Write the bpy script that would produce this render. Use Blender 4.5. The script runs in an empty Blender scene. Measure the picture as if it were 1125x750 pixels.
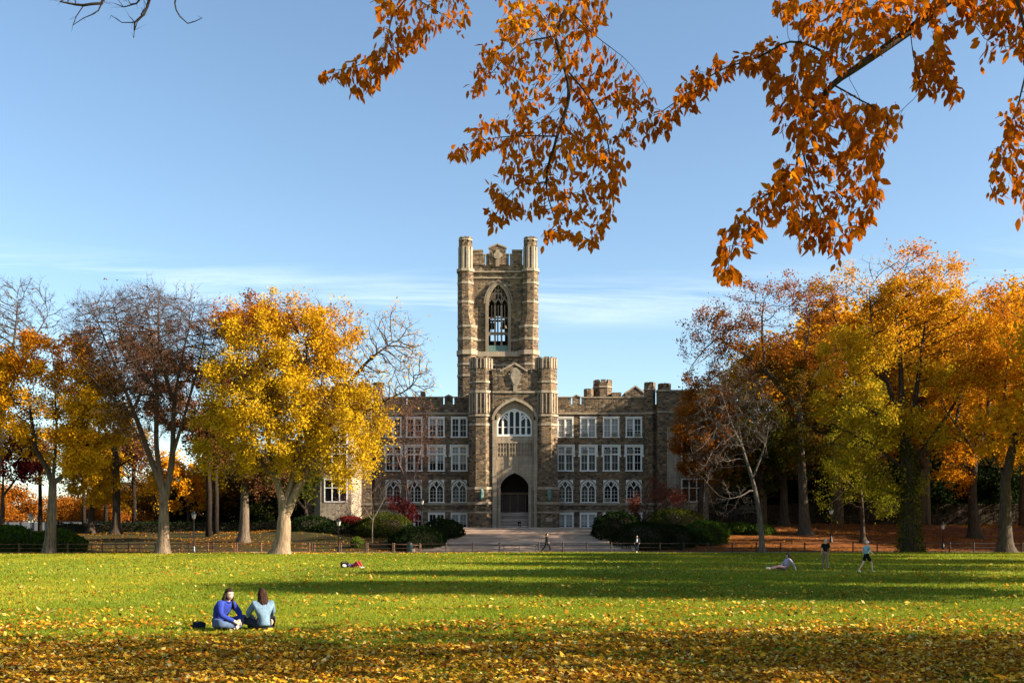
import bpy, bmesh, math, random
import numpy as np
from mathutils import Vector, Matrix

random.seed(11)
RNG = np.random.default_rng(11)
F, CX, YH, H = 1094.0, 562.5, 585.0, 2.0      # focal length in photo pixels, optical centre, horizon row, eye height
SC = bpy.context.scene
COL = SC.collection
SUN_EL, SUN_AZ = math.radians(25), math.radians(13)   # azimuth turned from +X towards the camera
SUN = Vector((math.cos(SUN_EL) * math.cos(SUN_AZ), -math.cos(SUN_EL) * math.sin(SUN_AZ), math.sin(SUN_EL)))


def P(px, py, Y):
    return Vector(((px - CX) * Y / F, Y, H + (YH - py) * Y / F))


# ------------------------------------------------------------------ materials
def new_mat(name):
    m = bpy.data.materials.new(name)
    m.use_nodes = True
    nt = m.node_tree
    nt.nodes.clear()
    out = nt.nodes.new('ShaderNodeOutputMaterial')
    return m, nt, out


def nd(nt, typ, ins=None, **kw):
    n = nt.nodes.new(typ)
    for k, v in kw.items():
        setattr(n, k, v)
    for k, v in (ins or {}).items():
        if isinstance(v, bpy.types.NodeSocket):
            nt.links.new(v, n.inputs[k])
        else:
            n.inputs[k].default_value = v
    return n


def ramp(nt, fac, stops, interp='LINEAR'):
    r = nt.nodes.new('ShaderNodeValToRGB')
    nt.links.new(fac, r.inputs[0])
    cr = r.color_ramp
    cr.interpolation = interp
    while len(cr.elements) < len(stops):
        cr.elements.new(0.5)
    for e, (p, c) in zip(cr.elements, stops):
        e.position = p
        e.color = (*c, 1)
    return r.outputs[0]


def simple_mat(name, col, rough=0.7, metal=0.0, var=0.15, scale=6.0, bump=0.0, spec=0.3):
    m, nt, out = new_mat(name)
    tc = nd(nt, 'ShaderNodeTexCoord')
    nz = nd(nt, 'ShaderNodeTexNoise', {'Vector': tc.outputs['Object'], 'Scale': scale, 'Detail': 5.0})
    a = tuple(c * (1 - var) for c in col)
    b = tuple(min(1, c * (1 + var)) for c in col)
    c = ramp(nt, nz.outputs[0], [(0.3, a), (0.7, b)])
    p = nd(nt, 'ShaderNodeBsdfPrincipled', {'Base Color': c, 'Roughness': rough, 'Metallic': metal, 'Specular IOR Level': spec})
    if bump:
        bp = nd(nt, 'ShaderNodeBump', {'Height': nz.outputs[0], 'Strength': bump, 'Distance': 0.05})
        nt.links.new(bp.outputs[0], p.inputs['Normal'])
    nt.links.new(p.outputs[0], out.inputs[0])
    return m


def leaf_mat(name, stops, trans=0.4, gloss=0.0, k=0.84):
    """foliage: the colour runs along each leaf's own tint value"""
    m, nt, out = new_mat(name)
    at = nd(nt, 'ShaderNodeAttribute', attribute_name='tint')
    c = ramp(nt, at.outputs['Fac'], [(p_, tuple(v * k for v in c_)) for p_, c_ in stops])
    d = nd(nt, 'ShaderNodeBsdfDiffuse', {'Color': c})
    t = nd(nt, 'ShaderNodeBsdfTranslucent', {'Color': c})
    mx = nd(nt, 'ShaderNodeMixShader', {0: trans, 1: d.outputs[0], 2: t.outputs[0]})
    o = mx.outputs[0]
    if gloss:
        g = nd(nt, 'ShaderNodeBsdfGlossy', {'Color': (1, 1, 1, 1), 'Roughness': 0.45})
        mx = nd(nt, 'ShaderNodeMixShader', {0: gloss, 1: o, 2: g.outputs[0]})
        o = mx.outputs[0]
    nt.links.new(o, out.inputs[0])
    return m


def wall_uv(nt):
    """(u along the wall, height) for any upright face"""
    tc = nd(nt, 'ShaderNodeTexCoord')
    ge = nd(nt, 'ShaderNodeNewGeometry')
    cr = nd(nt, 'ShaderNodeVectorMath', {0: (0, 0, 1), 1: ge.outputs['True Normal']}, operation='CROSS_PRODUCT')
    dt = nd(nt, 'ShaderNodeVectorMath', {0: cr.outputs[0], 1: tc.outputs['Object']}, operation='DOT_PRODUCT')
    sp = nd(nt, 'ShaderNodeSeparateXYZ', {0: tc.outputs['Object']})
    return tc, nd(nt, 'ShaderNodeCombineXYZ', {0: dt.outputs['Value'], 1: sp.outputs[2]})


def rubble_mat(name, k=1.0):
    m, nt, out = new_mat(name)
    tc, uv = wall_uv(nt)
    nz = nd(nt, 'ShaderNodeTexNoise', {'Vector': uv.outputs[0], 'Scale': 1.3, 'Detail': 3.0})
    off = nd(nt, 'ShaderNodeVectorMath', {0: nz.outputs['Color'], 1: (0.22, 0.16, 0)}, operation='MULTIPLY')
    ad = nd(nt, 'ShaderNodeVectorMath', {0: uv.outputs[0], 1: off.outputs[0]}, operation='ADD')
    sc = nd(nt, 'ShaderNodeVectorMath', {0: ad.outputs[0], 1: (1 / 0.46, 1 / 0.235, 1)}, operation='MULTIPLY')
    vo = nd(nt, 'ShaderNodeTexVoronoi', {'Vector': sc.outputs[0], 'Scale': 1.0, 'Randomness': 0.75}, voronoi_dimensions='2D', feature='F1', distance='CHEBYCHEV')
    ve = nd(nt, 'ShaderNodeTexVoronoi', {'Vector': sc.outputs[0], 'Scale': 1.0, 'Randomness': 0.75}, voronoi_dimensions='2D', feature='DISTANCE_TO_EDGE')
    hs = nd(nt, 'ShaderNodeSeparateColor', {0: vo.outputs['Color']})
    stone = ramp(nt, hs.outputs[0], [(0.0, (.088 * k, .068 * k, .048 * k)), (0.22, (.215 * k, .15 * k, .092 * k)), (0.45, (.165 * k, .13 * k, .094 * k)),
                                     (0.62, (.29 * k, .195 * k, .108 * k)), (0.78, (.20 * k, .145 * k, .09 * k)), (0.9, (.36 * k, .285 * k, .19 * k)), (1.0, (.22 * k, .11 * k, .055 * k))], 'CONSTANT')
    mort = nd(nt, 'ShaderNodeMath', {0: ve.outputs[0], 1: 0.05}, operation='LESS_THAN')
    m1 = nd(nt, 'ShaderNodeMix', {0: mort.outputs[0], 6: stone, 7: (.20 * k, .175 * k, .14 * k, 1)}, data_type='RGBA')
    big = nd(nt, 'ShaderNodeTexNoise', {'Vector': tc.outputs['Object'], 'Scale': 0.28, 'Detail': 6.0, 'Roughness': 0.65})
    wz = ramp(nt, big.outputs[0], [(0.3, (.64, .61, .58)), (0.5, (1.03, .97, .91)), (0.72, (1.34, 1.20, 1.02))])
    m2 = nd(nt, 'ShaderNodeMix', {0: 1.0, 6: m1.outputs[2], 7: wz}, data_type='RGBA', blend_type='MULTIPLY')
    fine = nd(nt, 'ShaderNodeTexNoise', {'Vector': tc.outputs['Object'], 'Scale': 9.0, 'Detail': 4.0})
    hsum = nd(nt, 'ShaderNodeMath', {0: ve.outputs[0], 1: fine.outputs[0]}, operation='ADD')
    bp = nd(nt, 'ShaderNodeBump', {'Height': hsum.outputs[0], 'Strength': 0.55, 'Distance': 0.08})
    p = nd(nt, 'ShaderNodeBsdfPrincipled', {'Base Color': m2.outputs[2], 'Roughness': 0.9, 'Normal': bp.outputs[0], 'Specular IOR Level': 0.2})
    nt.links.new(p.outputs[0], out.inputs[0])
    return m


def ashlar_mat(name, col):
    """dressed limestone blocks with weather streaks"""
    m, nt, out = new_mat(name)
    tc, uv = wall_uv(nt)
    br = nd(nt, 'ShaderNodeTexBrick', {'Vector': uv.outputs[0], 'Color1': (*col, 1), 'Color2': (*[c * 0.8 for c in col], 1),
                                       'Mortar': (*[c * 0.55 for c in col], 1), 'Scale': 1.0, 'Mortar Size': 0.012, 'Brick Width': 0.9, 'Row Height': 0.45})
    st = nd(nt, 'ShaderNodeVectorMath', {0: tc.outputs['Object'], 1: (2.2, 2.2, 0.35)}, operation='MULTIPLY')
    nz = nd(nt, 'ShaderNodeTexNoise', {'Vector': st.outputs[0], 'Scale': 1.0, 'Detail': 6.0, 'Roughness': 0.7})
    w = ramp(nt, nz.outputs[0], [(0.3, (.6, .58, .55)), (0.55, (1, 1, 1)), (0.8, (1.1, 1.08, 1.02))])
    mx = nd(nt, 'ShaderNodeMix', {0: 1.0, 6: br.outputs[0], 7: w}, data_type='RGBA', blend_type='MULTIPLY')
    bp = nd(nt, 'ShaderNodeBump', {'Height': nz.outputs[0], 'Strength': 0.25, 'Distance': 0.05})
    p = nd(nt, 'ShaderNodeBsdfPrincipled', {'Base Color': mx.outputs[2], 'Roughness': 0.85, 'Normal': bp.outputs[0], 'Specular IOR Level': 0.2})
    nt.links.new(p.outputs[0], out.inputs[0])
    return m


def bark_mat(name, dark, light, twig=None):
    m, nt, out = new_mat(name)
    tc = nd(nt, 'ShaderNodeTexCoord')
    st = nd(nt, 'ShaderNodeVectorMath', {0: tc.outputs['Object'], 1: (5, 5, 0.9)}, operation='MULTIPLY')
    nz = nd(nt, 'ShaderNodeTexNoise', {'Vector': st.outputs[0], 'Scale': 1.2, 'Detail': 6.0, 'Roughness': 0.7})
    c = ramp(nt, nz.outputs[0], [(0.35, dark), (0.65, light)])
    if twig:      # darker with height: twig bark, plus the upper limbs' unlit silhouette painted in
        sp = nd(nt, 'ShaderNodeSeparateXYZ', {0: tc.outputs['Object']})
        up = nd(nt, 'ShaderNodeMapRange', {0: sp.outputs[2], 1: 5.5, 2: 9.5, 3: 0.0, 4: 1.0})
        mx = nd(nt, 'ShaderNodeMix', {0: up.outputs[0], 6: c, 7: (*twig, 1)}, data_type='RGBA')
        c = mx.outputs[2]
    bp = nd(nt, 'ShaderNodeBump', {'Height': nz.outputs[0], 'Strength': 0.9, 'Distance': 0.12})
    p = nd(nt, 'ShaderNodeBsdfPrincipled', {'Base Color': c, 'Roughness': 0.95, 'Normal': bp.outputs[0], 'Specular IOR Level': 0.1})
    nt.links.new(p.outputs[0], out.inputs[0])
    return m


M = {}
M['rubble'] = rubble_mat('rubble_stone', .65)
M['lime'] = ashlar_mat('limestone', (.36, .29, .21))
M['lime_pale'] = ashlar_mat('pale_limestone', (.33, .275, .205))
M['lime_carved'] = ashlar_mat('carved_limestone', (.26, .205, .145))
M['white'] = simple_mat('white_window_paint', (.74, .72, .68), 0.5, var=0.06)
M['copper'] = simple_mat('verdigris_copper', (.10, .17, .145), 0.6, var=0.3, scale=2)
M['roof'] = simple_mat('grey_slate', (.07, .07, .075), 0.6, var=0.3, scale=3)
M['door'] = simple_mat('dark_oak', (.030, .012, .006), 0.5, var=0.4, scale=3)
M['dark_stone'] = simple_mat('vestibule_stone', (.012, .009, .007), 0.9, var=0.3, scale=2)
M['iron'] = simple_mat('dark_iron', (.018, .016, .016), 0.45, metal=0.3, var=0.3)
M['bell'] = simple_mat('bronze', (.05, .04, .025), 0.6, metal=0.5)
M['post_wood'] = simple_mat('rusty_brown_paint', (.13, .055, .028), 0.6, var=0.45, scale=2.5)
M['post_dark'] = simple_mat('dark_brown_paint', (.030, .018, .015), 0.55, var=0.3, scale=3)
M['galv'] = simple_mat('galvanised_steel', (.17, .17, .165), 0.45, metal=0.7)
M['frost'] = simple_mat('frosted_glass', (.36, .36, .34), 0.3, var=0.03)
M['blind'] = simple_mat('cream_blind', (.30, .295, .275), 0.9, var=0.06, scale=2)
M['ac'] = simple_mat('grey_beige_enamel', (.34, .32, .28), 0.5, var=0.15)
M['grille'] = simple_mat('dark_grille', (.05, .05, .05), 0.6)
M['conc'] = simple_mat('grey_concrete', (.15, .155, .17), 0.85, var=0.2, scale=1.2)
M['bin'] = simple_mat('dark_teal_plastic', (.012, .035, .04), 0.4)
M['skin'] = simple_mat('skin', (.58, .36, .26), 0.5, var=0.05)
M['skin_tan'] = simple_mat('tanned_skin', (.48, .28, .19), 0.5, var=0.05)


def cloth(name, col):
    return simple_mat(name, col, 0.9, var=0.22, scale=14, bump=0.3, spec=0.1)


# glass: dark room behind, sky in the reflection
def glass_mat():
    m, nt, out = new_mat('window_glass')
    oi = nd(nt, 'ShaderNodeObjectInfo')
    c = ramp(nt, oi.outputs['Random'], [(0, (.004, .005, .006)), (.5, (.008, .009, .011)), (1, (.018, .018, .018))])
    tc = nd(nt, 'ShaderNodeTexCoord')
    nz = nd(nt, 'ShaderNodeTexNoise', {'Vector': tc.outputs['Object'], 'Scale': 0.9, 'Detail': 1.0})
    bp = nd(nt, 'ShaderNodeBump', {'Height': nz.outputs[0], 'Strength': 0.12, 'Distance': 0.1})
    p = nd(nt, 'ShaderNodeBsdfPrincipled', {'Base Color': c, 'Roughness': 0.08, 'Specular IOR Level': 0.16, 'Normal': bp.outputs[0]})
    nt.links.new(p.outputs[0], out.inputs[0])
    return m


M['glass'] = glass_mat()


def steps_mat():
    m, nt, out = new_mat('stair_stone')
    tc = nd(nt, 'ShaderNodeTexCoord')
    st = nd(nt, 'ShaderNodeVectorMath', {0: tc.outputs['Object'], 1: (0.5, 2.0, 6.0)}, operation='MULTIPLY')
    nz = nd(nt, 'ShaderNodeTexNoise', {'Vector': st.outputs[0], 'Scale': 1.0, 'Detail': 6.0, 'Roughness': 0.7})
    c = ramp(nt, nz.outputs[0], [(0.3, (.20, .155, .13)), (0.5, (.42, .335, .28)), (0.7, (.60, .49, .41))])
    sz = nd(nt, 'ShaderNodeSeparateXYZ', {0: tc.outputs['Object']})
    fl = nd(nt, 'ShaderNodeMath', {0: sz.outputs[2], 1: 1 / .148}, operation='MULTIPLY')
    fr = nd(nt, 'ShaderNodeMath', {0: fl.outputs[0]}, operation='FLOOR')
    wn = nd(nt, 'ShaderNodeTexWhiteNoise', {'W': fr.outputs[0]}, noise_dimensions='1D')
    tone = ramp(nt, wn.outputs[0], [(0, (.42, .40, .39)), (1, (1.2, 1.14, 1.07))])
    mm = nd(nt, 'ShaderNodeMix', {0: 1.0, 6: c, 7: tone}, data_type='RGBA', blend_type='MULTIPLY')
    p = nd(nt, 'ShaderNodeBsdfPrincipled', {'Base Color': mm.outputs[2], 'Roughness': 0.85})
    nt.links.new(p.outputs[0], out.inputs[0])
    return m


M['steps'] = steps_mat()
M['bark'] = bark_mat('grey_brown_bark', (.055, .040, .030), (.17, .13, .092), (.050, .036, .027))
M['bark_warm'] = bark_mat('warm_tan_bark', (.12, .082, .053), (.30, .22, .14), (.060, .038, .026))
M['bark_dark'] = bark_mat('dark_bark', (.022, .016, .012), (.07, .05, .036))
M['bark_pale'] = bark_mat('pale_twig_bark', (.058, .047, .038), (.145, .120, .098))
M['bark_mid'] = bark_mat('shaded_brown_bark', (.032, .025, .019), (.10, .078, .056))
M['bark_brown'] = bark_mat('brown_twig_bark', (.070, .048, .034), (.22, .16, .11), (.075, .045, .032))
M['bark_rosy'] = bark_mat('reddish_twig_bark', (.07, .045, .04), (.19, .13, .11))


# ------------------------------------------------------------------ mesh helpers
class MB:
    def __init__(self):
        self.v, self.f = [], []

    def add(self, vs, fs):
        n = len(self.v)
        self.v += [tuple(p) for p in vs]
        self.f += [tuple(i + n for i in f) for f in fs]

    def box(self, x0, x1, y0, y1, z0, z1):
        self.add([(x0, y0, z0), (x1, y0, z0), (x1, y1, z0), (x0, y1, z0), (x0, y0, z1), (x1, y0, z1), (x1, y1, z1), (x0, y1, z1)],
                 [(0, 3, 2, 1), (4, 5, 6, 7), (0, 1, 5, 4), (1, 2, 6, 5), (2, 3, 7, 6), (3, 0, 4, 7)])

    def quad(self, a, b, c, d):
        self.add([a, b, c, d], [(0, 1, 2, 3)])

    def prism(self, poly, y0, y1):
        """poly of (x, z), counter-clockwise seen from the front (-Y)"""
        n = len(poly)
        self.add([(x, y0, z) for x, z in poly] + [(x, y1, z) for x, z in poly],
                 [tuple(range(n)), tuple(range(2 * n - 1, n - 1, -1))] + [((i + 1) % n, i, i + n, (i + 1) % n + n) for i in range(n)])

    def bar(self, p, q, w, y0, y1):
        """flat bar in the wall plane from p to q (x, z)"""
        d = Vector((q[0] - p[0], q[1] - p[1]))
        if d.length < 1e-6:
            return
        n = Vector((-d.y, d.x)).normalized() * w / 2
        self.prism([(p[0] - n.x, p[1] - n.y), (q[0] - n.x, q[1] - n.y), (q[0] + n.x, q[1] + n.y), (p[0] + n.x, p[1] + n.y)], y0, y1)

    def oct(self, cx, cy, r0, r1, z0, z1, n=8, rot=math.pi / 8, cap=True):
        """r is the distance to a flat side"""
        k = 1 / math.cos(math.pi / n)
        a = [rot + i * 2 * math.pi / n for i in range(n)]
        vs = [(cx + r0 * k * math.cos(t), cy + r0 * k * math.sin(t), z0) for t in a] + [(cx + r1 * k * math.cos(t), cy + r1 * k * math.sin(t), z1) for t in a]
        fs = [(i, (i + 1) % n, (i + 1) % n + n, i + n) for i in range(n)]
        if cap:
            fs += [tuple(range(n - 1, -1, -1)), tuple(range(n, 2 * n))]
        self.add(vs, fs)

    def tube(self, pts, rad, n=8, cap=True):
        pts = [Vector(p) for p in pts]
        rad = [rad] * len(pts) if not hasattr(rad, '__len__') else rad
        vs, fs = [], []
        ref = Vector((0, 0, 1)) if abs((pts[-1] - pts[0]).normalized().z) < 0.8 else Vector((1, 0, 0))
        for i, p in enumerate(pts):
            t = (pts[min(i + 1, len(pts) - 1)] - pts[max(i - 1, 0)]).normalized()
            u = t.cross(ref).normalized()
            w = t.cross(u)
            vs += [p + (u * math.cos(2 * math.pi * j / n) + w * math.sin(2 * math.pi * j / n)) * rad[i] for j in range(n)]
        for i in range(len(pts) - 1):
            fs += [(i * n + j, i * n + (j + 1) % n, (i + 1) * n + (j + 1) % n, (i + 1) * n + j) for j in range(n)]
        if cap:
            fs += [tuple(range(n - 1, -1, -1)), tuple(range((len(pts) - 1) * n, len(pts) * n))]
        self.add(vs, fs)

    def lathe(self, cx, cy, prof, n=12):
        vs, fs = [], []
        for r, z in prof:
            vs += [(cx + r * math.cos(2 * math.pi * j / n), cy + r * math.sin(2 * math.pi * j / n), z) for j in range(n)]
        for i in range(len(prof) - 1):
            fs += [(i * n + j, i * n + (j + 1) % n, (i + 1) * n + (j + 1) % n, (i + 1) * n + j) for j in range(n)]
        fs += [tuple(range(n - 1, -1, -1)), tuple(range((len(prof) - 1) * n, len(prof) * n))]
        self.add(vs, fs)

    def ball(self, c, r, seg=12, rings=8):
        r = (r, r, r) if not hasattr(r, '__len__') else r
        vs = [(c[0], c[1], c[2] - r[2])]
        for i in range(1, rings):
            th = math.pi * i / rings
            vs += [(c[0] + r[0] * math.sin(th) * math.cos(2 * math.pi * j / seg), c[1] + r[1] * math.sin(th) * math.sin(2 * math.pi * j / seg), c[2] - r[2] * math.cos(th)) for j in range(seg)]
        vs.append((c[0], c[1], c[2] + r[2]))
        fs = [(0, 1 + (j + 1) % seg, 1 + j) for j in range(seg)]
        for i in range(rings - 2):
            fs += [(1 + i * seg + j, 1 + i * seg + (j + 1) % seg, 1 + (i + 1) * seg + (j + 1) % seg, 1 + (i + 1) * seg + j) for j in range(seg)]
        n = len(vs) - 1
        fs += [(n, 1 + (rings - 2) * seg + j, 1 + (rings - 2) * seg + (j + 1) % seg) for j in range(seg)]
        self.add(vs, fs)

    def obj(self, name, mat, parent=None, smooth=False, origin=None):
        me = bpy.data.meshes.new(name)
        v = self.v if origin is None else [(a - origin[0], b - origin[1], c - origin[2]) for a, b, c in self.v]
        me.from_pydata(v, [], self.f)
        if smooth:
            me.polygons.foreach_set('use_smooth', [True] * len(me.polygons))
        return link(name, me, mat, parent, origin)


def link(name, me, mat, parent=None, loc=None):
    if mat is not None:
        me.materials.append(mat)
    o = bpy.data.objects.new(name, me)
    COL.objects.link(o)
    if loc is not None:
        o.location = loc
    if parent is not None:
        o.parent = parent
    return o


def fast_mesh(name, verts, faces, mat, parent=None, tint=None, smooth=False, loc=None):
    """verts (n,3) and a list of face arrays (m,k) as one mesh"""
    me = bpy.data.meshes.new(name)
    me.vertices.add(len(verts))
    me.vertices.foreach_set('co', np.ascontiguousarray(verts, dtype=np.float32).ravel())
    faces = [np.asarray(f, dtype=np.int32) for f in faces if len(f)]
    tot = np.concatenate([np.full(len(f), f.shape[1], dtype=np.int32) for f in faces])
    idx = np.concatenate([f.ravel() for f in faces])
    me.loops.add(len(idx))
    me.loops.foreach_set('vertex_index', idx)
    me.polygons.add(len(tot))
    me.polygons.foreach_set('loop_start', np.concatenate([[0], np.cumsum(tot)[:-1]]).astype(np.int32))
    if smooth:
        me.polygons.foreach_set('use_smooth', np.ones(len(tot), dtype=bool))
    me.update(calc_edges=True)
    if tint is not None:
        a = me.attributes.new('tint', 'FLOAT', 'FACE')
        a.data.foreach_set('value', np.clip(tint, 0, 1).astype(np.float32))
    return link(name, me, mat, parent, loc)


def tag(o, label, cat, group=None, kind=None):
    if label:
        o['label'] = label
    if cat:
        o['category'] = cat
    if group:
        o['group'] = group
    if kind:
        o['kind'] = kind
    return o


def empty(name, loc=(0, 0, 0), rz=0.0, label=None, cat=None, group=None):
    o = bpy.data.objects.new(name, None)
    o.empty_display_size = 0.3
    COL.objects.link(o)
    o.location = loc
    o.rotation_euler = (0, 0, rz)
    return tag(o, label, cat, group)


def copy_tree(root, loc, rz=None, label=None, group=None, scale=None):
    r = root.copy()
    COL.objects.link(r)
    r.location = loc
    if rz is not None:
        r.rotation_euler = (0, 0, rz)
    if scale is not None:
        r.scale = (scale,) * 3 if not hasattr(scale, '__len__') else scale
    if label:
        r['label'] = label
    if group:
        r['group'] = group
    for ch in list(root.children):
        c = ch.copy()
        COL.objects.link(c)
        c.parent = r
        for g in list(ch.children):
            d = g.copy()
            COL.objects.link(d)
            d.parent = c
    return r


def nrm(a):
    return a / np.maximum(np.linalg.norm(a, axis=-1, keepdims=True), 1e-9)


# ------------------------------------------------------------------ terrain
def sstep(a, b, x):
    t = np.clip((np.asarray(x, dtype=float) - a) / (b - a), 0, 1)
    return t * t * (3 - 2 * t)


ST_X0, ST_X1 = -10.2, 12.6
FLIGHTS = [(104.6, 108.4, 6), (112.2, 116.0, 6), (120.4, 124.2, 6)]
RISE = 0.148


def step_z(Y):
    z = 0.0
    for a, b, n in FLIGHTS:
        z += np.clip((np.asarray(Y, dtype=float) - a) / (b - a), 0, 1) * n * RISE
    return z


def terr(X, Y):
    X = np.asarray(X, dtype=float)
    Y = np.asarray(Y, dtype=float)
    h = 2.62 * (0.35 * sstep(103.5, 112, Y) + 0.65 * sstep(108, 130, Y))
    h = h * (1 - 0.22 * sstep(-22, -40, X) * (1 - sstep(128, 150, Y) * 0.5) + 0.16 * sstep(18, 40, X))
    b = sstep(103, 110, Y)
    h = h + b * (0.10 * np.sin(X * 0.23 + 1.3) * np.cos(Y * 0.31) + 0.06 * np.sin(X * 0.61 + Y * 0.4))
    inside = sstep(ST_X0 - 1.2, ST_X0 + 0.3, X) * (1 - sstep(ST_X1 - 0.3, ST_X1 + 1.2, X)) * sstep(102.5, 104.5, Y) * (1 - sstep(134, 137, Y))
    h = h * (1 - inside) + (step_z(Y) - 0.3) * inside
    # the lawn is not dead flat
    h = h + (1 - b) * 0.03 * (np.sin(X * 0.17 + 0.6) + np.sin(Y * 0.13 + X * 0.05)) * sstep(6, 25, Y)
    return h


def tz(X, Y):
    return float(terr(X, Y))
# ------------------------------------------------------------------ people
def skin_mesh(verts, edges, rad, root=0, sub=2):
    me = bpy.data.meshes.new('tmp')
    me.from_pydata([tuple(v) for v in verts], edges, [])
    ob = bpy.data.objects.new('tmp', me)
    COL.objects.link(ob)
    ob.modifiers.new('s', 'SKIN').use_smooth_shade = True
    for i, d in enumerate(me.skin_vertices[0].data):
        r = rad[i]
        d.radius = (r, r) if not hasattr(r, '__len__') else r
        d.use_root = (i == root)
    sm = ob.modifiers.new('b', 'SUBSURF'); sm.levels = sub; sm.render_levels = sub
    dg = bpy.context.evaluated_depsgraph_get()
    ev = ob.evaluated_get(dg)
    m2 = bpy.data.meshes.new_from_object(ev)
    v = [tuple(x.co) for x in m2.vertices]
    f = [tuple(p.vertices) for p in m2.polygons]
    bpy.data.objects.remove(ob)
    bpy.data.meshes.remove(m2)
    return v, f


def chain_mesh(J, chains, sub=2, extra=0.0):
    """chains: lists of (joint name, radius); shared names are shared vertices"""
    idx, vs, rs, es = {}, [], [], set()
    for ch in chains:
        for n, r in ch:
            if n not in idx:
                idx[n] = len(vs); vs.append(J[n]); rs.append((r + extra) if not hasattr(r, '__len__') else tuple(q + extra for q in r))
        for (a, _), (b, _) in zip(ch[:-1], ch[1:]):
            es.add((idx[a], idx[b]))
    return skin_mesh(vs, list(es), rs, 0, sub)


def head_mesh(mb, c, face, up, k=1.0):
    """head with brow, nose, chin and ears; face = looking direction"""
    f = Vector(face).normalized(); u = (Vector(up) - f * f.dot(Vector(up))).normalized(); s = f.cross(u)
    m = MB()
    m.ball((0, 0, 0), 1, 20, 14)
    out = []
    for x, y, z in m.v:           # x side, y forward, z up
        X, Y, Z = x * .074, y * .094, z * .118
        if z < 0:
            X *= 1 - .30 * (-z) ** 1.5
            Y *= 1 - .10 * (-z)
        if y > .5:
            Y -= .010 * (abs(x) < .6) * math.exp(-((z - .08) / .16) ** 2)          # eye hollow
            Y += .022 * math.exp(-(x / .16) ** 2 - ((z + .16) / .16) ** 2)            # nose
            Y += .008 * math.exp(-(x / .3) ** 2 - ((z + .46) / .10) ** 2)             # lips
            Y += .010 * math.exp(-(x / .35) ** 2 - ((z + .78) / .16) ** 2)            # chin
        out.append(Vector(c) + (s * X + f * Y + u * Z) * k)
    mb.add(out, m.f)
    for sd in (-1, 1):
        e = MB(); e.ball((0, 0, 0), 1, 8, 6)
        mb.add([Vector(c) + (s * (sd * .073 + x * .012) + f * (-.005 + y * .024) + u * (-.005 + z * .034)) * k for x, y, z in e.v], e.f)
    return f, u, s


def eyes_mouth(parent, c, f, u, s, k=1.0):
    for sd in (-1, 1):
        e = MB()
        b = MB(); b.ball((0, 0, 0), 1, 8, 6)
        e.add([Vector(c) + (s * (sd * .030 + x * .012) + f * (.081 + y * .007) + u * (.010 + z * .006)) * k for x, y, z in b.v], b.f)
        b = MB(); b.ball((0, 0, 0), 1, 8, 6)
        e.add([Vector(c) + (s * (sd * .030 + x * .018) + f * (.086 + y * .005) + u * (.030 + z * .004)) * k for x, y, z in b.v], b.f)
        e.obj('eye', HAIRD, parent, True)
    b = MB(); b.ball((0, 0, 0), 1, 10, 6)
    m = MB()
    m.add([Vector(c) + (s * x * .022 + f * (.088 + y * .006) + u * (-.054 + z * .006)) * k for x, y, z in b.v], b.f)
    m.obj('mouth', LIPS, parent, True)


def hair_mesh(c, f, u, s, long=0.0, k=1.0, seed=0, back=1.0):
    """cap of hair; long adds locks that fall behind and beside the neck"""
    m = MB()
    b = MB(); b.ball((0, 0, 0), 1, 20, 14)
    keep = []
    for x, y, z in b.v:
        r = 1.0 + .04 * math.sin(9 * x + 5 * z + seed)
        fr = y > .52 and z < .42             # pull the face part inside the head
        q = (.55 if fr else 1.0)
        keep.append(Vector(c) + (s * x * .086 * r * q + f * (y * .104 * r * q - .010) + u * (z * .128 * r * q + .010)) * k)
    m.add(keep, b.f)
    if long:
        rg = random.Random(seed)
        for i in range(34):
            a = math.pi * (0.02 + .96 * i / 33) + rg.uniform(-.05, .05)               # from one temple round the back to the other
            dx, dy = math.cos(a), -math.sin(a) * back
            L = long * rg.uniform(.70, 1.15)
            top = Vector(c) + s * dx * .070 + f * dy * .082 + u * .03
            mid = Vector(c) + s * dx * .098 + f * (dy * .112 - .01) - u * L * .5
            end = Vector(c) + s * (dx * .115 + rg.uniform(-.02, .02)) + f * (dy * .14 - .01 + rg.uniform(-.02, .03)) - Vector((0, 0, 1)) * L
            m.tube([top, mid, end], [.028 + rg.uniform(-.006, .006), .026 + rg.uniform(-.008, .010), .007], 6)
    return m


def fingers(mb, wrist, palm, side, curl=.5, k=1.0):
    """palm end plus four fingers and a thumb; side points towards the thumb"""
    w, p = Vector(wrist), Vector(palm)
    d = (p - w).normalized()
    t = (Vector(side) - d * d.dot(Vector(side))).normalized()
    nn = d.cross(t)
    for i, L in enumerate((.068, .078, .072, .056)):
        b = p + t * (.027 - .018 * i) - d * .01
        pts, dirv = [b], d.copy()
        for j, q in enumerate((.45, .33, .22)):
            dirv = (dirv - nn * math.tan(curl * .55) * (.7 + .3 * j)).normalized()
            pts.append(pts[-1] + dirv * L * q * k)
        mb.tube(pts, [.0095, .009, .008, .006], 6)
    b = w + d * .03 + t * .02
    mb.tube([b, b + (d * .6 + t * .8).normalized() * .035, b + (d * .6 + t * .8).normalized() * .035 + (d * .95 + t * .3 - nn * .2).normalized() * .03], [.013, .010, .007], 6)


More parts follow.
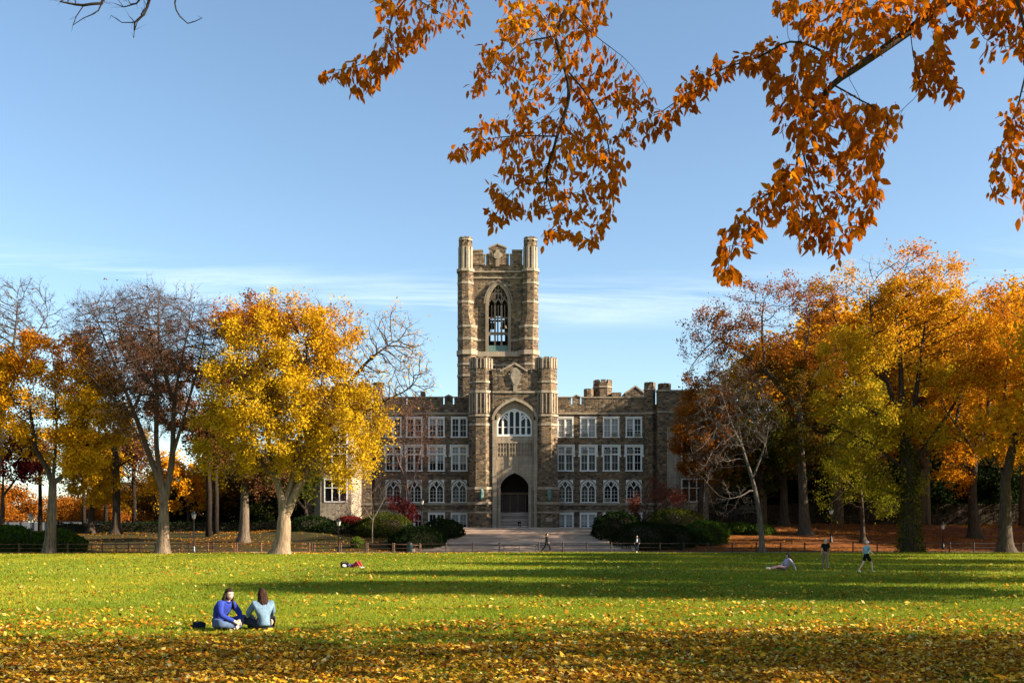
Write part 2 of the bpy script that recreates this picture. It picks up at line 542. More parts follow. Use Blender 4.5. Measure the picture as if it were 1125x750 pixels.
HAIRD = simple_mat('dark_brown_hair', (.022, .012, .008), .75, var=.35, scale=30, spec=.12)
HAIRB = simple_mat('brown_hair', (.030, .013, .008), .75, var=.4, scale=30, spec=.12)
HAIRG = simple_mat('grey_hair', (.35, .32, .29), .6, var=.2, scale=30)
LIPS = simple_mat('lip', (.42, .12, .11), .45, var=.05)
JEANS = cloth('blue_jeans', (.055, .085, .15))
JEANS_D = cloth('dark_jeans', (.018, .022, .035))
BLUE = cloth('royal_blue_jacket', (.022, .038, .23))
DENIM = cloth('pale_denim', (.115, .18, .245))
NAVY = cloth('navy_bag', (.012, .016, .035))
BLACK = cloth('black_cloth', (.008, .008, .009))
KHAKI = cloth('khaki_cloth', (.20, .15, .09))
TEAL = cloth('grey_teal_cloth', (.22, .36, .36))
WHITE = cloth('white_cloth', (.72, .70, .70))
LILAC = cloth('pale_lilac_cloth', (.33, .29, .36))
REDC = cloth('dark_red_cloth', (.30, .03, .045))
PURPLE = cloth('dull_purple_cloth', (.14, .08, .17))
SHOE_W = simple_mat('white_shoe', (.70, .70, .68), .5, var=.1)
SHOE_D = simple_mat('dark_shoe', (.02, .02, .022), .5, var=.2)
ROSE = cloth('dusty_pink_cloth', (.24, .15, .16))


def person(label, loc, rz, J, look=(0, -1, 0), skin=None, top=None, top_sleeve='long', bottom=None, bottom_len='long', shoes=None, hair=None, long=0.0,
           cap=None, detail=False, scale=1.0, group=None, curl=.6, hem=None, hair_back=1.0, undershirt=None):
    """J: joints in metres, the figure facing -Y; L is the figure's left (+X)"""
    root = empty('person', loc, rz, label, 'person', group)
    root.scale = (scale,) * 3
    J = {k: Vector(v) for k, v in J.items()}
    J.setdefault('waist', J['pelvis'].lerp(J['chest'], .5))
    J['neckb'] = J['chest'].lerp(J['neck'], .72)
    for s in 'LR':
        J['palm' + s] = J['wrist' + s] + (J['wrist' + s] - J['elbow' + s]).normalized() * .075 if 'palm' + s not in J else J['palm' + s]
        J['heel' + s] = J['ankle' + s] + (J['ankle' + s] - J['knee' + s]).normalized() * .045
    b = MB()
    ch = [[('pelvis', .100), ('waist', .090), ('chest', .098), ('neckb', .055), ('neck', .052), ('headb', .050)]]
    J['headb'] = J['neck'].lerp(J['head'], .55)
    for s in 'LR':
        ch.append([('chest', .098), ('shoulder' + s, .042), ('elbow' + s, .042), ('wrist' + s, .028), ('palm' + s, (.040, .018))])
        ch.append([('pelvis', .100), ('hip' + s, .078), ('knee' + s, .052), ('ankle' + s, .035), ('heel' + s, .036), ('toe' + s, .028)])
    v, f = chain_mesh(J, ch, 2)
    b.add(v, f)
    hf, hu, hs = head_mesh(b, J['head'], look, J['head'] - J['neck'])
    for s, sg in (('L', 1), ('R', -1)):
        side = (J['palm' + s] - J['wrist' + s]).cross(Vector((0, 0, 1)))
        side = Vector((-sg, -.6, .2)) if side.length < 1e-4 else Vector((-sg * .8, -.7, .25))
        fingers(b, J['wrist' + s], J['palm' + s], side, curl)
    body = b.obj('body', skin, root, True)
    if detail:
        eyes_mouth(root, J['head'], hf, hu, hs)
    if top:
        ch = [[('pelvis', .138), ('waist', .130), ('chest', .140), ('neckb', .085)]]
        if hem:
            J['hem'] = J['pelvis'] + (J['pelvis'] - J['waist']).normalized() * hem
            ch = [[('hem', .150)] + ch[0]]
        for s in 'LR':
            if top_sleeve == 'long':
                ch.append([('chest', .138), ('shoulder' + s, .084), ('elbow' + s, .060), ('wrist' + s, .044)])
            else:
                J['slv' + s] = J['shoulder' + s].lerp(J['elbow' + s], .72)
                ch.append([('chest', .138), ('shoulder' + s, .076), ('slv' + s, .068)])
        v, f = chain_mesh(J, ch, 2)
        m = MB(); m.add(v, f); o = m.obj('jacket' if top_sleeve == 'long' else 'shirt', top, root, True)
        if detail:
            cl = MB()
            cl.tube([J['neckb'] + hs * (.075 * math.cos(t)) + hf * (.075 * math.sin(t)) + Vector((0, 0, .012)) for t in [i * math.pi / 8 for i in range(17)]], .018, 6)
            cl.obj('collar', top, o, True)
    if bottom:
        ch = [[('waist', .118), ('pelvis', .140)]]
        for s in 'LR':
            if bottom_len == 'long':
                ch.append([('pelvis', .140), ('hip' + s, .106), ('knee' + s, .074), ('ankle' + s, .056)])
            else:
                J['cuff' + s] = J['hip' + s].lerp(J['knee' + s], .72)
                ch.append([('pelvis', .140), ('hip' + s, .108), ('cuff' + s, .090)])
        v, f = chain_mesh(J, ch, 2)
        m = MB(); m.add(v, f); m.obj('trousers' if bottom_len == 'long' else 'shorts', bottom, root, True)
    if undershirt:
        m = MB(); c_ = J['chest'].lerp(J['waist'], .55) + Vector((0, -.10, 0)); m.ball(c_, (.075, .055, .20), 12, 8); m.obj('shirt', undershirt, root, True)
    if shoes:
        for s in 'LR':
            v, f = chain_mesh(J, [[('heel' + s, .050), ('toe' + s, .042)]], 2)
            m = MB(); m.add(v, f); m.obj('shoe', shoes, root, True)
    if hair:
        hair_mesh(J['head'], hf, hu, hs, long, 1.0, seed=int(abs(loc[0]) * 10) % 7, back=hair_back).obj('hair', hair, root, True)
    if cap:
        m = MB()
        bb = MB(); bb.ball((0, 0, 0), 1, 16, 10)
        m.add([J['head'] + hs * x * .090 + hf * (y * .108 - .004) + hu * (max(z, .12) * .138 + .002) for x, y, z in bb.v], bb.f)
        m.add([J['head'] + hs * x * .07 + hf * (.10 + y * .075) + hu * (.032 + z * .008) for x, y, z in bb.v], bb.f)
        m.obj('cap', cap, root, True)
    return root


def standing(lean=0.0, stride=.0, swing=.0, bend=.1):
    """walking pose: left leg forward when stride > 0; facing -Y"""
    J = dict(pelvis=(0, 0, .95), chest=(0, -lean * .4, 1.32), neck=(0, -lean * .55, 1.50), head=(0, -lean * .7 - .02, 1.635))
    for s, g in (('L', 1), ('R', -1)):
        fw = stride * g
        J['hip' + s] = (.095 * g, 0, .90)
        J['knee' + s] = (.10 * g, -.5 * fw - .04 - (.05 if fw > 0 else 0), .49 + .02 * abs(fw))
        J['ankle' + s] = (.095 * g, -fw * .85 + (.12 if fw < 0 else .0), .085 + (.06 if fw < -.1 else 0))
        J['toe' + s] = (.105 * g, -fw * .85 - .15 + (.12 if fw < 0 else .0), .030 + (.0 if fw < -.1 else 0))
        aw = -swing * g
        J['shoulder' + s] = (.185 * g, -lean * .45, 1.43)
        J['elbow' + s] = (.235 * g, -aw * .45 - lean * .4 + .03, 1.15)
        J['wrist' + s] = (.235 * g, -aw - lean * .4 - bend, .93 + bend * .5)
    return J


def ground(px, Y):
    x = (px - CX) * Y / F
    return (x, Y, tz(x, Y))


# two friends sitting on the lawn
y1 = 20.5
J = dict(pelvis=(0, 0, .13), waist=(0, -.02, .30), chest=(0, -.16, .455), neck=(0, -.235, .59), head=(0, -.275, .705),
         hipL=(.10, -.04, .11), hipR=(-.10, -.04, .11), kneeL=(.36, -.36, .24), kneeR=(-.34, -.36, .16), ankleL=(-.02, -.50, .075), ankleR=(.08, -.40, .075),
         toeL=(-.14, -.52, .05), toeR=(.20, -.42, .05), shoulderL=(.17, -.18, .525), shoulderR=(-.17, -.18, .525), elbowL=(.24, -.32, .33), elbowR=(-.25, -.30, .31),
         wristL=(.10, -.45, .20), wristR=(-.06, -.47, .19))
gx, gy, gz = ground(240.5, y1)
person('young woman with long dark hair in royal blue jacket sitting cross-legged on lawn', (gx, gy, gz), math.radians(62), J, look=(-.25, -1, -.10), skin=M['skin'],
       top=BLUE, bottom=JEANS, shoes=SHOE_D, hair=HAIRD, long=.29, detail=True, scale=1.04, hem=.10)
J2 = dict(pelvis=(0, 0, .13), waist=(0, -.03, .30), chest=(0, -.09, .47), neck=(0, -.14, .60), head=(.0, -.18, .715),
          hipL=(.10, -.04, .11), hipR=(-.10, -.04, .11), kneeL=(.33, -.40, .20), kneeR=(-.30, -.40, .22), ankleL=(-.04, -.50, .075), ankleR=(.12, -.44, .075),
          toeL=(-.16, -.52, .05), toeR=(.24, -.46, .05), shoulderL=(.18, -.11, .53), shoulderR=(-.18, -.11, .53), elbowL=(.27, -.25, .32), elbowR=(-.26, -.28, .32),
          wristL=(.10, -.46, .22), wristR=(-.08, -.48, .22))
gx, gy, gz = ground(290, y1 - .15)
person('woman seen from behind with long brown hair in pale denim jacket sitting on lawn', (gx, gy, gz), math.radians(180 + 28), J2, look=(.35, -1, -.25), skin=M['skin'],
       top=DENIM, bottom=JEANS_D, shoes=SHOE_D, hair=HAIRB, long=.36, detail=True, hem=.06)
bag = empty('shoulder_bag', ground(219, 20.7), math.radians(20), 'small slouched navy bag on grass behind the woman in blue', 'bag')
v, f = skin_mesh([(-.14, 0, .07), (0, 0, .085), (.13, .01, .06)], [(0, 1), (1, 2)], [.065, .08, .06], 1, 2)
m = MB(); m.add(v, f); m.obj('body', NAVY, bag, True)
m = MB(); m.tube([(-.14, .02, .13), (-.06, -.10, .17), (.06, -.12, .15), (.13, -.02, .11)], .009, 6); m.obj('strap', NAVY, bag, True)

# reclining reader
J = dict(pelvis=(0, 0, .13), waist=(0, .08, .28), chest=(0, .13, .46), neck=(0, .14, .62), head=(0, .11, .745), hipL=(.10, -.05, .11), hipR=(-.10, -.05, .11),
         kneeL=(.13, -.46, .20), kneeR=(-.10, -.47, .16), ankleL=(.10, -.88, .09), ankleR=(-.06, -.90, .09), toeL=(.13, -.98, .17), toeR=(-.08, -1.0, .17),
         shoulderL=(.17, .14, .54), shoulderR=(-.17, .14, .54), elbowL=(.24, .30, .30), elbowR=(-.22, .0, .34), wristL=(.26, .40, .08), wristR=(-.10, -.20, .24))
gx, gy, gz = ground(863, 52.5)
person('person with long dark hair in pale top reclining on lawn with legs stretched out', (gx, gy, gz), math.radians(-78), J, look=(0.1, -1, -.35), skin=M['skin'],
       top=LILAC, bottom=ROSE, shoes=SHOE_W, hair=HAIRD, long=.30, scale=1.05)
bk_ = empty('picnic_blanket', ground(866, 52.5), math.radians(8), 'dark blanket spread under the reclining person', 'blanket')
m = MB(); rg = random.Random(3)
nx, ny = 16, 10
hv = [[.012 + .012 * math.sin(i * .9 + j * .5) + rg.uniform(0, .01) for j in range(ny + 1)] for i in range(nx + 1)]
vs = [(-.9 + 1.6 * i / nx, -.5 + 1.0 * j / ny, hv[i][j]) for i in range(nx + 1) for j in range(ny + 1)]
m.add(vs, [(i * (ny + 1) + j, (i + 1) * (ny + 1) + j, (i + 1) * (ny + 1) + j + 1, i * (ny + 1) + j + 1) for i in range(nx) for j in range(ny)])
m.obj('cloth', JEANS_D, bk_, True)

person('man in black t-shirt and khaki trousers walking away across the shaded lawn', ground(907, 54), math.radians(176), standing(.02, .16, .10, .06), skin=M['skin_tan'],
       top=BLACK, top_sleeve='short', bottom=KHAKI, shoes=SHOE_D, hair=HAIRG, scale=.94)
person('jogger in white cap, grey-green t-shirt and black shorts', ground(952, 50), math.radians(112), standing(.07, -.40, .16, .12), skin=M['skin'],
       top=TEAL, top_sleeve='short', bottom=BLACK, bottom_len='short', shoes=SHOE_W, cap=WHITE, scale=.90)
person('walker dressed all in black passing in front of the stair', ground(600.5, 98.6), math.radians(78), standing(.03, .40, .16, .05), skin=M['skin_tan'],
       top=BLACK, bottom=BLACK, shoes=SHOE_D, hair=HAIRD, long=.10, scale=1.1, hem=.1)
person('walker in dark jacket over white shirt with white shoes near the dark yews', ground(700, 98.6), math.radians(-20), standing(.03, .18, .08, .10), skin=M['skin_tan'],
       top=NAVY, bottom=JEANS_D, shoes=SHOE_W, hair=HAIRD, scale=.98, undershirt=WHITE)
# the pale shirt front and tote of that walker
J = dict(pelvis=(0, 0, .42), waist=(0, .02, .58), chest=(0, -.06, .74), neck=(0, -.10, .90), head=(0, -.14, 1.02), hipL=(.1, -.04, .40), hipR=(-.1, -.04, .40),
         kneeL=(.14, -.44, .46), kneeR=(-.14, -.44, .46), ankleL=(.12, -.46, .09), ankleR=(-.12, -.46, .09), toeL=(.13, -.62, .035), toeR=(-.13, -.62, .035),
         shoulderL=(.17, -.08, .82), shoulderR=(-.17, -.08, .82), elbowL=(.22, -.28, .62), elbowR=(-.22, -.28, .62), wristL=(.06, -.44, .56), wristR=(-.06, -.45, .56))
sx = (570.5 - CX) * 132 / F
SIT = person('distant person in dark clothes sitting at the foot of the entrance steps', (sx, 132.35, step_z(132) - .02), math.radians(8), J, skin=M['skin_tan'], top=BLACK, bottom=JEANS_D, shoes=SHOE_D, hair=HAIRD, scale=.96)


# two bags left on the far lawn
def rucksack(loc, rz, label, body, pocket, strap, s=1.0):
    r = empty('backpack', loc, rz, label, 'backpack', 'bags lying on the far lawn')
    r.scale = (s,) * 3
    v, f = skin_mesh([(-.22, 0, .15), (0, 0, .18), (.22, .02, .13)], [(0, 1), (1, 2)], [(.14, .15), (.16, .18), (.12, .13)], 1, 2)
    m = MB(); m.add(v, f); m.obj('body', body, r, True)
    v, f = skin_mesh([(-.14, -.14, .13), (.1, -.15, .12)], [(0, 1)], [.085, .075], 0, 2)
    m = MB(); m.add(v, f); m.obj('pocket', pocket, r, True)
    m = MB()
    for y in (-.06, .08):
        m.tube([(-.2, y, .30), (-.05, y, .40), (.12, y, .36), (.24, y, .22)], .02, 6)
    m.obj('strap', strap, r, True)
    return r


rucksack(ground(378.5, 57), .15, 'black backpack with white and blue pocket lying on far lawn', BLACK, WHITE, NAVY, 1.05)
J = dict(pelvis=(0, 0, .12), waist=(0, .10, .14), chest=(0, .28, .17), neck=(0, .44, .17), head=(0, .58, .17), hipL=(.09, -.03, .12), hipR=(-.09, -.03, .12), kneeL=(.12, -.32, .42), kneeR=(-.12, -.30, .40),
         ankleL=(.12, -.54, .08), ankleR=(-.12, -.52, .08), toeL=(.13, -.70, .04), toeR=(-.13, -.69, .04), shoulderL=(.18, .32, .15), shoulderR=(-.18, .32, .15), elbowL=(.30, .16, .10), elbowR=(-.30, .16, .10), wristL=(.14, .0, .24), wristR=(-.14, .0, .24))
person('person lying on far lawn with raised knees, dark red trousers and pale shoes', ground(389, 57), math.radians(64), J, look=(0, -.25, 1), skin=M['skin'], top=PURPLE, bottom=REDC, shoes=SHOE_W, hair=HAIRD, scale=.9)
# ------------------------------------------------------------------ the gothic hall
YF, YP, YT = 137.0, 133.0, 139.6          # wing front, porch front, tower front
HB = empty('gothic_hall', (0.3, YF, 2.6))
tag(HB, 'grey-brown stone gothic hall with tall crenellated tower and arched entrance', 'building')
BX = 565.0                                  # the hall's middle line in the photo


class WB(MB):
    """a builder whose local origin is the hall's base"""
    def pieces(self):
        """the far-apart pieces of what has been added so far, each as a builder of its own"""
        n = len(self.v)
        par = list(range(n))

        def find(i):
            while par[i] != i:
                par[i] = par[par[i]]
                i = par[i]
            return i
        for f in self.f:
            for i in f[1:]:
                par[find(i)] = find(f[0])
        isl = {}
        for i in range(n):
            isl.setdefault(find(i), []).append(i)
        keys = list(isl)
        A = np.array(self.v)
        lo = np.array([A[isl[k]].min(0) for k in keys]); hi = np.array([A[isl[k]].max(0) for k in keys])
        size = np.linalg.norm(hi - lo, axis=1)
        grp = list(range(len(keys)))

        def gf(i):
            while grp[i] != i:
                i = grp[i]
            return i
        for a in range(len(keys)):
            gap = np.maximum(0, np.maximum(lo[a] - hi, lo - hi[a]))
            near = np.linalg.norm(gap, axis=1) < .25 * np.maximum(size, size[a])
            for b in np.where(near)[0]:
                grp[gf(int(b))] = gf(a)
        out = {}
        root_of = {k: gf(i) for i, k in enumerate(keys)}
        for f in self.f:
            g = root_of[find(f[0])]
            w = out.setdefault(g, (WB(), {}))
            idx = []
            for i in f:
                if i not in w[1]:
                    w[1][i] = len(w[0].v)
                    w[0].v.append(self.v[i])
                idx.append(w[1][i])
            w[0].f.append(tuple(idx))
        return [w[0] for w in out.values()]

    def done(self, name, mat, parent=None, smooth=False):
        if name in ('porch_trim', 'turret_trim', 'turret_band', 'tower_trim', 'pavilion_trim', 'rear_trim', 'rear_turret', 'carved_frieze', 'porch_wall', 'parapet', 'coping', 'bell', 'bell_frame', 'pane', 'bay_window', 'tower', 'slit_opening'):
            P_ = self.pieces()
            if 1 < len(P_) <= 24:
                for w in P_[1:]:
                    w.done_one(name, mat, parent, smooth)
                return P_[0].done_one(name, mat, parent, smooth)
        return self.done_one(name, mat, parent, smooth)

    def done_one(self, name, mat, parent=None, smooth=False):
        o = self.obj(name, mat, parent, smooth)
        p = parent if parent is not None else HB
        o.parent = p
        if p is HB:
            o.matrix_parent_inverse = Matrix.Translation(-HB.location)
        return o


def X_(px, Y=YF):
    return (px - CX) * Y / F


def Z_(py, Y=YF):
    return H + (YH - py) * Y / F


def wall_grid(mb, x0, x1, z0, z1, y, holes, depth):
    """front face at y with real openings; the reveals run back by depth"""
    xs = sorted({x0, x1, *[h[0] for h in holes], *[h[1] for h in holes]})
    zs = sorted({z0, z1, *[h[2] for h in holes], *[h[3] for h in holes]})
    for i in range(len(xs) - 1):
        for j in range(len(zs) - 1):
            cx, cz = (xs[i] + xs[i + 1]) / 2, (zs[j] + zs[j + 1]) / 2
            if any(h[0] < cx < h[1] and h[2] < cz < h[3] for h in holes):
                continue
            mb.quad((xs[i], y, zs[j]), (xs[i + 1], y, zs[j]), (xs[i + 1], y, zs[j + 1]), (xs[i], y, zs[j + 1]))
    for a, b, c, d in holes:
        e = y + depth
        mb.quad((a, y, c), (a, e, c), (a, e, d), (a, y, d))
        mb.quad((b, e, c), (b, y, c), (b, y, d), (b, e, d))
        mb.quad((a, y, c), (b, y, c), (b, e, c), (a, e, c))
        mb.quad((a, e, d), (b, e, d), (b, y, d), (a, y, d))


def arch_pts(x0, x1, zs, za, n=9, a=math.radians(62)):
    """pointed arch from the left spring over the apex to the right spring"""
    w, h, cx = (x1 - x0) / 2, za - zs, (x0 + x1) / 2
    L = []
    for i in range(n + 1):
        t = a * i / n
        L.append((x0 + w * (1 - math.cos(t)) / (1 - math.cos(a)), zs + h * math.sin(t) / math.sin(a)))
    return L + [(2 * cx - x, z) for x, z in reversed(L[:-1])]


def arch_plate(mb, x0, x1, zs, za, xo0, xo1, zo, y, depth, front=True):
    """wall above a pointed arch up to zo, with the soffit of the arch"""
    A = arch_pts(x0, x1, zs, za)
    for (xa, z_a), (xb, z_b) in zip(A[:-1], A[1:]):
        if front:
            mb.quad((xa, y, z_a), (xb, y, z_b), (xb, y, zo), (xa, y, zo))
        mb.quad((xa, y + depth, z_a), (xb, y + depth, z_b), (xb, y, z_b), (xa, y, z_a))
    if xo0 < x0 and front:
        mb.quad((xo0, y, zs), (x0, y, zs), (x0, y, zo), (xo0, y, zo))
    if xo1 > x1 and front:
        mb.quad((x1, y, zs), (xo1, y, zs), (xo1, y, zo), (x1, y, zo))


def arch_rib(mb, x0, x1, zs, za, w, y0, y1, n=9):
    """moulding of width w that follows the outside of a pointed arch"""
    A = arch_pts(x0, x1, zs, za, n)
    B = arch_pts(x0 - w, x1 + w, zs, za + w * 1.15, n)
    for i in range(len(A) - 1):
        mb.prism([A[i], A[i + 1], B[i + 1], B[i]], y0, y1)


# ---- windows: one mesh of each kind, copied
def win_rect(w, h, transom, muntin=2, ov=0.02):
    """white two-light window, its origin at the middle of its sill; front of the wall at y = 0"""
    f, hw = MB(), w / 2
    st = 0.16
    for s in (-1, 1):
        f.box(*sorted((s * hw, s * (hw - st))), -0.03, 0.32, 0, h)
    f.box(-hw + st, hw - st, -0.03, 0.32, h - st, h)
    f.box(-hw - 0.08, hw + 0.08, -0.12, 0.32, -0.14, 0)
    f.box(-0.09, 0.09, 0.03, 0.30, 0, h - st)
    zt = h * transom if transom else None
    if zt:
        f.box(-hw + st, -0.09, 0.04, 0.30, zt - 0.07, zt + 0.07)
        f.box(0.09, hw - st, 0.04, 0.30, zt - 0.07, zt + 0.07)
        # drip mould with short returns
        f.box(-hw - 0.16, hw + 0.16, -0.13, 0.0, h + 0.03, h + 0.15)
        for s in (-1, 1):
            f.box(*sorted((s * (hw + 0.02), s * (hw + 0.16))), -0.12, 0.0, h * 0.62, h + 0.03)
            f.box(*sorted((s * (hw + 0.02), s * (hw + 0.26))), -0.14, 0.0, h * 0.60 - 0.16, h * 0.62)
    else:
        f.box(-hw - 0.04, hw + 0.04, -0.08, 0.0, h + 0.02, h + 0.12)
    # sash bars
    m = MB()
    for s in (-1, 1):
        a, b = sorted((s * 0.09, s * (hw - st)))
        spans = [(0, zt - 0.07), (zt + 0.07, h - st)] if zt else [(0, h - st)]
        for k, (c, d) in enumerate(spans):
            f.box(a, a + 0.045, 0.14, 0.22, c, d); f.box(b - 0.045, b, 0.14, 0.22, c, d)
            f.box(a + 0.045, b - 0.045, 0.14, 0.22, c, c + 0.05); f.box(a + 0.045, b - 0.045, 0.14, 0.22, d - 0.05, d)
            nn = muntin if (k == 0) else 1
            for i in range(1, nn + 1):
                z = c + (d - c) * i / (nn + 1)
                f.box(a + 0.045, b - 0.045, 0.15, 0.20, z - 0.025, z + 0.025)
            f.box((a + b) / 2 - 0.016, (a + b) / 2 + 0.016, 0.155, 0.195, c + 0.05, d - 0.05)
    g = MB()
    g.quad((-hw + 0.05, 0.24, 0.02), (hw - 0.05, 0.24, 0.02), (hw - 0.05, 0.24, h - 0.05), (-hw + 0.05, 0.24, h - 0.05))
    return f, g


def win_gothic(w, h):
    """two-light pointed window with Y tracery under a hood mould"""
    f, hw = MB(), w / 2
    zs = h * 0.60
    st = 0.15
    arch_plate(f, -hw + st, hw - st, zs, h - st * 1.2, -hw, hw, h, -0.02, 0.34)
    for s in (-1, 1):
        f.box(*sorted((s * hw, s * (hw - st))), -0.02, 0.32, 0, zs)
    f.box(-hw - 0.08, hw + 0.08, -0.12, 0.32, -0.14, 0)
    hm = MB()
    f.box(-0.075, 0.075, 0.05, 0.26, 0, zs)
    a = arch_pts(-hw + st, hw - st, zs, h - st * 1.2)
    # sub-arches of the two lights and the crossing tracery
    for s in (-1, 1):
        L = arch_pts(min(0, s * (hw - st)), max(0, s * (hw - st)), zs * 0.96, zs + (h - zs) * 0.42, 4)
        for p, q in zip(L[:-1], L[1:]):
            f.bar(p, q, 0.09, 0.06, 0.24)
        f.bar((0, zs), (s * hw * 0.52, h - st * 2.2), 0.09, 0.065, 0.235)
        f.bar((s * hw * 0.40, zs + (h - zs) * 0.40), (s * hw * 0.12, h - st * 1.6), 0.075, 0.07, 0.23)
        x = s * (hw - st) / 2
        f.box(x - 0.018, x + 0.018, 0.16, 0.20, 0, zs)
        for k in (1, 2, 3):
            a0, b0 = sorted((s * 0.075, s * (hw - st)))
            f.box(a0, b0, 0.165, 0.195, zs * k / 3.6 - 0.018, zs * k / 3.6 + 0.018)
    g = MB()
    g.quad((-hw + 0.05, 0.27, 0.02), (hw - 0.05, 0.27, 0.02), (hw - 0.05, 0.27, h - 0.05), (-hw + 0.05, 0.27, h - 0.05))
    arch_rib(hm, -hw - 0.02, hw + 0.02, zs * 0.95, h + 0.10, 0.17, -0.14, 0.0, 6)
    return f, g, hm


WX_R = [621.0, 646.2, 671.4, 696.4]
WX_L = [2 * BX - x + 1.0 for x in WX_R][::-1]      # 434.6 459.6 484.8 510 ...
WX_L = [432.0, 455.0, 479.5, 504.5]
ROWS = {'top': (479.5, 458.5), 'mid': (516.5, 489.5), 'arch': (551.0, 527.0), 'low': (579.0, 563.5)}
WW = {'top': 18.0, 'mid': 18.0, 'arch': 17.0, 'low': 18.5}
wid = {k: v * YF / F for k, v in WW.items()}
hgt = {k: (a - b) * YF / F for k, (a, b) in ROWS.items()}
f1, g1 = win_rect(wid['top'], hgt['top'], None, 2)
f2, g2 = win_rect(wid['mid'], hgt['mid'], 0.66, 1)
f3, g3, h3 = win_gothic(wid['arch'], hgt['arch'])
f4, g4 = win_rect(wid['low'], hgt['low'], None, 1)
PROTO = {}


def window(kind, px, y=YF, pz=None):
    z = Z_(ROWS[kind][0]) if pz is None else pz
    loc = Vector((X_(px), y, z)) - HB.location
    if kind not in PROTO:
        f, g = {'top': (f1, g1), 'mid': (f2, g2), 'arch': (f3, g3), 'low': (f4, g4)}[kind]
        w = f.obj('window', M['white'], HB)
        w.location = loc
        p = g.obj('pane', M['glass'], w)
        if kind == 'arch':
            h3.obj('hood_mould', M['lime'], w)
        PROTO[kind] = w
        return w
    r = PROTO[kind].copy()
    COL.objects.link(r)
    r.location = loc
    for c in PROTO[kind].children:
        if c.name.split('.')[0] == 'blind':
            continue
        d = c.copy()
        COL.objects.link(d)
        d.parent = r
    return r


def add_blind(w, kind, frac, side=0):
    h = hgt[kind]
    hw = wid[kind] / 2 - 0.18
    b = MB()
    x0, x1 = (-hw, hw) if side == 0 else ((-hw, -0.05) if side < 0 else (0.05, hw))
    b.box(x0, x1, 0.225, 0.235, h * (1 - frac), h - 0.08)
    o = b.obj('blind', M['blind'], w)
    return o


# ---- wings
GROUND = 2.3
Z_PAR, Z_STR, Z_B1, Z_B2 = Z_(436.5), Z_(454), Z_(553.5), Z_(561)
XW0, XW1 = X_(334), X_(796)
holes = []
for px in WX_R + WX_L:
    for k in ('top', 'mid', 'arch', 'low'):
        holes.append((X_(px) - wid[k] / 2 + 0.02, X_(px) + wid[k] / 2 - 0.02, Z_(ROWS[k][0]), Z_(ROWS[k][0]) + hgt[k] - 0.02))
wl = WB()
wall_grid(wl, XW0, XW1, GROUND - 1, Z_(444), YF, holes, 0.30)
yb = YF + 17
wl.quad((XW0, yb, GROUND - 1), (XW0, YF, GROUND - 1), (XW0, YF, Z_(444)), (XW0, yb, Z_(444)))
wl.quad((XW1, YF, GROUND - 1), (XW1, yb, GROUND - 1), (XW1, yb, Z_(444)), (XW1, YF, Z_(444)))
wl.quad((XW1, yb, GROUND - 1), (XW0, yb, GROUND - 1), (XW0, yb, Z_(444)), (XW1, yb, Z_(444)))
# rooms behind the panes are closed off by a plain partition
wl.done('wing_wall', M['rubble'])
rf = WB()
rf.box(XW0 + 0.5, XW1 - 0.5, YF + 0.5, yb - 0.5, Z_(446), Z_(445.2))
rf.done('roof', M['roof'])

# parapet with narrow slits and small gabled merlons
pp, cp = WB(), WB()


def merlon(a, b, top, gable=0):
    x0, x1 = X_(a), X_(b)
    z0, z1 = Z_(444) + 0.003, Z_(top)
    if gable:
        zg = Z_(top - gable)
        pp.prism([(x0, z0), (x1, z0), (x1, z1), ((x0 + x1) / 2, zg), (x0, z1)], YF, YF + 0.5)
        for (p, q) in (((x0 - 0.08, z1), ((x0 + x1) / 2, zg)), (((x0 + x1) / 2, zg), (x1 + 0.08, z1))):
            cp.bar((p[0], p[1] + 0.07), (q[0], q[1] + 0.07), 0.14, YF - 0.08, YF + 0.56)
    else:
        pp.box(x0, x1, YF, YF + 0.5, z0, z1)
        cp.box(x0 - 0.05, x1 + 0.05, YF - 0.08, YF + 0.56, z1 + 0.003, z1 + 0.17)


for a, b, t, g in [(612, 627.4, 436.8, 0), (629, 637.4, 436.8, 2.6), (639, 672.4, 437, 0), (674, 686.4, 437, 0), (688, 708, 437, 0),
                   (499, 516, 436.8, 0), (488.4, 497.4, 436.8, 2.6), (447.6, 486.8, 436.8, 0), (420, 446.2, 437, 0),
                   (334, 370, 437, 0), (371.5, 380, 437, 2.4), (381.5, 406, 437, 0), (735, 758, 437, 0), (759.5, 769, 437, 2.4), (770.5, 796, 437, 0)]:
    merlon(a, b, t, g)
pp.done('parapet', M['rubble'])
cp.done('coping', M['lime'])
for z, t, pr in ((Z_STR, 0.26, 0.16), (Z_B1, 0.3, 0.12), (Z_B2, 0.22, 0.10)):
    for xa_, xb_ in ((XW0, X_(516)), (X_(612), XW1)):
        bd = WB()
        bd.box(xa_, xb_, YF - pr, YF - 0.002, z - t / 2, z + t / 2)
        bd.done('string_course', M['lime'])

WIN = {}
for k in ('top', 'mid', 'arch', 'low'):
    for s, xs in (('R', WX_R), ('L', WX_L)):
        for i, px in enumerate(xs):
            WIN[(k, s, i)] = window(k, px)
for key, fr, sd in ((('top', 'R', 0), .95, 0), (('top', 'R', 1), .95, 0), (('top', 'R', 2), .95, 0), (('top', 'R', 3), .6, -1), (('mid', 'R', 0), .33, 0), (('mid', 'R', 1), .33, 0),
                    (('mid', 'L', 2), .62, 0), (('mid', 'L', 3), .75, 0), (('top', 'L', 2), .4, 0), (('low', 'R', 0), .9, 0), (('low', 'R', 1), .9, 0), (('low', 'L', 3), .8, 0)):
    add_blind(WIN[key], key[0], fr, sd)

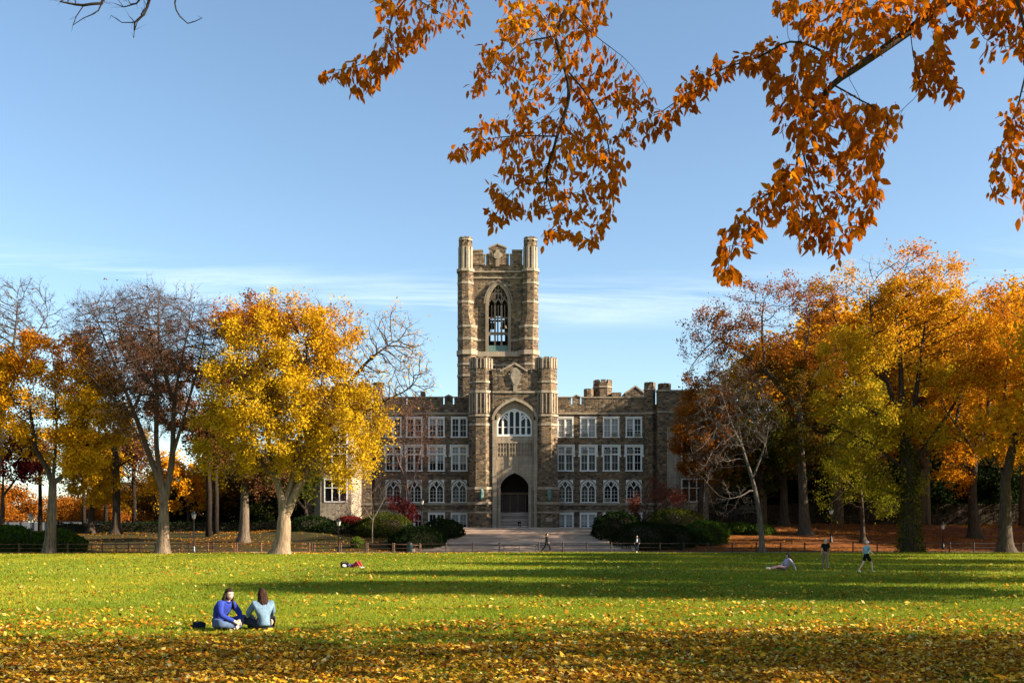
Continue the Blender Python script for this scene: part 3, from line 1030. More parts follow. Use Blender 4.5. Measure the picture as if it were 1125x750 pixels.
# ---- octagonal buttress turrets and end pavilions
def crown(mb, cx, cy, r, z, h, n=8):
    """ring of small merlons on an octagonal turret"""
    for i in range(n):
        a = i * 2 * math.pi / n + math.pi / n * 0
        c, s = math.cos(a), math.sin(a)
        w = r * math.tan(math.pi / n) * 0.62
        p = [(cx + c * r - s * w, cy + s * r + c * w), (cx + c * r + s * w, cy + s * r - c * w),
             (cx + c * (r - .32) + s * w, cy + s * (r - .32) - c * w), (cx + c * (r - .32) - s * w, cy + s * (r - .32) + c * w)]
        mb.add([(x, y, z) for x, y in p] + [(x, y, z + h) for x, y in p], [(0, 1, 5, 4), (1, 2, 6, 5), (2, 3, 7, 6), (3, 0, 4, 7), (4, 5, 6, 7)])


def octurret(mb, tb, px, Y, cy, rpx, py_top, py_base=None, bands=()):
    cx, r = X_(px, Y), rpx * Y / F
    zt = Z_(py_top, Y)
    zb = GROUND - 0.8 if py_base is None else Z_(py_base, Y)
    mb.oct(cx, cy, r, r, zb, zt - 0.55, cap=False)
    mb.oct(cx, cy, r - 0.35, r - 0.35, zt - 1.3, zt - 0.6)
    crown(mb, cx, cy, r, zt - 0.55, 0.55)
    for py, t in bands:
        z = Z_(py, Y)
        tb.oct(cx, cy, r + 0.09, r + 0.09, z - t / 2, z + t / 2)


for s in (1, -1):
    mx = (lambda p: p) if s > 0 else (lambda p: 2 * BX - p)
    b, t = WB(), WB()
    octurret(b, t, mx(714), YF, YF + 0.2, 6.0, 420, bands=((454, .26), (553.5, .3), (561, .22), (428, .16)))
    b.done('buttress_turret', M['rubble']); t.done('turret_band', M['lime'])
    b, t = WB(), WB()
    octurret(b, t, mx(731), YF, YF + 0.9, 7.0, 420.5, py_base=446, bands=((429, .16),))
    b.done('roof_turret', M['rubble']); t.done('turret_band', M['lime'])
    # pavilion front with a canted bay of pale stone
    b, t = WB(), WB()
    xa, xb = sorted((X_(mx(721)), X_(mx(792))))
    b.box(xa, xb, YF - 1.2, YF - 0.003, GROUND - 1, Z_(431))
    t.box(xa - .08, xb + .08, YF - 1.3, YF - 0.006, Z_(431) + .003, Z_(431) + .2)
    t.box(xa - .06, xb + .06, YF - 1.32, YF - 1.203, Z_(454.5), Z_(452.5))
    t.box(xa - .06, xb + .06, YF - 1.30, YF - 1.203, Z_(555), Z_(552.5))
    b.done('pavilion', M['rubble']); t.done('pavilion_trim', M['lime'])
    bay, bw = WB(), WB()
    c = X_(mx(757))
    yo, yi, w0, w1 = YF - 2.9, YF - 1.205, 2.1, 3.2
    z0, z1 = GROUND - 1, Z_(470)
    pts = [(c - w1, yi), (c - w0, yo), (c + w0, yo), (c + w1, yi)]
    bay.add([(x, y, z0) for x, y in pts] + [(x, y, z1) for x, y in pts], [(0, 1, 5, 4), (1, 2, 6, 5), (2, 3, 7, 6), (4, 5, 6, 7)])
    bo = bay.done('bay', M['lime_pale'])
    for zc, hh in ((Z_(551), 2.9), (Z_(516), 3.2), (Z_(492), 2.0)):
        bw.box(c - 1.55, c + 1.55, yo - 0.06, yo - 0.003, zc - .15, zc)
        for xx in (-1.5, -.5, .5, 1.5):
            bw.box(c + xx - .07, c + xx + .07, yo - 0.08, yo - 0.003, zc, zc + hh)
        bw.box(c - 1.57, c + 1.57, yo - 0.08, yo - 0.003, zc + hh, zc + hh + .14)
        bw.box(c - 1.43, c + 1.43, yo - 0.07, yo - 0.003, zc + hh * .6, zc + hh * .6 + .1)
    bf = bw.done('bay_window', M['white'])
    gg = WB()
    for zc, hh in ((Z_(551), 2.9), (Z_(516), 3.2), (Z_(492), 2.0)):
        gg.quad((c - 1.5, yo - 0.015, zc), (c + 1.5, yo - 0.015, zc), (c + 1.5, yo - 0.015, zc + hh), (c - 1.5, yo - 0.015, zc + hh))
    gg.done('pane', M['glass'], bf).matrix_parent_inverse = Matrix.Identity(4)

# things standing behind the roof line
b, t = WB(), WB()
YR = YF + 9
octurret(b, t, 662, YR, YR, 10.0, 418, py_base=450, bands=((426, .2),))
b.oct(X_(646, YR), YR - 1, .68, .68, Z_(450, YR), Z_(428.5, YR), 8)
b.box(X_(671, YR), X_(681, YR), YR - 2, YR, Z_(450, YR), Z_(433, YR))
b.prism([(X_(686, YR), Z_(450, YR)), (X_(707, YR), Z_(450, YR)), (X_(707, YR), Z_(433, YR)), (X_(697, YR), Z_(425, YR)), (X_(686, YR), Z_(433, YR))], YR - 1, YR + 8)
for p, q in (((685.5, 433), (697, 425)), ((697, 425), (707.5, 433))):
    t.bar((X_(p[0], YR), Z_(p[1], YR)), (X_(q[0], YR), Z_(q[1], YR)), .2, YR - 1.1, YR + 8)
b.done('rear_turret', M['rubble']); t.done('rear_trim', M['lime'])
b = WB()
b.box(X_(464, YR), X_(469, YR), YR - 3, YR - 2, Z_(450, YR), Z_(433, YR))
b.done('chimney', M['roof'])

# ---- entrance porch
zt0 = Z_(580, YP)
pw, pt, pl = WB(), WB(), WB()
xl0, xl1, xr0, xr1 = X_(516, YP), X_(541, YP), X_(590.5, YP), X_(613, YP)
xc = X_(565.5, YP)
yr = YP + 0.8                             # recessed limestone panel
# rubble above the great arch
arch_plate(pw, xl1, xr0, Z_(461, YP), Z_(437.5, YP), xl1, xr0, Z_(409, YP), YP + 0.35, 0.45)
pw.prism([(X_(551, YP), Z_(409, YP) + .003), (X_(578, YP), Z_(409, YP) + .003), (X_(578, YP), Z_(406.5, YP)), (xc, Z_(399, YP)), (X_(551, YP), Z_(406.5, YP))], YP + .35, YP + .9)
for p, q in (((549.5, 407), (565.5, 398.4)), ((565.5, 398.4), (579.5, 407))):
    pt.bar((X_(p[0], YP), Z_(p[1], YP)), (X_(q[0], YP), Z_(q[1], YP)), .24, YP + .25, YP + .98)
for a, bb in ((541, 544.5), (546.5, 550), (579, 583), (585, 590)):
    pw.box(X_(a, YP), X_(bb, YP), YP + .35, YP + .9, Z_(409, YP) + .003, Z_(405.5, YP))
    pt.box(X_(a, YP) - .04, X_(bb, YP) + .04, YP + .28, YP + .97, Z_(405.5, YP) + .003, Z_(404.6, YP))
pt.box(xl1, xr0, YP + .22, YP + .347, Z_(431.2, YP), Z_(429.2, YP))
# porch body behind, sides and top
pw.box(xl0 + .9, xl1, YP + .5, YF - .003, GROUND - 1, Z_(411, YP))
pw.box(xr0, xr1 - .9, YP + .5, YF - .003, GROUND - 1, Z_(411, YP))
pw.box(xl1 + .003, xr0 - .003, YP + 1.4, YF + 3, Z_(516, YP) + .5, Z_(412, YP))
pw.done('porch_wall', M['rubble'])
arch_rib(pt, X_(543, YP), X_(588.5, YP), Z_(461, YP), Z_(439.5, YP), .34, YP + .12, YP + .346)
# limestone jambs and panel
for a, bb in ((541, 545.5), (586.5, 590.5)):
    pl.box(X_(a, YP) + .002, X_(bb, YP) - .002, YP + .2, yr + .3, zt0 - .4, Z_(461, YP))
X0, X1 = X_(545.5, YP), X_(586.5, YP)
dx0, dx1 = X_(549.5, YP), X_(581, YP)
arch_plate(pl, dx0, dx1, Z_(536, YP), Z_(519, YP), X0, X1, Z_(505, YP), yr, .5)
pl.box(X0, dx0, yr, yr + .5, zt0 - .4, Z_(536, YP) - .002)
pl.box(dx1, X1, yr, yr + .5, zt0 - .4, Z_(536, YP) - .002)
pl.quad((X0, yr, Z_(505, YP)), (X1, yr, Z_(505, YP)), (X1, yr, Z_(478.5, YP)), (X0, yr, Z_(478.5, YP)))
wx0, wx1 = X_(546, YP), X_(584.5, YP)
arch_plate(pl, wx0, wx1, Z_(464.5, YP), Z_(447.5, YP), X0, X1, Z_(436, YP), yr, .45)
pl.quad((X0, yr, Z_(478.5, YP)), (wx0, yr, Z_(478.5, YP)), (wx0, yr, Z_(464.5, YP)), (X0, yr, Z_(464.5, YP)))
pl.quad((wx1, yr, Z_(478.5, YP)), (X1, yr, Z_(478.5, YP)), (X1, yr, Z_(464.5, YP)), (wx1, yr, Z_(464.5, YP)))
plo = pl.done('entrance_surround', M['lime'])
arch_rib(pt, dx0, dx1, Z_(536, YP), Z_(519, YP), .34, yr - .16, yr - .002)
for a in (548.6, 582.0):
    pt.box(X_(a, YP) - .17, X_(a, YP) + .17, yr - .16, yr - .002, zt0 - .3, Z_(536, YP))
# carved band of blind tracery with pendants
cv = WB()
n = 12
for i in range(n + 1):
    x = X0 + .12 + (X1 - X0 - .24) * i / n
    big = i % 4 == 0
    cv.box(x - (.07 if big else .045), x + (.07 if big else .045), yr - (.16 if big else .1), yr - .002, Z_(504, YP) if big else Z_(500, YP), Z_(486, YP))
    if i < n:
        x2 = X0 + .12 + (X1 - X0 - .24) * (i + 1) / n
        for zz0, zz1 in ((501, 496), (494, 489.5)):
            A = arch_pts(x + .05, x2 - .05, Z_(zz0 - 2, YP), Z_(zz1, YP), 3)
            for p, q in zip(A[:-1], A[1:]):
                cv.bar(p, q, .07, yr - .09, yr - .004)
cv.box(X0, X1, yr - .14, yr - .003, Z_(486, YP), Z_(484.6, YP))
cv.done('carved_frieze', M['lime'])
bk = WB()
bk.quad((X0 + .02, yr - .0015, Z_(500, YP)), (X1 - .02, yr - .0015, Z_(500, YP)), (X1 - .02, yr - .0015, Z_(486, YP)), (X0 + .02, yr - .0015, Z_(486, YP)))
bk.done('frieze_ground', M['lime_carved'])
for i in (1, 2):
    x = X0 + .12 + (X1 - X0 - .24) * i / 3
    pt.box(x - .08, x + .08, yr - .15, yr - .002, Z_(512, YP), Z_(504.2, YP))
pt.done('porch_trim', M['lime'])
# great window: six lights
gw = WB()
zs_, za_, zb_ = Z_(464.5, YP), Z_(447.5, YP), Z_(478, YP)
gw.box(wx0, wx1, yr + .1, yr + .4, zb_ - .05, zb_ + .22)
for a in (wx0, wx1 - .16):
    gw.box(a, a + .16, yr + .1, yr + .4, zb_ + .22, zs_)
A = arch_pts(wx0, wx1, zs_, za_, 9)
I = arch_pts(wx0 + .2, wx1 - .2, zs_, za_ - .24, 9)
for i in range(len(A) - 1):
    gw.prism([I[i], I[i + 1], A[i + 1], A[i]], yr + .1, yr + .4)
xm = [wx0 + (wx1 - wx0) * i / 6 for i in range(7)]


def arch_h(x):
    for (xa, z_a), (xb, z_b) in zip(A[:-1], A[1:]):
        if xa <= x <= xb:
            return z_a + (z_b - z_a) * (x - xa) / max(xb - xa, 1e-6)
    return zs_


for i in range(1, 6):
    w = .13
    gw.box(xm[i] - w, xm[i] + w, yr + .12, yr + .36, zb_ + .22, (arch_h(xm[i]) - .1) if i in (2, 3, 4) else Z_(461, YP))
for i in range(6):
    zsp = Z_(463, YP) if i not in (2, 3) else Z_(456, YP)
    L = arch_pts(xm[i], xm[i + 1], zsp, zsp + (1.0 if i not in (2, 3) else .85), 4)
    for p, q in zip(L[:-1], L[1:]):
        gw.bar(p, q, .15, yr + .13, yr + .35)
    gw.box(xm[i] + .13, xm[i + 1] - .13, yr + .16, yr + .3, Z_(468.5, YP), Z_(468.5, YP) + .09)
for s in (-1, 1):
    c0 = (wx0 + wx1) / 2
    gw.bar((c0 + s * 2.45, Z_(461.5, YP)), (c0 + s * 1.35, Z_(453.5, YP)), .15, yr + .135, yr + .345)
    gw.bar((c0 + s * .8, Z_(461.5, YP)), (c0 + s * 1.75, Z_(454, YP)), .15, yr + .137, yr + .343)
    gw.bar((c0, Z_(451.5, YP)), (c0 + s * .8, Z_(449.5, YP)), .14, yr + .135, yr + .345)
gwo = gw.done('great_window', M['white'])
g = WB()
g.quad((wx0, yr + .38, zb_), (wx1, yr + .38, zb_), (wx1, yr + .38, za_), (wx0, yr + .38, za_))
g.done('pane', M['glass'], gwo)
# vestibule
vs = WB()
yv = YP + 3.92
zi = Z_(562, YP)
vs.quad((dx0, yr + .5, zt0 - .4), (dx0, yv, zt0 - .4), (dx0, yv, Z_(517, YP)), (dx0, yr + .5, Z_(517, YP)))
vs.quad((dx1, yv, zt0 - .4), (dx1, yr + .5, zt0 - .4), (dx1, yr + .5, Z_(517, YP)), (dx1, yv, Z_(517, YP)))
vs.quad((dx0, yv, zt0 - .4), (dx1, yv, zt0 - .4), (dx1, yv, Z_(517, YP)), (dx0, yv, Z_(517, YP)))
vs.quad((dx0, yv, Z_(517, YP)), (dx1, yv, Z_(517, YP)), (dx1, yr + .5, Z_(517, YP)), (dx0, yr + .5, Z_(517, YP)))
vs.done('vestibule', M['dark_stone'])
es = WB()
ns = 12
for i in range(ns):
    es.box(dx0 + .01, dx1 - .01, YP + .95 + i * .20, YP + .95 + (i + 1) * .20 if i < ns - 1 else yv - .01, zt0 - .4, zt0 + (zi - zt0) * (i + 1) / ns)
es.done('entrance_stair', M['steps'])
dr = WB()
for i in range(3):
    a = dx0 + .3 + i * (dx1 - dx0 - .6) / 3
    b_ = a + (dx1 - dx0 - .6) / 3 - .12
    dr = WB()
    dr.box(a, b_, yv - .14, yv - .02, zi, zi + 2.35)
    for k in (0, 1):
        dr.box(a + .1 + k * (b_ - a - .1) / 2, a + (k + 1) * (b_ - a - .1) / 2, yv - .17, yv - .143, zi + .25, zi + 1.0)
        dr.box(a + .1 + k * (b_ - a - .1) / 2, a + (k + 1) * (b_ - a - .1) / 2, yv - .17, yv - .143, zi + 1.15, zi + 2.15)
    dr.done('door', M['door'])
fr = WB()
for i in range(4):
    a = dx0 + .24 + i * (dx1 - dx0 - .6) / 3
    fr.box(a - .06, a + .06, yv - .2, yv - .005, zi, zi + 2.45)
fr.box(dx0, dx1, yv - .2, yv - .005, zi + 2.45, zi + 2.75)
fr.done('door_frame', simple_mat('oak', (.12, .06, .03), .5, var=.3))
# porch turrets
for px0, px1 in ((516, 540.5), (588.5, 612)):
    b, t = WB(), WB()
    cpx, r = (px0 + px1) / 2, (px1 - px0) / 2 * YP / F
    cx, cy = X_(cpx, YP), YP + r
    za, zb2 = Z_(391.5, YP), GROUND - 1
    b.oct(cx, cy, r, r, Z_(430, YP), za - .7, cap=False)
    b.oct(cx, cy, r - .35, r - .35, za - 1.6, za - .75)
    crown(b, cx, cy, r, za - .7, .7)
    b.oct(cx, cy, r + .14, r + .06, Z_(536, YP), Z_(430, YP), cap=False)
    b.oct(cx, cy, r + .34, r + .34, zb2, Z_(536, YP))
    to = b.done('porch_turret', M['rubble'])
    for py, th, ex in ((419, .26, .1), (430, .36, .2), (456, .26, .2), (466, .3, .16), (536, .36, .42), (552.5, .36, .44), (562.5, .22, .42)):
        t.oct(cx, cy, r + ex, r + ex, Z_(py, YP) - th / 2, Z_(py, YP) + th / 2)
    # blind panels between slender ribs on each of the five outward faces, in two tiers
    for zlo, zhi, rr in ((Z_(404, YP), Z_(393, YP), r), (Z_(453.6, YP), Z_(432, YP), r + .075)):
        for i in range(8):
            a = i * math.pi / 4
            c, s = math.cos(a), math.sin(a)
            hw = rr * math.tan(math.pi / 8)
            for off, w in ((-hw * .82, .09), (0, .07), (hw * .82, .09)):
                q = [(cx + c * (rr + .09) - s * (off - w), cy + s * (rr + .09) + c * (off - w)), (cx + c * (rr + .09) - s * (off + w), cy + s * (rr + .09) + c * (off + w)),
                     (cx + c * rr - s * (off + w), cy + s * rr + c * (off + w)), (cx + c * rr - s * (off - w), cy + s * rr + c * (off - w))]
                t.add([(x, y, zlo) for x, y in q] + [(x, y, zhi) for x, y in q], [(0, 1, 5, 4), (1, 2, 6, 5), (3, 0, 4, 7), (4, 5, 6, 7), (3, 2, 1, 0)])
    t.done('turret_trim', M['lime'], to)
# shield carved above the great arch
sh = WB()
sx, sz = X_(566, YP), Z_(414, YP)
pts = [(math.sin(a) * .62 * (1 if math.cos(a) > -.3 else .8), math.cos(a) * 1.15) for a in [2 * math.pi * i / 20 for i in range(20)]]
sh.prism([(sx - x * 1.25, sz + z * 1.12) for x, z in pts], YP + .22, YP + .347)
sh.prism([(sx - x * .95, sz + z * .85) for x, z in pts], YP + .12, YP + .217)
sh.box(sx - .9, sx + .9, YP + .16, YP + .215, sz + .35, sz + .5)
sh.box(sx - .25, sx + .25, YP + .18, YP + .346, Z_(430, YP), sz - 1.25)
sh.done('carved_shield', M['lime_pale'])
pq = WB()
pq.box(X_(599.5, YP), X_(607, YP), YP - .385, YP - .345, Z_(572.5, YP), Z_(568.5, YP))
pq.done('plaque', M['lime_pale'])
# verdigris lanterns on the turret bases
for px in (529.5, 603.5):
    l = WB()
    cx = X_(px, YP)
    for z0, r0, r1, dz in ((Z_(549.5, YP), .12, .26, .35), (Z_(549.5, YP) + .35, .26, .26, .8), (Z_(549.5, YP) + 1.15, .3, .05, .4)):
        l.oct(cx, YP - .62, r0, r1, z0, z0 + dz, 6)
    l.box(cx - .05, cx + .05, YP - .62, YP - .345, Z_(549.5, YP) + 1.2, Z_(549.5, YP) + 1.3)
    l.done('wall_lantern', M['copper'])

# ---- tower
tw, tt = WB(), WB()
tx0, tx1 = X_(502.5, YT), X_(591.5, YT)
dep = tx1 - tx0
tcx = (tx0 + tx1) / 2
r1, r2 = 8.6 * YT / F, 10.6 * YT / F            # upper and lower turret half widths
zc = Z_(388, YT)
wy = YT + r1 * 0.95                              # front wall plane between the turrets
yb2 = YT + dep - r1 * 0.95
ixa, ixb = tx0 + r1, tx1 - r1
hx0, hx1 = X_(536.5, YT), X_(558, YT)
hz0, hzs, hza = Z_(378, YT), Z_(332, YT), Z_(311, YT)
sm = [(X_(540.5, YT), X_(545, YT), Z_(411, YT), Z_(398, YT)), (X_(552.5, YT), X_(557, YT), Z_(411, YT), Z_(398, YT))]
for y, dpt, hh in ((wy, .7, (hx0, hx1, hz0, Z_(309, YT))), (yb2, -.7, (hx0 + .1, hx1 - .5, Z_(360, YT), Z_(330, YT)))):
    wall_grid(tw, ixa - .3, ixb + .3, GROUND, Z_(289, YT), y, [hh] + (sm if dpt > 0 else []), dpt)
zx0, zx1 = wy + (yb2 - wy) * .36, wy + (yb2 - wy) * .64
for x in (tx0 + r1 * .95, tx1 - r1 * .95):
    for ya, yb3, z0, z1 in ((wy, zx0, GROUND, Z_(289, YT)), (zx1, yb2, GROUND, Z_(289, YT)), (zx0, zx1, GROUND, Z_(345, YT)), (zx0, zx1, Z_(335, YT), Z_(289, YT))):
        tw.quad((x, ya, z0), (x, yb3, z0), (x, yb3, z1), (x, ya, z1))
tw.box(ixa, ixb, wy + .8, yb2 - .8, Z_(392, YT), Z_(390, YT))
tw.box(ixa, ixb, wy + .8, yb2 - .8, Z_(303, YT), Z_(301, YT))
# parapet
YQ = wy
for a, b_, t_ in ((519, 530.3, 273.5), (530.4, 532.6, 278), (533.8, 537.3, 278), (555.7, 559, 278), (560.2, 562.4, 278), (562.5, 574, 273.5)):
    for yq in (wy - .1, yb2 - .4):
        tw.box(X_(a, YT), X_(b_, YT), yq, yq + .5, Z_(289, YT) + .003, Z_(t_, YT))
        tt.box(X_(a, YT) - .03, X_(b_, YT) + .03, yq - .07, yq + .57, Z_(t_, YT) + .003, Z_(t_, YT) + .18)
for y in (wy - .25,):
    gx0, gx1 = X_(537.4, YT), X_(555.6, YT)
    tw.prism([(gx0, Z_(289, YT) + .004), (gx1, Z_(289, YT) + .004), (gx1, Z_(270.5, YT)), ((gx0 + gx1) / 2, Z_(266.6, YT)), (gx0, Z_(270.5, YT))], y, y + .66)
    for p, q in ((((gx0 - .1), Z_(270.4, YT)), ((gx0 + gx1) / 2, Z_(266.2, YT))), (((gx0 + gx1) / 2, Z_(266.2, YT)), ((gx1 + .1), Z_(270.4, YT)))):
        tt.bar(p, q, .2, y - .08, y + .74)
    # raised cross
    mx_, mz = (gx0 + gx1) / 2, Z_(279, YT)
    tt.box(mx_ - .26, mx_ + .26, y - .1, y - .003, Z_(291, YT), Z_(272.5, YT))
    tt.box(mx_ - .75, mx_ - .262, y - .1, y - .003, mz - .22, mz + .28)
    tt.box(mx_ + .262, mx_ + .75, y - .1, y - .003, mz - .22, mz + .28)
    tt.prism([(mx_ + .55 * math.cos(i * math.pi / 4), mz + .55 * math.sin(i * math.pi / 4)) for i in range(8)], y - .15, y - .103)
for y in (wy - .103, ):
    for xs in (tx0 + r1 * 1.5,):
        pass
tt.box(ixa, ixb, wy - .22, wy - .003, Z_(297.5, YT), Z_(295.8, YT))
tt.box(ixa, ixb, wy - .14, wy - .003, Z_(304, YT), Z_(302.6, YT))
tt.box(ixa, ixb, wy - .40, wy - .003, Z_(390.5, YT), Z_(385, YT))
tt.box(ixa, hx0 - .4, wy - .1, wy - .003, Z_(373, YT), Z_(371, YT)); tt.box(hx1 + .4, ixb, wy - .1, wy - .003, Z_(373, YT), Z_(371, YT))
tt.box(ixa, ixb, wy - .1, wy - .003, Z_(400.5, YT), Z_(399, YT))
two = tw.done('tower', M['rubble'])
# four corner turrets
for sx_ in (0, 1):
    for sy_ in (0, 1):
        b, t = WB(), WB()
        cx = (tx0 + r1) if sx_ == 0 else (tx1 - r1)
        cy = (YT + r1) if sy_ == 0 else (YT + dep - r1)
        za = Z_(259, YT)
        b.oct(cx, cy, r1 * .86, r1 * .86, Z_(296, YT), za - .8, cap=False)
        b.oct(cx, cy, r1 * .86 - .35, r1 * .86 - .35, za - 1.9, za - .85)
        crown(b, cx, cy, r1 * .86, za - .8, .8)
        b.oct(cx, cy, r1, r1, Z_(345, YT), Z_(296, YT))
        # the turret spreads to a broad octagon below the belfry
        ox = cx + (r2 - r1) * (1 if sx_ == 0 else -1)
        oy = cy + (r2 - r1) * (1 if sy_ == 0 else -1)
        n, k = 8, 1 / math.cos(math.pi / 8)
        aa = [math.pi / 8 + i * math.pi / 4 for i in range(8)]
        lo = [(ox + r2 * k * math.cos(q), oy + r2 * k * math.sin(q), Z_(359, YT)) for q in aa]
        hi = [(cx + r1 * k * math.cos(q), cy + r1 * k * math.sin(q), Z_(345, YT)) for q in aa]
        b.add(lo + hi, [(i, (i + 1) % 8, (i + 1) % 8 + 8, i + 8) for i in range(8)])
        b.oct(ox, oy, r2, r2, GROUND, Z_(359, YT))
        to = b.done('tower_turret', M['rubble'])
        for py, th, ex in ((296, .4, .14), (262, .2, .02)):
            t.oct(cx, cy, r1 * (.86 if py < 290 else 1) + ex, r1 * (.86 if py < 290 else 1) + ex, Z_(py, YT) - th / 2, Z_(py, YT) + th / 2)
        for py, th, ex in ((310, .3, .05), (331, .3, .05)):
            t.oct(cx, cy, r1 + ex, r1 + ex, Z_(py, YT) - th / 2, Z_(py, YT) + th / 2)
        for py, th, ex in ((357.6, .34, .06), (371.5, .34, .06), (386.5, .62, .16), (399.5, .3, .08), (412, .3, .08)):
            t.oct(ox, oy, r2 + ex, r2 + ex, Z_(py, YT) - th / 2, Z_(py, YT) + th / 2)
        # tall blind openings round the lantern of the turret
        for i in range(8):
            a = i * math.pi / 4
            c, s = math.cos(a), math.sin(a)
            rr = r1 * .86
            hw = rr * math.tan(math.pi / 8)
            for off, w in ((-hw * .66, .13), (hw * .66, .13)):
                q = [(cx + c * (rr + .08) - s * (off - w), cy + s * (rr + .08) + c * (off - w)), (cx + c * (rr + .08) - s * (off + w), cy + s * (rr + .08) + c * (off + w)),
                     (cx + c * rr - s * (off + w), cy + s * rr + c * (off + w)), (cx + c * rr - s * (off - w), cy + s * rr + c * (off - w))]
                t.add([(x, y, Z_(294.6, YT)) for x, y in q] + [(x, y, Z_(270, YT)) for x, y in q], [(0, 1, 5, 4), (1, 2, 6, 5), (3, 0, 4, 7), (4, 5, 6, 7), (3, 2, 1, 0)])
        t.done('turret_trim', M['lime'], to)
        sl = WB()
        for i in range(8):
            a = i * math.pi / 4
            c, s = math.cos(a), math.sin(a)
            rr, w = r1 * .86 + .012, r1 * .86 * math.tan(math.pi / 8) * .36
            sl.quad((cx + c * rr + s * w, cy + s * rr - c * w, Z_(292, YT)), (cx + c * rr - s * w, cy + s * rr + c * w, Z_(292, YT)),
                    (cx + c * rr - s * w, cy + s * rr + c * w, Z_(274, YT)), (cx + c * rr + s * w, cy + s * rr - c * w, Z_(274, YT)))
        sl.done('slit_opening', M['roof'], to)
tt.done('tower_trim', M['lime'])
# belfry windows front and back: three open lights with tracery
for y, sgn in ((wy, 1),):
    w = WB()
    arch_plate(w, hx0, hx1, hzs, hza, hx0, hx1, Z_(309, YT) + .02, y - .012 * sgn, .6 * sgn)
    arch_rib(w, hx0, hx1, hzs, hza, .42, *sorted((y - .25 * sgn, y - .003 * sgn)))
    arch_rib(w, hx0 - .5, hx1 + .5, hzs, hza + .5, .16, *sorted((y - .34 * sgn, y - .003 * sgn)))
    for a in (hx0 - .42, hx1):
        w.box(a, a + .42, *sorted((y - .25 * sgn, y - .003 * sgn)), hz0 - .9, hzs)
    xs = [hx0 + (hx1 - hx0) * i / 3 for i in range(4)]
    for i in range(3):
        x = (xs[i] + xs[i + 1]) / 2
        w.box(x - .045, x + .045, *sorted((y + .2 * sgn, y + .4 * sgn)), Z_(363, YT), Z_(333, YT))
    ya, yb3 = sorted((y + .15 * sgn, y + .45 * sgn))
    for x in xs[1:3]:
        w.box(x - .13, x + .13, ya, yb3, hz0, Z_(333, YT))
    for z in (Z_(363.5, YT), Z_(347, YT)):
        w.box(hx0, hx1, ya + .03, yb3 - .03, z - .1, z + .1)
    for i in range(3):
        for zz, dz in ((Z_(333, YT), .9), (Z_(367, YT), .35)):
            L = arch_pts(xs[i], xs[i + 1], zz, zz + dz, 4)
            for p, q in zip(L[:-1], L[1:]):
                w.bar(p, q, .17, ya + .02, yb3 - .02)
    for i in range(1, 6):
        x = hx0 + (hx1 - hx0) * i / 6
        top = hzs + (hza - hzs) * (1 - abs(i - 3) / 3.3) ** .8
        w.box(x - .07, x + .07, ya + .05, yb3 - .05, Z_(333, YT) + (.5 if i % 2 == 0 else .85), top)
    for s in (-1, 1):
        w.bar((tcx + s * .95, Z_(326, YT)), (tcx - s * .5, Z_(314, YT)), .14, ya + .04, yb3 - .04)
    w.done('belfry_window', M['lime_carved'])
    c = WB()
    c.box(hx0, hx1, *sorted((y - .1 * sgn, y + .3 * sgn)), hz0 - .85, hz0)
    c.box(hx0 - .1, hx1 + .1, *sorted((y - .2 * sgn, y - .104 * sgn)), hz0 - .9, hz0 - .7)
    c.done('belfry_sill', M['copper'])
bl = WB()
for z, r in ((Z_(352, YT), .55), (Z_(340, YT), .4)):
    for x in (tcx - .9, tcx + .75):
        bl.lathe(x, (wy + yb2) / 2, [(r, z), (r * .92, z + .15), (r * .6, z + .6), (r * .45, z + .85), (r * .1, z + 1.0)])
bl.done('bell', M['bell'])
fb = WB()
for z in (Z_(343, YT), Z_(331, YT), Z_(358, YT)):
    fb.box(hx0 - 1.5, hx1 + 1.5, (wy + yb2) / 2 - .12, (wy + yb2) / 2 + .12, z - .12, z + .12)
for x in (tcx - 1.7, tcx - .1, tcx + 1.6):
    fb.box(x - .09, x + .09, (wy + yb2) / 2 - .1, (wy + yb2) / 2 + .1, Z_(390, YT), Z_(325, YT))
fb.done('bell_frame', M['iron'])
for a, b_, c_, d_ in sm:
    w = WB()
    for x in (a, b_ - .09):
        w.box(x, x + .09, wy - .05, wy + .3, c_, d_)
    w.box(a + .09, b_ - .09, wy - .05, wy + .3, d_ - .09, d_)
    w.box(a - .05, b_ + .05, wy - .08, wy + .3, c_ - .12, c_)
    wo = w.done('tower_window', M['lime_pale'])
    g = WB()
    g.quad((a, wy + .25, c_), (b_, wy + .25, c_), (b_, wy + .25, d_), (a, wy + .25, d_))
    g.done('pane', M['glass'], wo)

# fix the parenting of sub-parts made in world coordinates
for o in list(HB.children):
    for ch in o.children:
        pass

# ---- air conditioners in the windows
ORD = ['first', 'second', 'third', 'fourth']


def ac_mesh():
    c, g = MB(), MB()
    c.box(-.36, .36, -.38, .2, 0, .44)
    c.box(-.38, .38, -.30, -.26, -.015, .455)
    for i in range(7):
        g.box(-.31, .31, -.392, -.382, .04 + i * .055, .07 + i * .055)
    return c, g


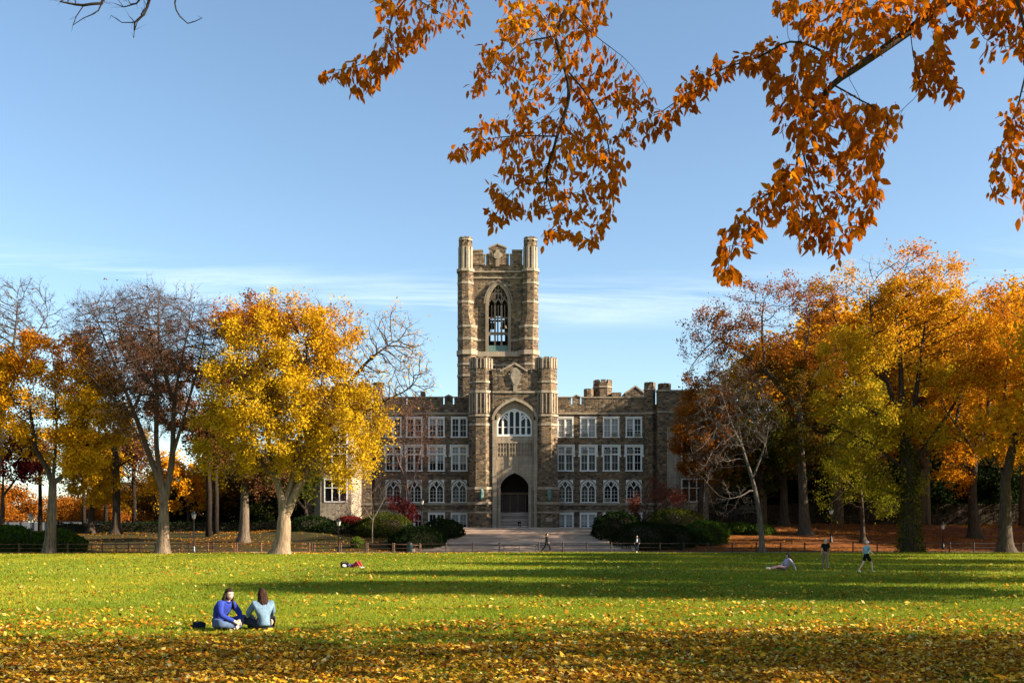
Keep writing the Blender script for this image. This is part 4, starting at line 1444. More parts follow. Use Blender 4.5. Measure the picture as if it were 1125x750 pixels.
acp = None
for row, s, i, dx, dz in (('top', 'R', 0, .42, 0.02), ('top', 'R', 1, -.42, .02), ('top', 'R', 2, .42, .02), ('top', 'R', 3, .42, .02),
                          ('mid', 'R', 0, .45, 2.42), ('mid', 'R', 1, -.45, 2.42), ('mid', 'R', 2, -.45, 2.42), ('mid', 'R', 3, -.45, 2.42),
                          ('arch', 'R', 0, -.46, .02), ('arch', 'R', 2, -.46, .02), ('arch', 'L', 3, -.46, .02)):
    px = (WX_R if s == 'R' else WX_L)[i]
    loc = (X_(px) + dx, YF + .1, Z_(ROWS[row][0]) + dz)
    rowname = {'top': 'foot of the %s top-floor window', 'mid': 'upper part of the %s middle-floor window', 'arch': 'foot of the %s pointed-arch window'}[row]
    lab = 'grey air conditioner at the ' + rowname % ORD[i if s == 'R' else 3 - i] + (' right of' if s == 'R' else ' left of') + ' the porch'
    lab = lab.replace('grey air conditioner', 'air conditioner')
    if acp is None:
        c, g = ac_mesh()
        acp = empty('air_conditioner', loc, 0, lab, 'air conditioner', 'air conditioners in the hall windows')
        c.obj('case', M['ac'], acp); g.obj('grille', M['grille'], acp)
    else:
        copy_tree(acp, loc, None, lab)

# ---- the broad stair up to the hall
st = empty('stone_stair', (X_(BX), FLIGHTS[0][0], 0.0), 0, 'broad pale stone staircase rising in flights to the arched entrance', 'stairs')
z = -.1
prev = None
steps = []
for fi, (a, b_, n) in enumerate(FLIGHTS):
    s = MB()
    z0 = fi * 6 * RISE
    tr = (b_ - a) / n
    end = FLIGHTS[fi + 1][0] if fi < 2 else 132.9
    for i in range(n):
        y0 = a + i * tr
        y1 = (a + (i + 1) * tr) if i < n - 1 else end
        # each tread has a slight nosing
        s.box(ST_X0, ST_X1, y0, y1, z0 - .5 + i * .001, z0 + (i + 1) * RISE - .04)
        s.box(ST_X0, ST_X1, y0 - .03, y1 - .031, z0 + (i + 1) * RISE - .038, z0 + (i + 1) * RISE)
    o = s.obj('flight', M['steps'], st)
    o.matrix_parent_inverse = Matrix.Translation(-st.location)
for x0, x1 in ((ST_X0 - .55, ST_X0 - .003), (ST_X1 + .003, ST_X1 + .55)):
    c = MB()
    for fi, (a, b_, n) in enumerate(FLIGHTS):
        zz = fi * 6 * RISE
        c.prism([(a - .3, -.6), (b_ + .2, -.6), (b_ + .2, zz + n * RISE + .28), (a - .3, zz + .35)], x0, x1)
        end = FLIGHTS[fi + 1][0] - .3 if fi < 2 else 132.5
        c.prism([(b_ + .203, -.6), (end - .003, -.6), (end - .003, zz + n * RISE + .28), (b_ + .203, zz + n * RISE + .28)], x0, x1)
    c.v = [(y, x, zv) for x, y, zv in c.v]       # built sideways: turn the profile along the flights
    c.f = [tuple(reversed(f)) for f in c.f]
    o = c.obj('side_wall', M['lime'], st)
    o.matrix_parent_inverse = Matrix.Translation(-st.location)
# forecourt in front of the wings
fc = MB()
fc.box(X_(497), X_(655), 128.5, 137, 2.3, 2.655)
# ------------------------------------------------------------------ growing trees
def colonize(pos, par, A, step, kill, infl=1e9, up=0.0, inertia=0.25, maxit=160, rng=RNG, cap=9000):
    """space colonisation: pos/par are lists of a first skeleton; A the points the branches reach for"""
    n = len(pos)
    Pn = np.zeros((cap, 3)); Pn[:n] = pos
    Pr = np.full(cap, -1, dtype=int); Pr[:n] = par
    kids = np.zeros(cap, dtype=int)
    for p in par:
        if p >= 0:
            kids[p] += 1
    A = np.asarray(A, dtype=float)
    bd = np.full(len(A), 1e18); bi = np.zeros(len(A), dtype=int)

    def upd(lo, hi):
        nonlocal bd, bi
        for s in range(lo, hi, 400):
            e = min(hi, s + 400)
            d = ((A[:, None, :] - Pn[None, s:e, :]) ** 2).sum(-1)
            k = d.argmin(1)
            dm = d[np.arange(len(A)), k]
            b = dm < bd
            bd[b] = dm[b]; bi[b] = k[b] + s
    upd(0, n)
    for it in range(maxit):
        keep = bd > kill * kill
        A, bd, bi = A[keep], bd[keep], bi[keep]
        act = bd < infl * infl
        if not act.any() or n >= cap - 1:
            break
        ids = bi[act]
        dirs = nrm(A[act] - Pn[ids])
        S = np.zeros((n, 3)); np.add.at(S, ids, dirs)
        u = np.unique(ids)
        u = u[kids[u] < 4]
        if not len(u):
            break
        d = nrm(S[u])
        pd = np.where(Pr[u, None] >= 0, nrm(Pn[u] - Pn[np.maximum(Pr[u], 0)]), 0)
        d = nrm(d + inertia * pd + np.array([0, 0, up]) + rng.normal(0, .13, d.shape))
        u, d = u[:cap - n], d[:cap - n]
        m = n + len(u)
        Pn[n:m] = Pn[u] + d * step
        Pr[n:m] = u
        kids[u] += 1
        upd(n, m)
        n = m
    return Pn[:n].copy(), Pr[:n].copy()


def resample(poly, step):
    """the polyline as a smooth bough, in steps"""
    V_ = [Vector(p) for p in poly]
    out = [V_[0]]
    for i in range(len(V_) - 1):
        a, b = V_[i], V_[i + 1]
        p = V_[i - 1] if i else a + (a - b)
        q = V_[i + 2] if i + 2 < len(V_) else b + (b - a)
        L = (b - a).length
        ta = (b - p) * (L / max(1e-6, L + (a - p).length))
        tb = (q - a) * (L / max(1e-6, L + (q - b).length))
        k = max(1, round(L / step))
        for j in range(1, k + 1):
            t = j / k
            out.append(a * (2 * t ** 3 - 3 * t ** 2 + 1) + ta * (t ** 3 - 2 * t ** 2 + t) + b * (3 * t ** 2 - 2 * t ** 3) + tb * (t ** 3 - t ** 2))
    return out


def skeleton(limbs, step):
    """limbs: polylines; each later one starts at the node of the earlier ones nearest to its first point"""
    pos, par = [], []
    for li, L in enumerate(limbs):
        R = resample(L, step)
        if li == 0:
            prev = -1
            for p in R:
                pos.append(p); par.append(prev); prev = len(pos) - 1
        else:
            d = [(p - R[0]).length_squared for p in pos]
            prev = int(np.argmin(d))
            for p in R[1:]:
                pos.append(p); par.append(prev); prev = len(pos) - 1
    return [tuple(p) for p in pos], par


def radii(Pn, Pr, r_tip, r_base):
    n = len(Pn)
    cnt = np.ones(n)
    for i in range(n - 1, 0, -1):
        if Pr[i] >= 0:
            cnt[Pr[i]] += cnt[i]
    ex = math.log(r_base / r_tip) / math.log(max(cnt[0], 3))
    return r_tip * cnt ** ex, cnt


def tubes(Pn, Pr, R, cnt, flare=0.0):
    n = len(Pn)
    main = np.full(n, -1)
    kids = [[] for _ in range(n)]
    for i in range(1, n):
        if Pr[i] >= 0:
            kids[Pr[i]].append(i)
    for i in range(n):
        if kids[i]:
            main[i] = max(kids[i], key=lambda k: cnt[k])
    starts = [(-1, 0)]
    for i in range(n):
        for k in kids[i]:
            if k != main[i]:
                starts.append((i, k))
    V, Q, T = [], [], []
    nv = 0
    for base, s in starts:
        path = [s]
        while main[path[-1]] >= 0:
            path.append(main[path[-1]])
        ids = ([base] if base >= 0 else []) + path
        if len(ids) < 2:
            continue
        p = Pn[ids]
        r = R[ids].copy()
        if base >= 0:
            r[0] = min(r[0] * .8, r[1] * 1.25)
        elif flare:
            z = p[:, 2] - p[0, 2]
            r = r * (1 + flare * np.exp(-z / (2.6 * R[0])) + .75 * flare * np.exp(-z / (.55 * R[0])))
        t = np.gradient(p, axis=0)
        t = nrm(t)
        mt = t.mean(0)
        ref = np.eye(3)[np.argmin(np.abs(mt))]
        u = nrm(np.cross(t, ref)); w = np.cross(t, u)
        k = 10 if r.max() > .25 else (6 if r.max() > .08 else (4 if r.max() > .03 else 3))
        a = np.arange(k) * 2 * math.pi / k
        rr = r[:, None] * np.ones(k)
        if base < 0 and flare:      # root ridges
            z = (p[:, 2] - p[0, 2])[:, None]
            rr = rr * (1 + .22 * np.exp(-z / (2.0 * R[0])) * np.sin(a * 3 + 1.0)[None, :] + .05 * np.sin(a * 2 + z * .5))
        ring = p[:, None, :] + rr[:, :, None] * (np.cos(a)[None, :, None] * u[:, None, :] + np.sin(a)[None, :, None] * w[:, None, :])
        m = len(ids)
        V.append(ring.reshape(-1, 3))
        i = np.arange(m - 1)[:, None] * k; j = np.arange(k)[None, :]; j2 = (j + 1) % k
        Q.append(np.stack([i + j, i + j2, i + k + j2, i + k + j], -1).reshape(-1, 4) + nv)
        nv += m * k
    return V, Q, nv


def twigs(base, dirs, length, rad, rng):
    """slim three-sided spikes"""
    n = len(base)
    d = nrm(dirs)
    ref = np.where(np.abs(d[:, 2:3]) > .8, np.array([[1., 0, 0]]), np.array([[0, 0, 1.]]))
    u = nrm(np.cross(d, ref)); w = np.cross(d, u)
    bend = rng.normal(0, .12, (n, 3))
    mid = base + (d * .5) * length[:, None] + bend * length[:, None] * .3
    tip = base + nrm(d + bend) * length[:, None]
    a = [0, 2.0944, 4.18879]
    B = [base + rad[:, None] * (math.cos(t) * u + math.sin(t) * w) for t in a]
    Mi = [mid + rad[:, None] * .7 * (math.cos(t) * u + math.sin(t) * w) for t in a]
    V = np.stack(B + Mi + [tip], 1).reshape(-1, 3)
    o = np.arange(n)[:, None] * 7
    Q = np.concatenate([o + np.array([[j, (j + 1) % 3, 3 + (j + 1) % 3, 3 + j]]) for j in range(3)])
    T = np.concatenate([o + np.array([[3 + j, 3 + (j + 1) % 3, 6]]) for j in range(3)])
    return V, Q, T, tip, nrm(tip - mid)


def leaf_quads(c, size, rng, droop=0.3, aspect=.6):
    """rhombic leaf-sprays, folded a little along the middle"""
    n = len(c)
    ax = rng.normal(0, 1, (n, 3)); ax[:, 2] -= droop
    ax = nrm(ax)
    s = nrm(np.cross(ax, rng.normal(0, 1, (n, 3))))
    nm = np.cross(ax, s)
    L = size[:, None]
    V = np.stack([c - ax * L * .5, c + s * L * aspect * .5 + nm * L * .10, c + ax * L * .5, c - s * L * aspect * .5 + nm * L * .10], 1).reshape(-1, 3)
    return V, np.arange(n * 4).reshape(-1, 4)


def clump(p, f, seed):
    """smooth pseudo-noise in about [-1, 1] for uneven foliage"""
    r = np.random.default_rng(seed)
    v = np.zeros(len(p))
    for k in range(6):
        w = r.normal(0, 1, 3) * f * (1 + .5 * k)
        v += np.sin(p @ w + r.uniform(0, 6.3)) / (1 + .35 * k)
    return v / 2.6


def ell_points(lobes, n, Y, rng, base):
    """points filling the crown lobes; a lobe is (px, py, rx, ry, weight, dy[, ...])"""
    w = np.array([l['rx'] * l['ry'] * l.get('w', 1) for l in lobes]); w = w / w.sum()
    out = []
    for l, k in zip(lobes, rng.multinomial(n, w)):
        s = Y / F
        c = np.array(P(l['x'], l['y'], Y)) + np.array([0, l.get('dy', 0), 0])
        r = np.array([l['rx'] * s, l.get('rd', (l['rx'] + l['ry']) / 2 * s * .85), l['ry'] * s])
        d = nrm(rng.normal(0, 1, (k, 3))) * (rng.uniform(0, 1, (k, 1)) ** .42)
        out.append(c + d * r)
    return np.concatenate(out) - np.array(base)


def tree(name, label, base_px, Y, limbs, lobes, r_base, bark, leafm=None, n_att=1500, n_leaf=30000, leaf=.34, twig=2, twig_len=.9, r_tip=.018,
         step=.75, kill=1.15, up=.05, seed=1, group=None, cat='tree', thin=.0, depth_wob=2.5, leaf_r=None, ivy=None, tint_z=0.25, flare=.55, jit=.34, gap=(.36, 1.35), twig2=0, spread_y=True):
    rng = np.random.default_rng(seed)
    bx, by = base_px
    b = P(bx, by, Y)
    b.z = tz(b.x, b.y) - .05
    root = empty(name, b, 0, label, cat, group)
    LL = []
    for li, L in enumerate(limbs):
        wob = rng.normal(0, depth_wob) if li else 0
        if n_leaf > 8000 and li:        # the limbs of a full crown run inside it
            wob = rng.uniform(.2, depth_wob * 1.4)
        pts = []
        for i, (px, py) in enumerate(L):
            p = P(px, py, Y) - b
            if li == 0 and i == 0:
                p = Vector((0, 0, -.1))
            p.y = (wob * (i / max(1, len(L) - 1))) if li else 0.0
            pts.append(p)
        LL.append(pts)
    # a limb that leaves another starts at that limb's own depth
    pos, par = skeleton(LL, step)
    A = ell_points(lobes, n_att, Y, rng, b)
    gz = terr(A[:, 0] + b.x, A[:, 1] + b.y) - b.z
    A = A[A[:, 2] > gz + 1.0]
    Pn, Pr = colonize(pos, par, A, step, kill, up=up, rng=rng)
    R, cnt = radii(Pn, Pr, r_tip, r_base)
    # limbs taper along their length
    k0 = 0
    for li, L in enumerate(LL):
        m = len(resample(L, step)) - (1 if li else 0)
        fr = np.linspace(0, 1, m)
        R[k0:k0 + m] *= 1 - (.62 if li else .70) * fr ** (1.0 if li else 1.4)
        k0 += m
    for i in range(1, len(R)):
        if Pr[i] >= 0:
            R[i] = min(R[i], R[Pr[i]] * .985)
    R = np.maximum(R, r_tip)
    V, Q, nv = tubes(Pn, Pr, R, cnt, flare)
    Tt = []
    # fine twigs
    thinid = np.where(cnt <= 5)[0]
    thinid = thinid[Pr[thinid] >= 0]
    nd_ = nrm(Pn - Pn[np.maximum(Pr, 0)])
    tips = Pn[thinid]
    if twig:
        ids = np.repeat(thinid, twig)
        d = nd_[ids] * .8 + rng.normal(0, .55, (len(ids), 3)) + np.array([0, 0, .25])
        ln = rng.uniform(.5, 1.2, len(ids)) * twig_len
        vv, q, t, tp, td = twigs(Pn[ids], d, ln, np.full(len(ids), r_tip * .75), rng)
        V.append(vv); Q.append(q + nv); Tt.append(t + nv); nv += len(vv)
        if twig2:
            i2 = np.repeat(np.arange(len(ids)), twig2)
            f = rng.uniform(.3, .9, (len(i2), 1))
            b2 = Pn[ids][i2] * (1 - f) + tp[i2] * f
            vv, q, t, tp2, _ = twigs(b2, td[i2] * .7 + rng.normal(0, .6, (len(i2), 3)), rng.uniform(.4, .9, len(i2)) * twig_len * .7, np.full(len(i2), r_tip * .5), rng)
            V.append(vv); Q.append(q + nv); Tt.append(t + nv); nv += len(vv)
        tips = np.concatenate([tips, tp])
    fast_mesh('trunk', np.concatenate(V), [np.concatenate(Q)] + ([np.concatenate(Tt)] if Tt else []), bark, root, smooth=True)
    if leafm is not None and n_leaf:
        # how leafy each twig is depends on the lobe it grew in and on clumping
        s = Y / F
        best = np.full(len(tips), 1e9); lw = np.ones(len(tips)); lt = np.zeros(len(tips))
        for l in lobes:
            c = np.array(P(l['x'], l['y'], Y)) + np.array([0, l.get('dy', 0), 0]) - np.array(b)
            r = np.array([l['rx'] * s, l.get('rd', (l['rx'] + l['ry']) / 2 * s * .85), l['ry'] * s])
            q = (((tips - c) / r) ** 2).sum(1)
            m = q < best
            best[m] = q[m]; lw[m] = l.get('lw', 1.0); lt[m] = l.get('t', .5)
        cl = clump(tips, .46, seed + 5)
        wgt = lw * np.clip(gap[0] + gap[1] * cl - thin, .012, 2.0)
        wgt /= wgt.sum()
        pick = rng.choice(len(tips), n_leaf, p=wgt)
        c = tips[pick] + rng.normal(0, jit, (n_leaf, 3)) * np.array([1, 1, .85])
        ok = c[:, 2] > 1.2
        c, pick = c[ok], pick[ok]
        sz = rng.uniform(.6, 1.35, len(c)) * leaf
        vv, q = leaf_quads(c, sz, rng)
        zz = (c[:, 2] - c[:, 2].min()) / max(1e-3, np.ptp(c[:, 2]))
        tint = lt[pick] + .16 * clump(c, .55, seed + 9) + rng.normal(0, .11, len(c)) + tint_z * (zz - .5)
        fast_mesh('crown', vv, [q], leafm, root, tint=tint)
    if ivy:
        k, h = ivy
        zz = rng.uniform(0, 1, k) ** 1.2 * h
        a = rng.uniform(0, 6.28, k)
        i0 = np.clip((zz / step).astype(int), 0, len(LL[0]) * 50)
        main_z = Pn[:, 2]
        j = np.array([int(np.argmin(np.abs(main_z[:40] - z))) for z in zz])
        rr = R[j] * (1 + .55 * np.exp(-zz / (2.2 * R[0]))) + np.abs(rng.normal(0.10, .15, k))
        c = np.stack([Pn[j, 0] + rr * np.cos(a), Pn[j, 1] + rr * np.sin(a), zz], 1)
        vv, q = leaf_quads(c, rng.uniform(.14, .34, k), rng, 1.0)
        fast_mesh('ivy', vv, [q], M['leaf_olive'], root, tint=.4 + rng.normal(0, .25, k))
    return root


def lb(x, y, rx, ry, w=1.0, lw=1.0, t=.5, dy=0.0, **k):
    return dict(x=x, y=y, rx=rx, ry=ry, w=w, lw=lw, t=t, dy=dy, **k)


M['leaf_yellow'] = leaf_mat('yellow_leaves', [(0, (.56, .36, .015)), (.35, (.66, .40, .016)), (.65, (.60, .28, .012)), (1, (.42, .13, .010))])
M['leaf_gold'] = leaf_mat('golden_orange_leaves', [(0, (.64, .37, .014)), (.4, (.62, .295, .011)), (.7, (.54, .205, .010)), (1, (.36, .095, .012))], k=.93)
M['leaf_mix'] = leaf_mat('olive_to_orange_leaves', [(0, (.10, .12, .012)), (.3, (.30, .23, .014)), (.55, (.56, .33, .016)), (.8, (.56, .265, .014)), (1, (.46, .16, .012))], k=1.0)
M['leaf_rust'] = leaf_mat('rust_leaves', [(0, (.09, .085, .012)), (.3, (.17, .085, .012)), (.6, (.26, .085, .012)), (1, (.36, .12, .012))])
M['leaf_brown'] = leaf_mat('brown_leaves', [(0, (.10, .045, .020)), (.5, (.19, .07, .026)), (1, (.30, .10, .02))], .25)
M['leaf_olive'] = leaf_mat('olive_leaves', [(0, (.035, .045, .010)), (.5, (.10, .11, .014)), (1, (.24, .20, .02))])
M['leaf_lime'] = leaf_mat('yellow_green_leaves', [(0, (.09, .10, .010)), (.5, (.24, .22, .014)), (1, (.46, .34, .016))], k=.72)
M['leaf_dark'] = leaf_mat('dark_evergreen_leaves', [(0, (.010, .018, .008)), (.5, (.018, .032, .010)), (1, (.040, .055, .014))], .12)
M['leaf_hedge'] = leaf_mat('yew_leaves', [(0, (.010, .020, .007)), (.5, (.020, .036, .010)), (1, (.045, .065, .014))], .1, k=.62)
M['leaf_red'] = leaf_mat('crimson_leaves', [(0, (.075, .010, .012)), (.5, (.15, .020, .018)), (1, (.27, .055, .025))])
M['leaf_rose'] = leaf_mat('dusty_red_leaves', [(0, (.10, .022, .016)), (.5, (.22, .055, .035)), (1, (.36, .12, .06))])
M['leaf_green'] = leaf_mat('mid_green_leaves', [(0, (.03, .06, .010)), (.5, (.07, .12, .016)), (1, (.16, .20, .02))])

# ---- the big trees on the left
tree('elm_tree', 'large bright yellow elm with forked pale trunk left of the hall', (309, 608), 95,
     [[(309, 608), (312, 580), (311, 556), (305, 530), (296, 490), (290, 430), (283, 380)],
      [(312, 572), (325, 540), (345, 500), (361, 470), (375, 430), (385, 385)],
      [(311, 556), (321, 522), (326, 480), (331, 420), (333, 362)],
      [(345, 500), (385, 462), (420, 440), (448, 424)],
      [(305, 530), (272, 490), (246, 452), (231, 420)],
      [(375, 430), (405, 395), (430, 375)]],
     [lb(298, 425, 72, 95, 1.2, t=.30), lb(345, 400, 55, 72, 1, t=.42), lb(243, 470, 30, 60, .9, t=.08), lb(335, 480, 62, 48, 1, t=.18), lb(392, 468, 34, 64, 1.5, 1.0, t=.25),
      lb(428, 398, 42, 58, 3.0, .04, t=.5), lb(300, 362, 66, 34, 1, t=.80), lb(370, 362, 30, 28, .6, .7, t=.7), lb(452, 420, 26, 38, 2.4, .02, t=.5), lb(262, 500, 45, 35, .7, t=.05), lb(365, 503, 36, 34, .9, .8, t=.1), lb(320, 335, 50, 16, .5, .12, t=.8)],
     .62, M['bark_warm'], M['leaf_yellow'], 4200, 90000, .235, gap=(.52, 1.05), twig=2, twig_len=1.2, seed=3, tint_z=.25, twig2=2, r_tip=.022, step=.62, kill=.9)
tree('elm_tree', 'tall bare elm with spreading vase of brown twigs and lit flared trunk', (179, 608), 95.5,
     [[(177, 608), (180, 572), (179, 540), (172, 490), (172, 430), (166, 370), (160, 330)],
      [(179, 540), (164, 500), (150, 460), (130, 410), (110, 360), (98, 330)],
      [(181, 552), (188, 505), (190, 440), (200, 380), (211, 334)],
      [(188, 505), (205, 452), (220, 402), (230, 360)],
      [(150, 460), (120, 430), (95, 400)], [(172, 430), (140, 380), (130, 335)], [(190, 440), (182, 390), (186, 330)]],
     [lb(160, 385, 78, 66, 1.4, t=.3), lb(125, 365, 48, 44, .8), lb(205, 370, 40, 48, .8), lb(160, 345, 62, 24, .9), lb(165, 450, 50, 45, .5)],
     .50, M['bark_brown'], M['leaf_brown'], 5200, 700, .24, twig=3, twig_len=1.7, twig2=4, seed=7, r_tip=.025, step=.62, kill=.86, up=.16, depth_wob=3)
tree('elm_tree', 'golden orange tree with low forked dark trunk at far left', (54, 608), 97,
     [[(54, 608), (57, 565), (58, 530), (60, 505), (62, 470), (60, 420)],
      [(58, 530), (40, 502), (25, 486), (10, 468)], [(58, 532), (76, 514), (92, 488), (105, 462)], [(40, 502), (32, 460), (25, 430)], [(92, 488), (98, 450), (100, 420)]],
     [lb(48, 445, 66, 50, 1.2, t=.35), lb(95, 450, 42, 48, 1, t=.25), lb(12, 425, 40, 45, 1, t=.4), lb(60, 395, 55, 26, .8, t=.65), lb(20, 490, 32, 25, .5, t=.5), lb(85, 495, 40, 26, .6, t=.2)],
     .48, M['bark'], M['leaf_gold'], 1800, 56000, .25, gap=(.48, 1.15), seed=12, flare=.4)
tree('elm_tree', 'leafless tree with fine dark twigs above golden tree at far left', (-8, 606), 104,
     [[(-8, 606), (-5, 540), (0, 480), (8, 420), (16, 370), (20, 330)], [(0, 480), (-20, 420), (-30, 370)], [(8, 420), (30, 380), (48, 345)], [(0, 450), (30, 400), (60, 370)]],
     [lb(18, 360, 52, 50, 1.2), lb(-15, 380, 50, 50, .8), lb(25, 330, 40, 22, .7)], .5, M['bark_mid'], M['leaf_brown'], 2400, 250, .25, twig=3, twig_len=1.3, twig2=3, seed=17, up=.12, r_tip=.027)
tree('oak_tree', 'rust brown tree behind bare elm on the left', (128, 590), 124,
     [[(128, 590), (128, 540), (126, 480), (120, 420)], [(127, 500), (100, 440), (85, 400)], [(127, 490), (150, 440), (165, 400)]],
     [lb(120, 395, 62, 42, 1, t=.35), lb(95, 420, 40, 34, .8, t=.3), lb(160, 420, 40, 50, .8, t=.3), lb(190, 420, 30, 60, .6, t=.25)], .5, M['bark_dark'], M['leaf_brown'], 1100, 24000, .29, seed=23, thin=.15)
tree('oak_tree', 'reddish brown tree rising behind the yellow elm', (268, 594), 112,
     [[(268, 594), (269, 540), (268, 480), (264, 420), (258, 370)], [(268, 480), (250, 430), (238, 380)], [(266, 450), (285, 400), (292, 360)], [(269, 545), (285, 520), (295, 500)]],
     [lb(248, 368, 34, 42, 1, t=.6), lb(275, 360, 40, 34, 1, t=.75), lb(240, 420, 30, 40, .8, t=.4), lb(270, 440, 40, 50, .8, t=.3), lb(285, 520, 34, 30, .5, t=.2)], .50, M['bark'], M['leaf_brown'], 1200, 29000, .26, seed=29)
tree('maple_tree', 'low hanging golden maple between far left trees', (100, 590), 126,
     [[(100, 590), (101, 560), (104, 520), (110, 490)], [(102, 545), (80, 520), (65, 505)], [(104, 530), (130, 510), (150, 495)]],
     [lb(110, 520, 48, 40, 1, t=.2), lb(140, 500, 34, 38, .9, t=.15), lb(75, 515, 40, 34, .8, t=.4), lb(158, 540, 22, 28, .6, t=.3)], .36, M['bark_dark'], M['leaf_gold'], 900, 30000, .28, seed=31)
tree('maple_tree', 'dark crimson maple at left edge of the view', (2, 588), 118,
     [[(2, 588), (3, 545), (4, 500)], [(3, 545), (20, 515), (28, 495)]], [lb(6, 500, 30, 34, 1, t=.3), lb(22, 515, 22, 22, .6, t=.4), lb(-20, 510, 25, 35, .8)], .3, M['bark_dark'], M['leaf_red'], 500, 8000, .34, seed=37, thin=.1)
tree('maple_tree', 'small orange maple glowing behind the elm trunks', (207, 586), 142,
     [[(207, 586), (207, 560), (206, 540)]], [lb(204, 545, 32, 26, 1, t=.5), lb(190, 520, 22, 24, .7, t=.4), lb(225, 530, 20, 24, .6, t=.7)], .25, M['bark_dark'], M['leaf_gold'], 500, 7500, .4, seed=41, thin=.1)
tree('oak_tree', 'dull olive tree beside the hall behind the yellow elm', (338, 584), 131,
     [[(338, 584), (336, 560), (332, 530)], [(336, 560), (318, 540), (308, 520)]], [lb(318, 530, 34, 34, 1, t=.5), lb(300, 550, 26, 24, .8, t=.4), lb(330, 500, 26, 26, .7, t=.6)], .3, M['bark_dark'], M['leaf_olive'], 500, 7500, .34, seed=43)

# ---- the big trees on the right
tree('elm_tree', 'largest orange elm on the right with ivy clad trunk', (1000, 606), 101,
     [[(1000, 606), (1000, 560), (998, 505), (990, 468), (975, 420), (960, 370), (955, 325)],
      [(996, 492), (1010, 432), (1020, 380), (1032, 326)], [(990, 468), (950, 442), (922, 420)], [(1000, 512), (1040, 462), (1066, 420), (1078, 370)],
      [(990, 468), (993, 400), (990, 340), (992, 300)], [(975, 420), (940, 380), (925, 340)], [(998, 520), (965, 490), (940, 475)]],
     [lb(1000, 345, 80, 66, 1.4, t=.72), lb(990, 298, 58, 28, .9, t=.85), lb(1050, 380, 40, 66, 1, t=.75), lb(945, 400, 50, 60, 1, t=.5), lb(940, 470, 50, 46, 1, t=.36), lb(1000, 430, 60, 50, .8, t=.5),
      lb(1055, 330, 34, 44, .7, t=.8), lb(1020, 480, 50, 40, .6, t=.42), lb(930, 330, 34, 40, .7, t=.75), lb(985, 535, 46, 26, .35, .5, t=.25)],
     .80, M['bark_dark'], M['leaf_mix'], 2900, 52000, .25, gap=(.32, 1.5), seed=53, flare=.3, ivy=(2600, 11), tint_z=.2, twig2=0)
tree('oak_tree', 'dark rust coloured tree with straight trunk right of the hall', (885, 589), 118,
     [[(885, 589), (881, 520), (878, 450), (882, 400), (890, 350), (884, 318)], [(878, 450), (840, 402), (800, 372), (768, 350)], [(880, 430), (918, 382), (926, 350)], [(840, 402), (838, 350), (842, 325)], [(879, 470), (850, 440), (820, 430)]],
     [lb(825, 365, 66, 52, 1.2, t=.55), lb(875, 335, 48, 34, 1, t=.75), lb(775, 390, 34, 46, .9, .7, t=.5), lb(905, 380, 36, 50, .8, t=.6), lb(850, 430, 46, 40, .9, t=.2), lb(885, 470, 40, 50, .7, t=.15)],
     .58, M['bark_mid'], M['leaf_rust'], 2200, 34000, .25, gap=(.32, 1.5), seed=59, thin=.12)
tree('maple_tree', 'orange brown maple screening the right end of the hall', (768, 590), 121,
     [[(768, 590), (770, 550), (772, 510), (768, 460)], [(771, 530), (790, 500), (800, 470)], [(771, 520), (755, 490), (748, 460)]],
     [lb(775, 475, 38, 60, 1.2, t=.75), lb(757, 470, 22, 44, .8, t=.9), lb(800, 500, 32, 40, .7, t=.4), lb(778, 430, 28, 28, .7, t=.7)], .36, M['bark_dark'], M['leaf_rust'], 1100, 30000, .26, seed=61, thin=.05)
tree('elm_tree', 'leaning leafless tree with pale twigs on the right', (838, 606), 100,
     [[(838, 606), (835, 572), (828, 532), (816, 492), (809, 450), (806, 425)], [(828, 536), (812, 545), (798, 548)], [(826, 528), (840, 490), (846, 460)], [(816, 492), (790, 470), (775, 455)], [(816, 492), (800, 460), (790, 430)]],
     [lb(806, 445, 44, 44, 1.2), lb(790, 480, 36, 40, .8), lb(800, 552, 24, 20, .9), lb(835, 470, 22, 40, .5), lb(775, 500, 22, 36, .4)],
     .27, M['bark_pale'], None, 1900, 0, twig=3, twig_len=1.1, twig2=3, seed=67, r_tip=.021, step=.6, kill=.9, up=.02)
tree('elm_tree', 'orange tree with high forked trunk behind the fence on the right', (1070, 592), 114,
     [[(1070, 592), (1068, 540), (1068, 496), (1050, 466), (1038, 448), (1030, 410)], [(1068, 496), (1086, 470), (1092, 440), (1096, 380)], [(1050, 466), (1060, 430), (1062, 390)]],
     [lb(1090, 400, 45, 70, 1.2, t=.6), lb(1055, 430, 34, 50, .8, t=.5), lb(1100, 480, 30, 40, .6, t=.4), lb(1045, 510, 26, 30, .4, t=.7)], .55, M['bark_dark'], M['leaf_gold'], 1300, 21000, .27, gap=(.32, 1.5), seed=71)
tree('elm_tree', 'thick curving trunk with orange crown at right edge', (1105, 607), 98.5,
     [[(1105, 607), (1104, 565), (1104, 530), (1092, 502), (1082, 478), (1075, 430)], [(1104, 532), (1114, 492), (1126, 460), (1138, 410), (1140, 360)], [(1126, 460), (1160, 430), (1180, 400)], [(1114, 492), (1105, 440), (1110, 380)]],
     [lb(1120, 390, 44, 62, 1.2, .9, t=.5), lb(1150, 430, 50, 70, 1, .9, t=.5), lb(1115, 335, 36, 34, .9, .25, t=.7), lb(1085, 470, 30, 40, .6, t=.3), lb(1160, 340, 40, 40, .6, .4)], .58, M['bark_mid'], M['leaf_gold'], 1900, 29000, .25, gap=(.32, 1.5), seed=73, twig2=1)
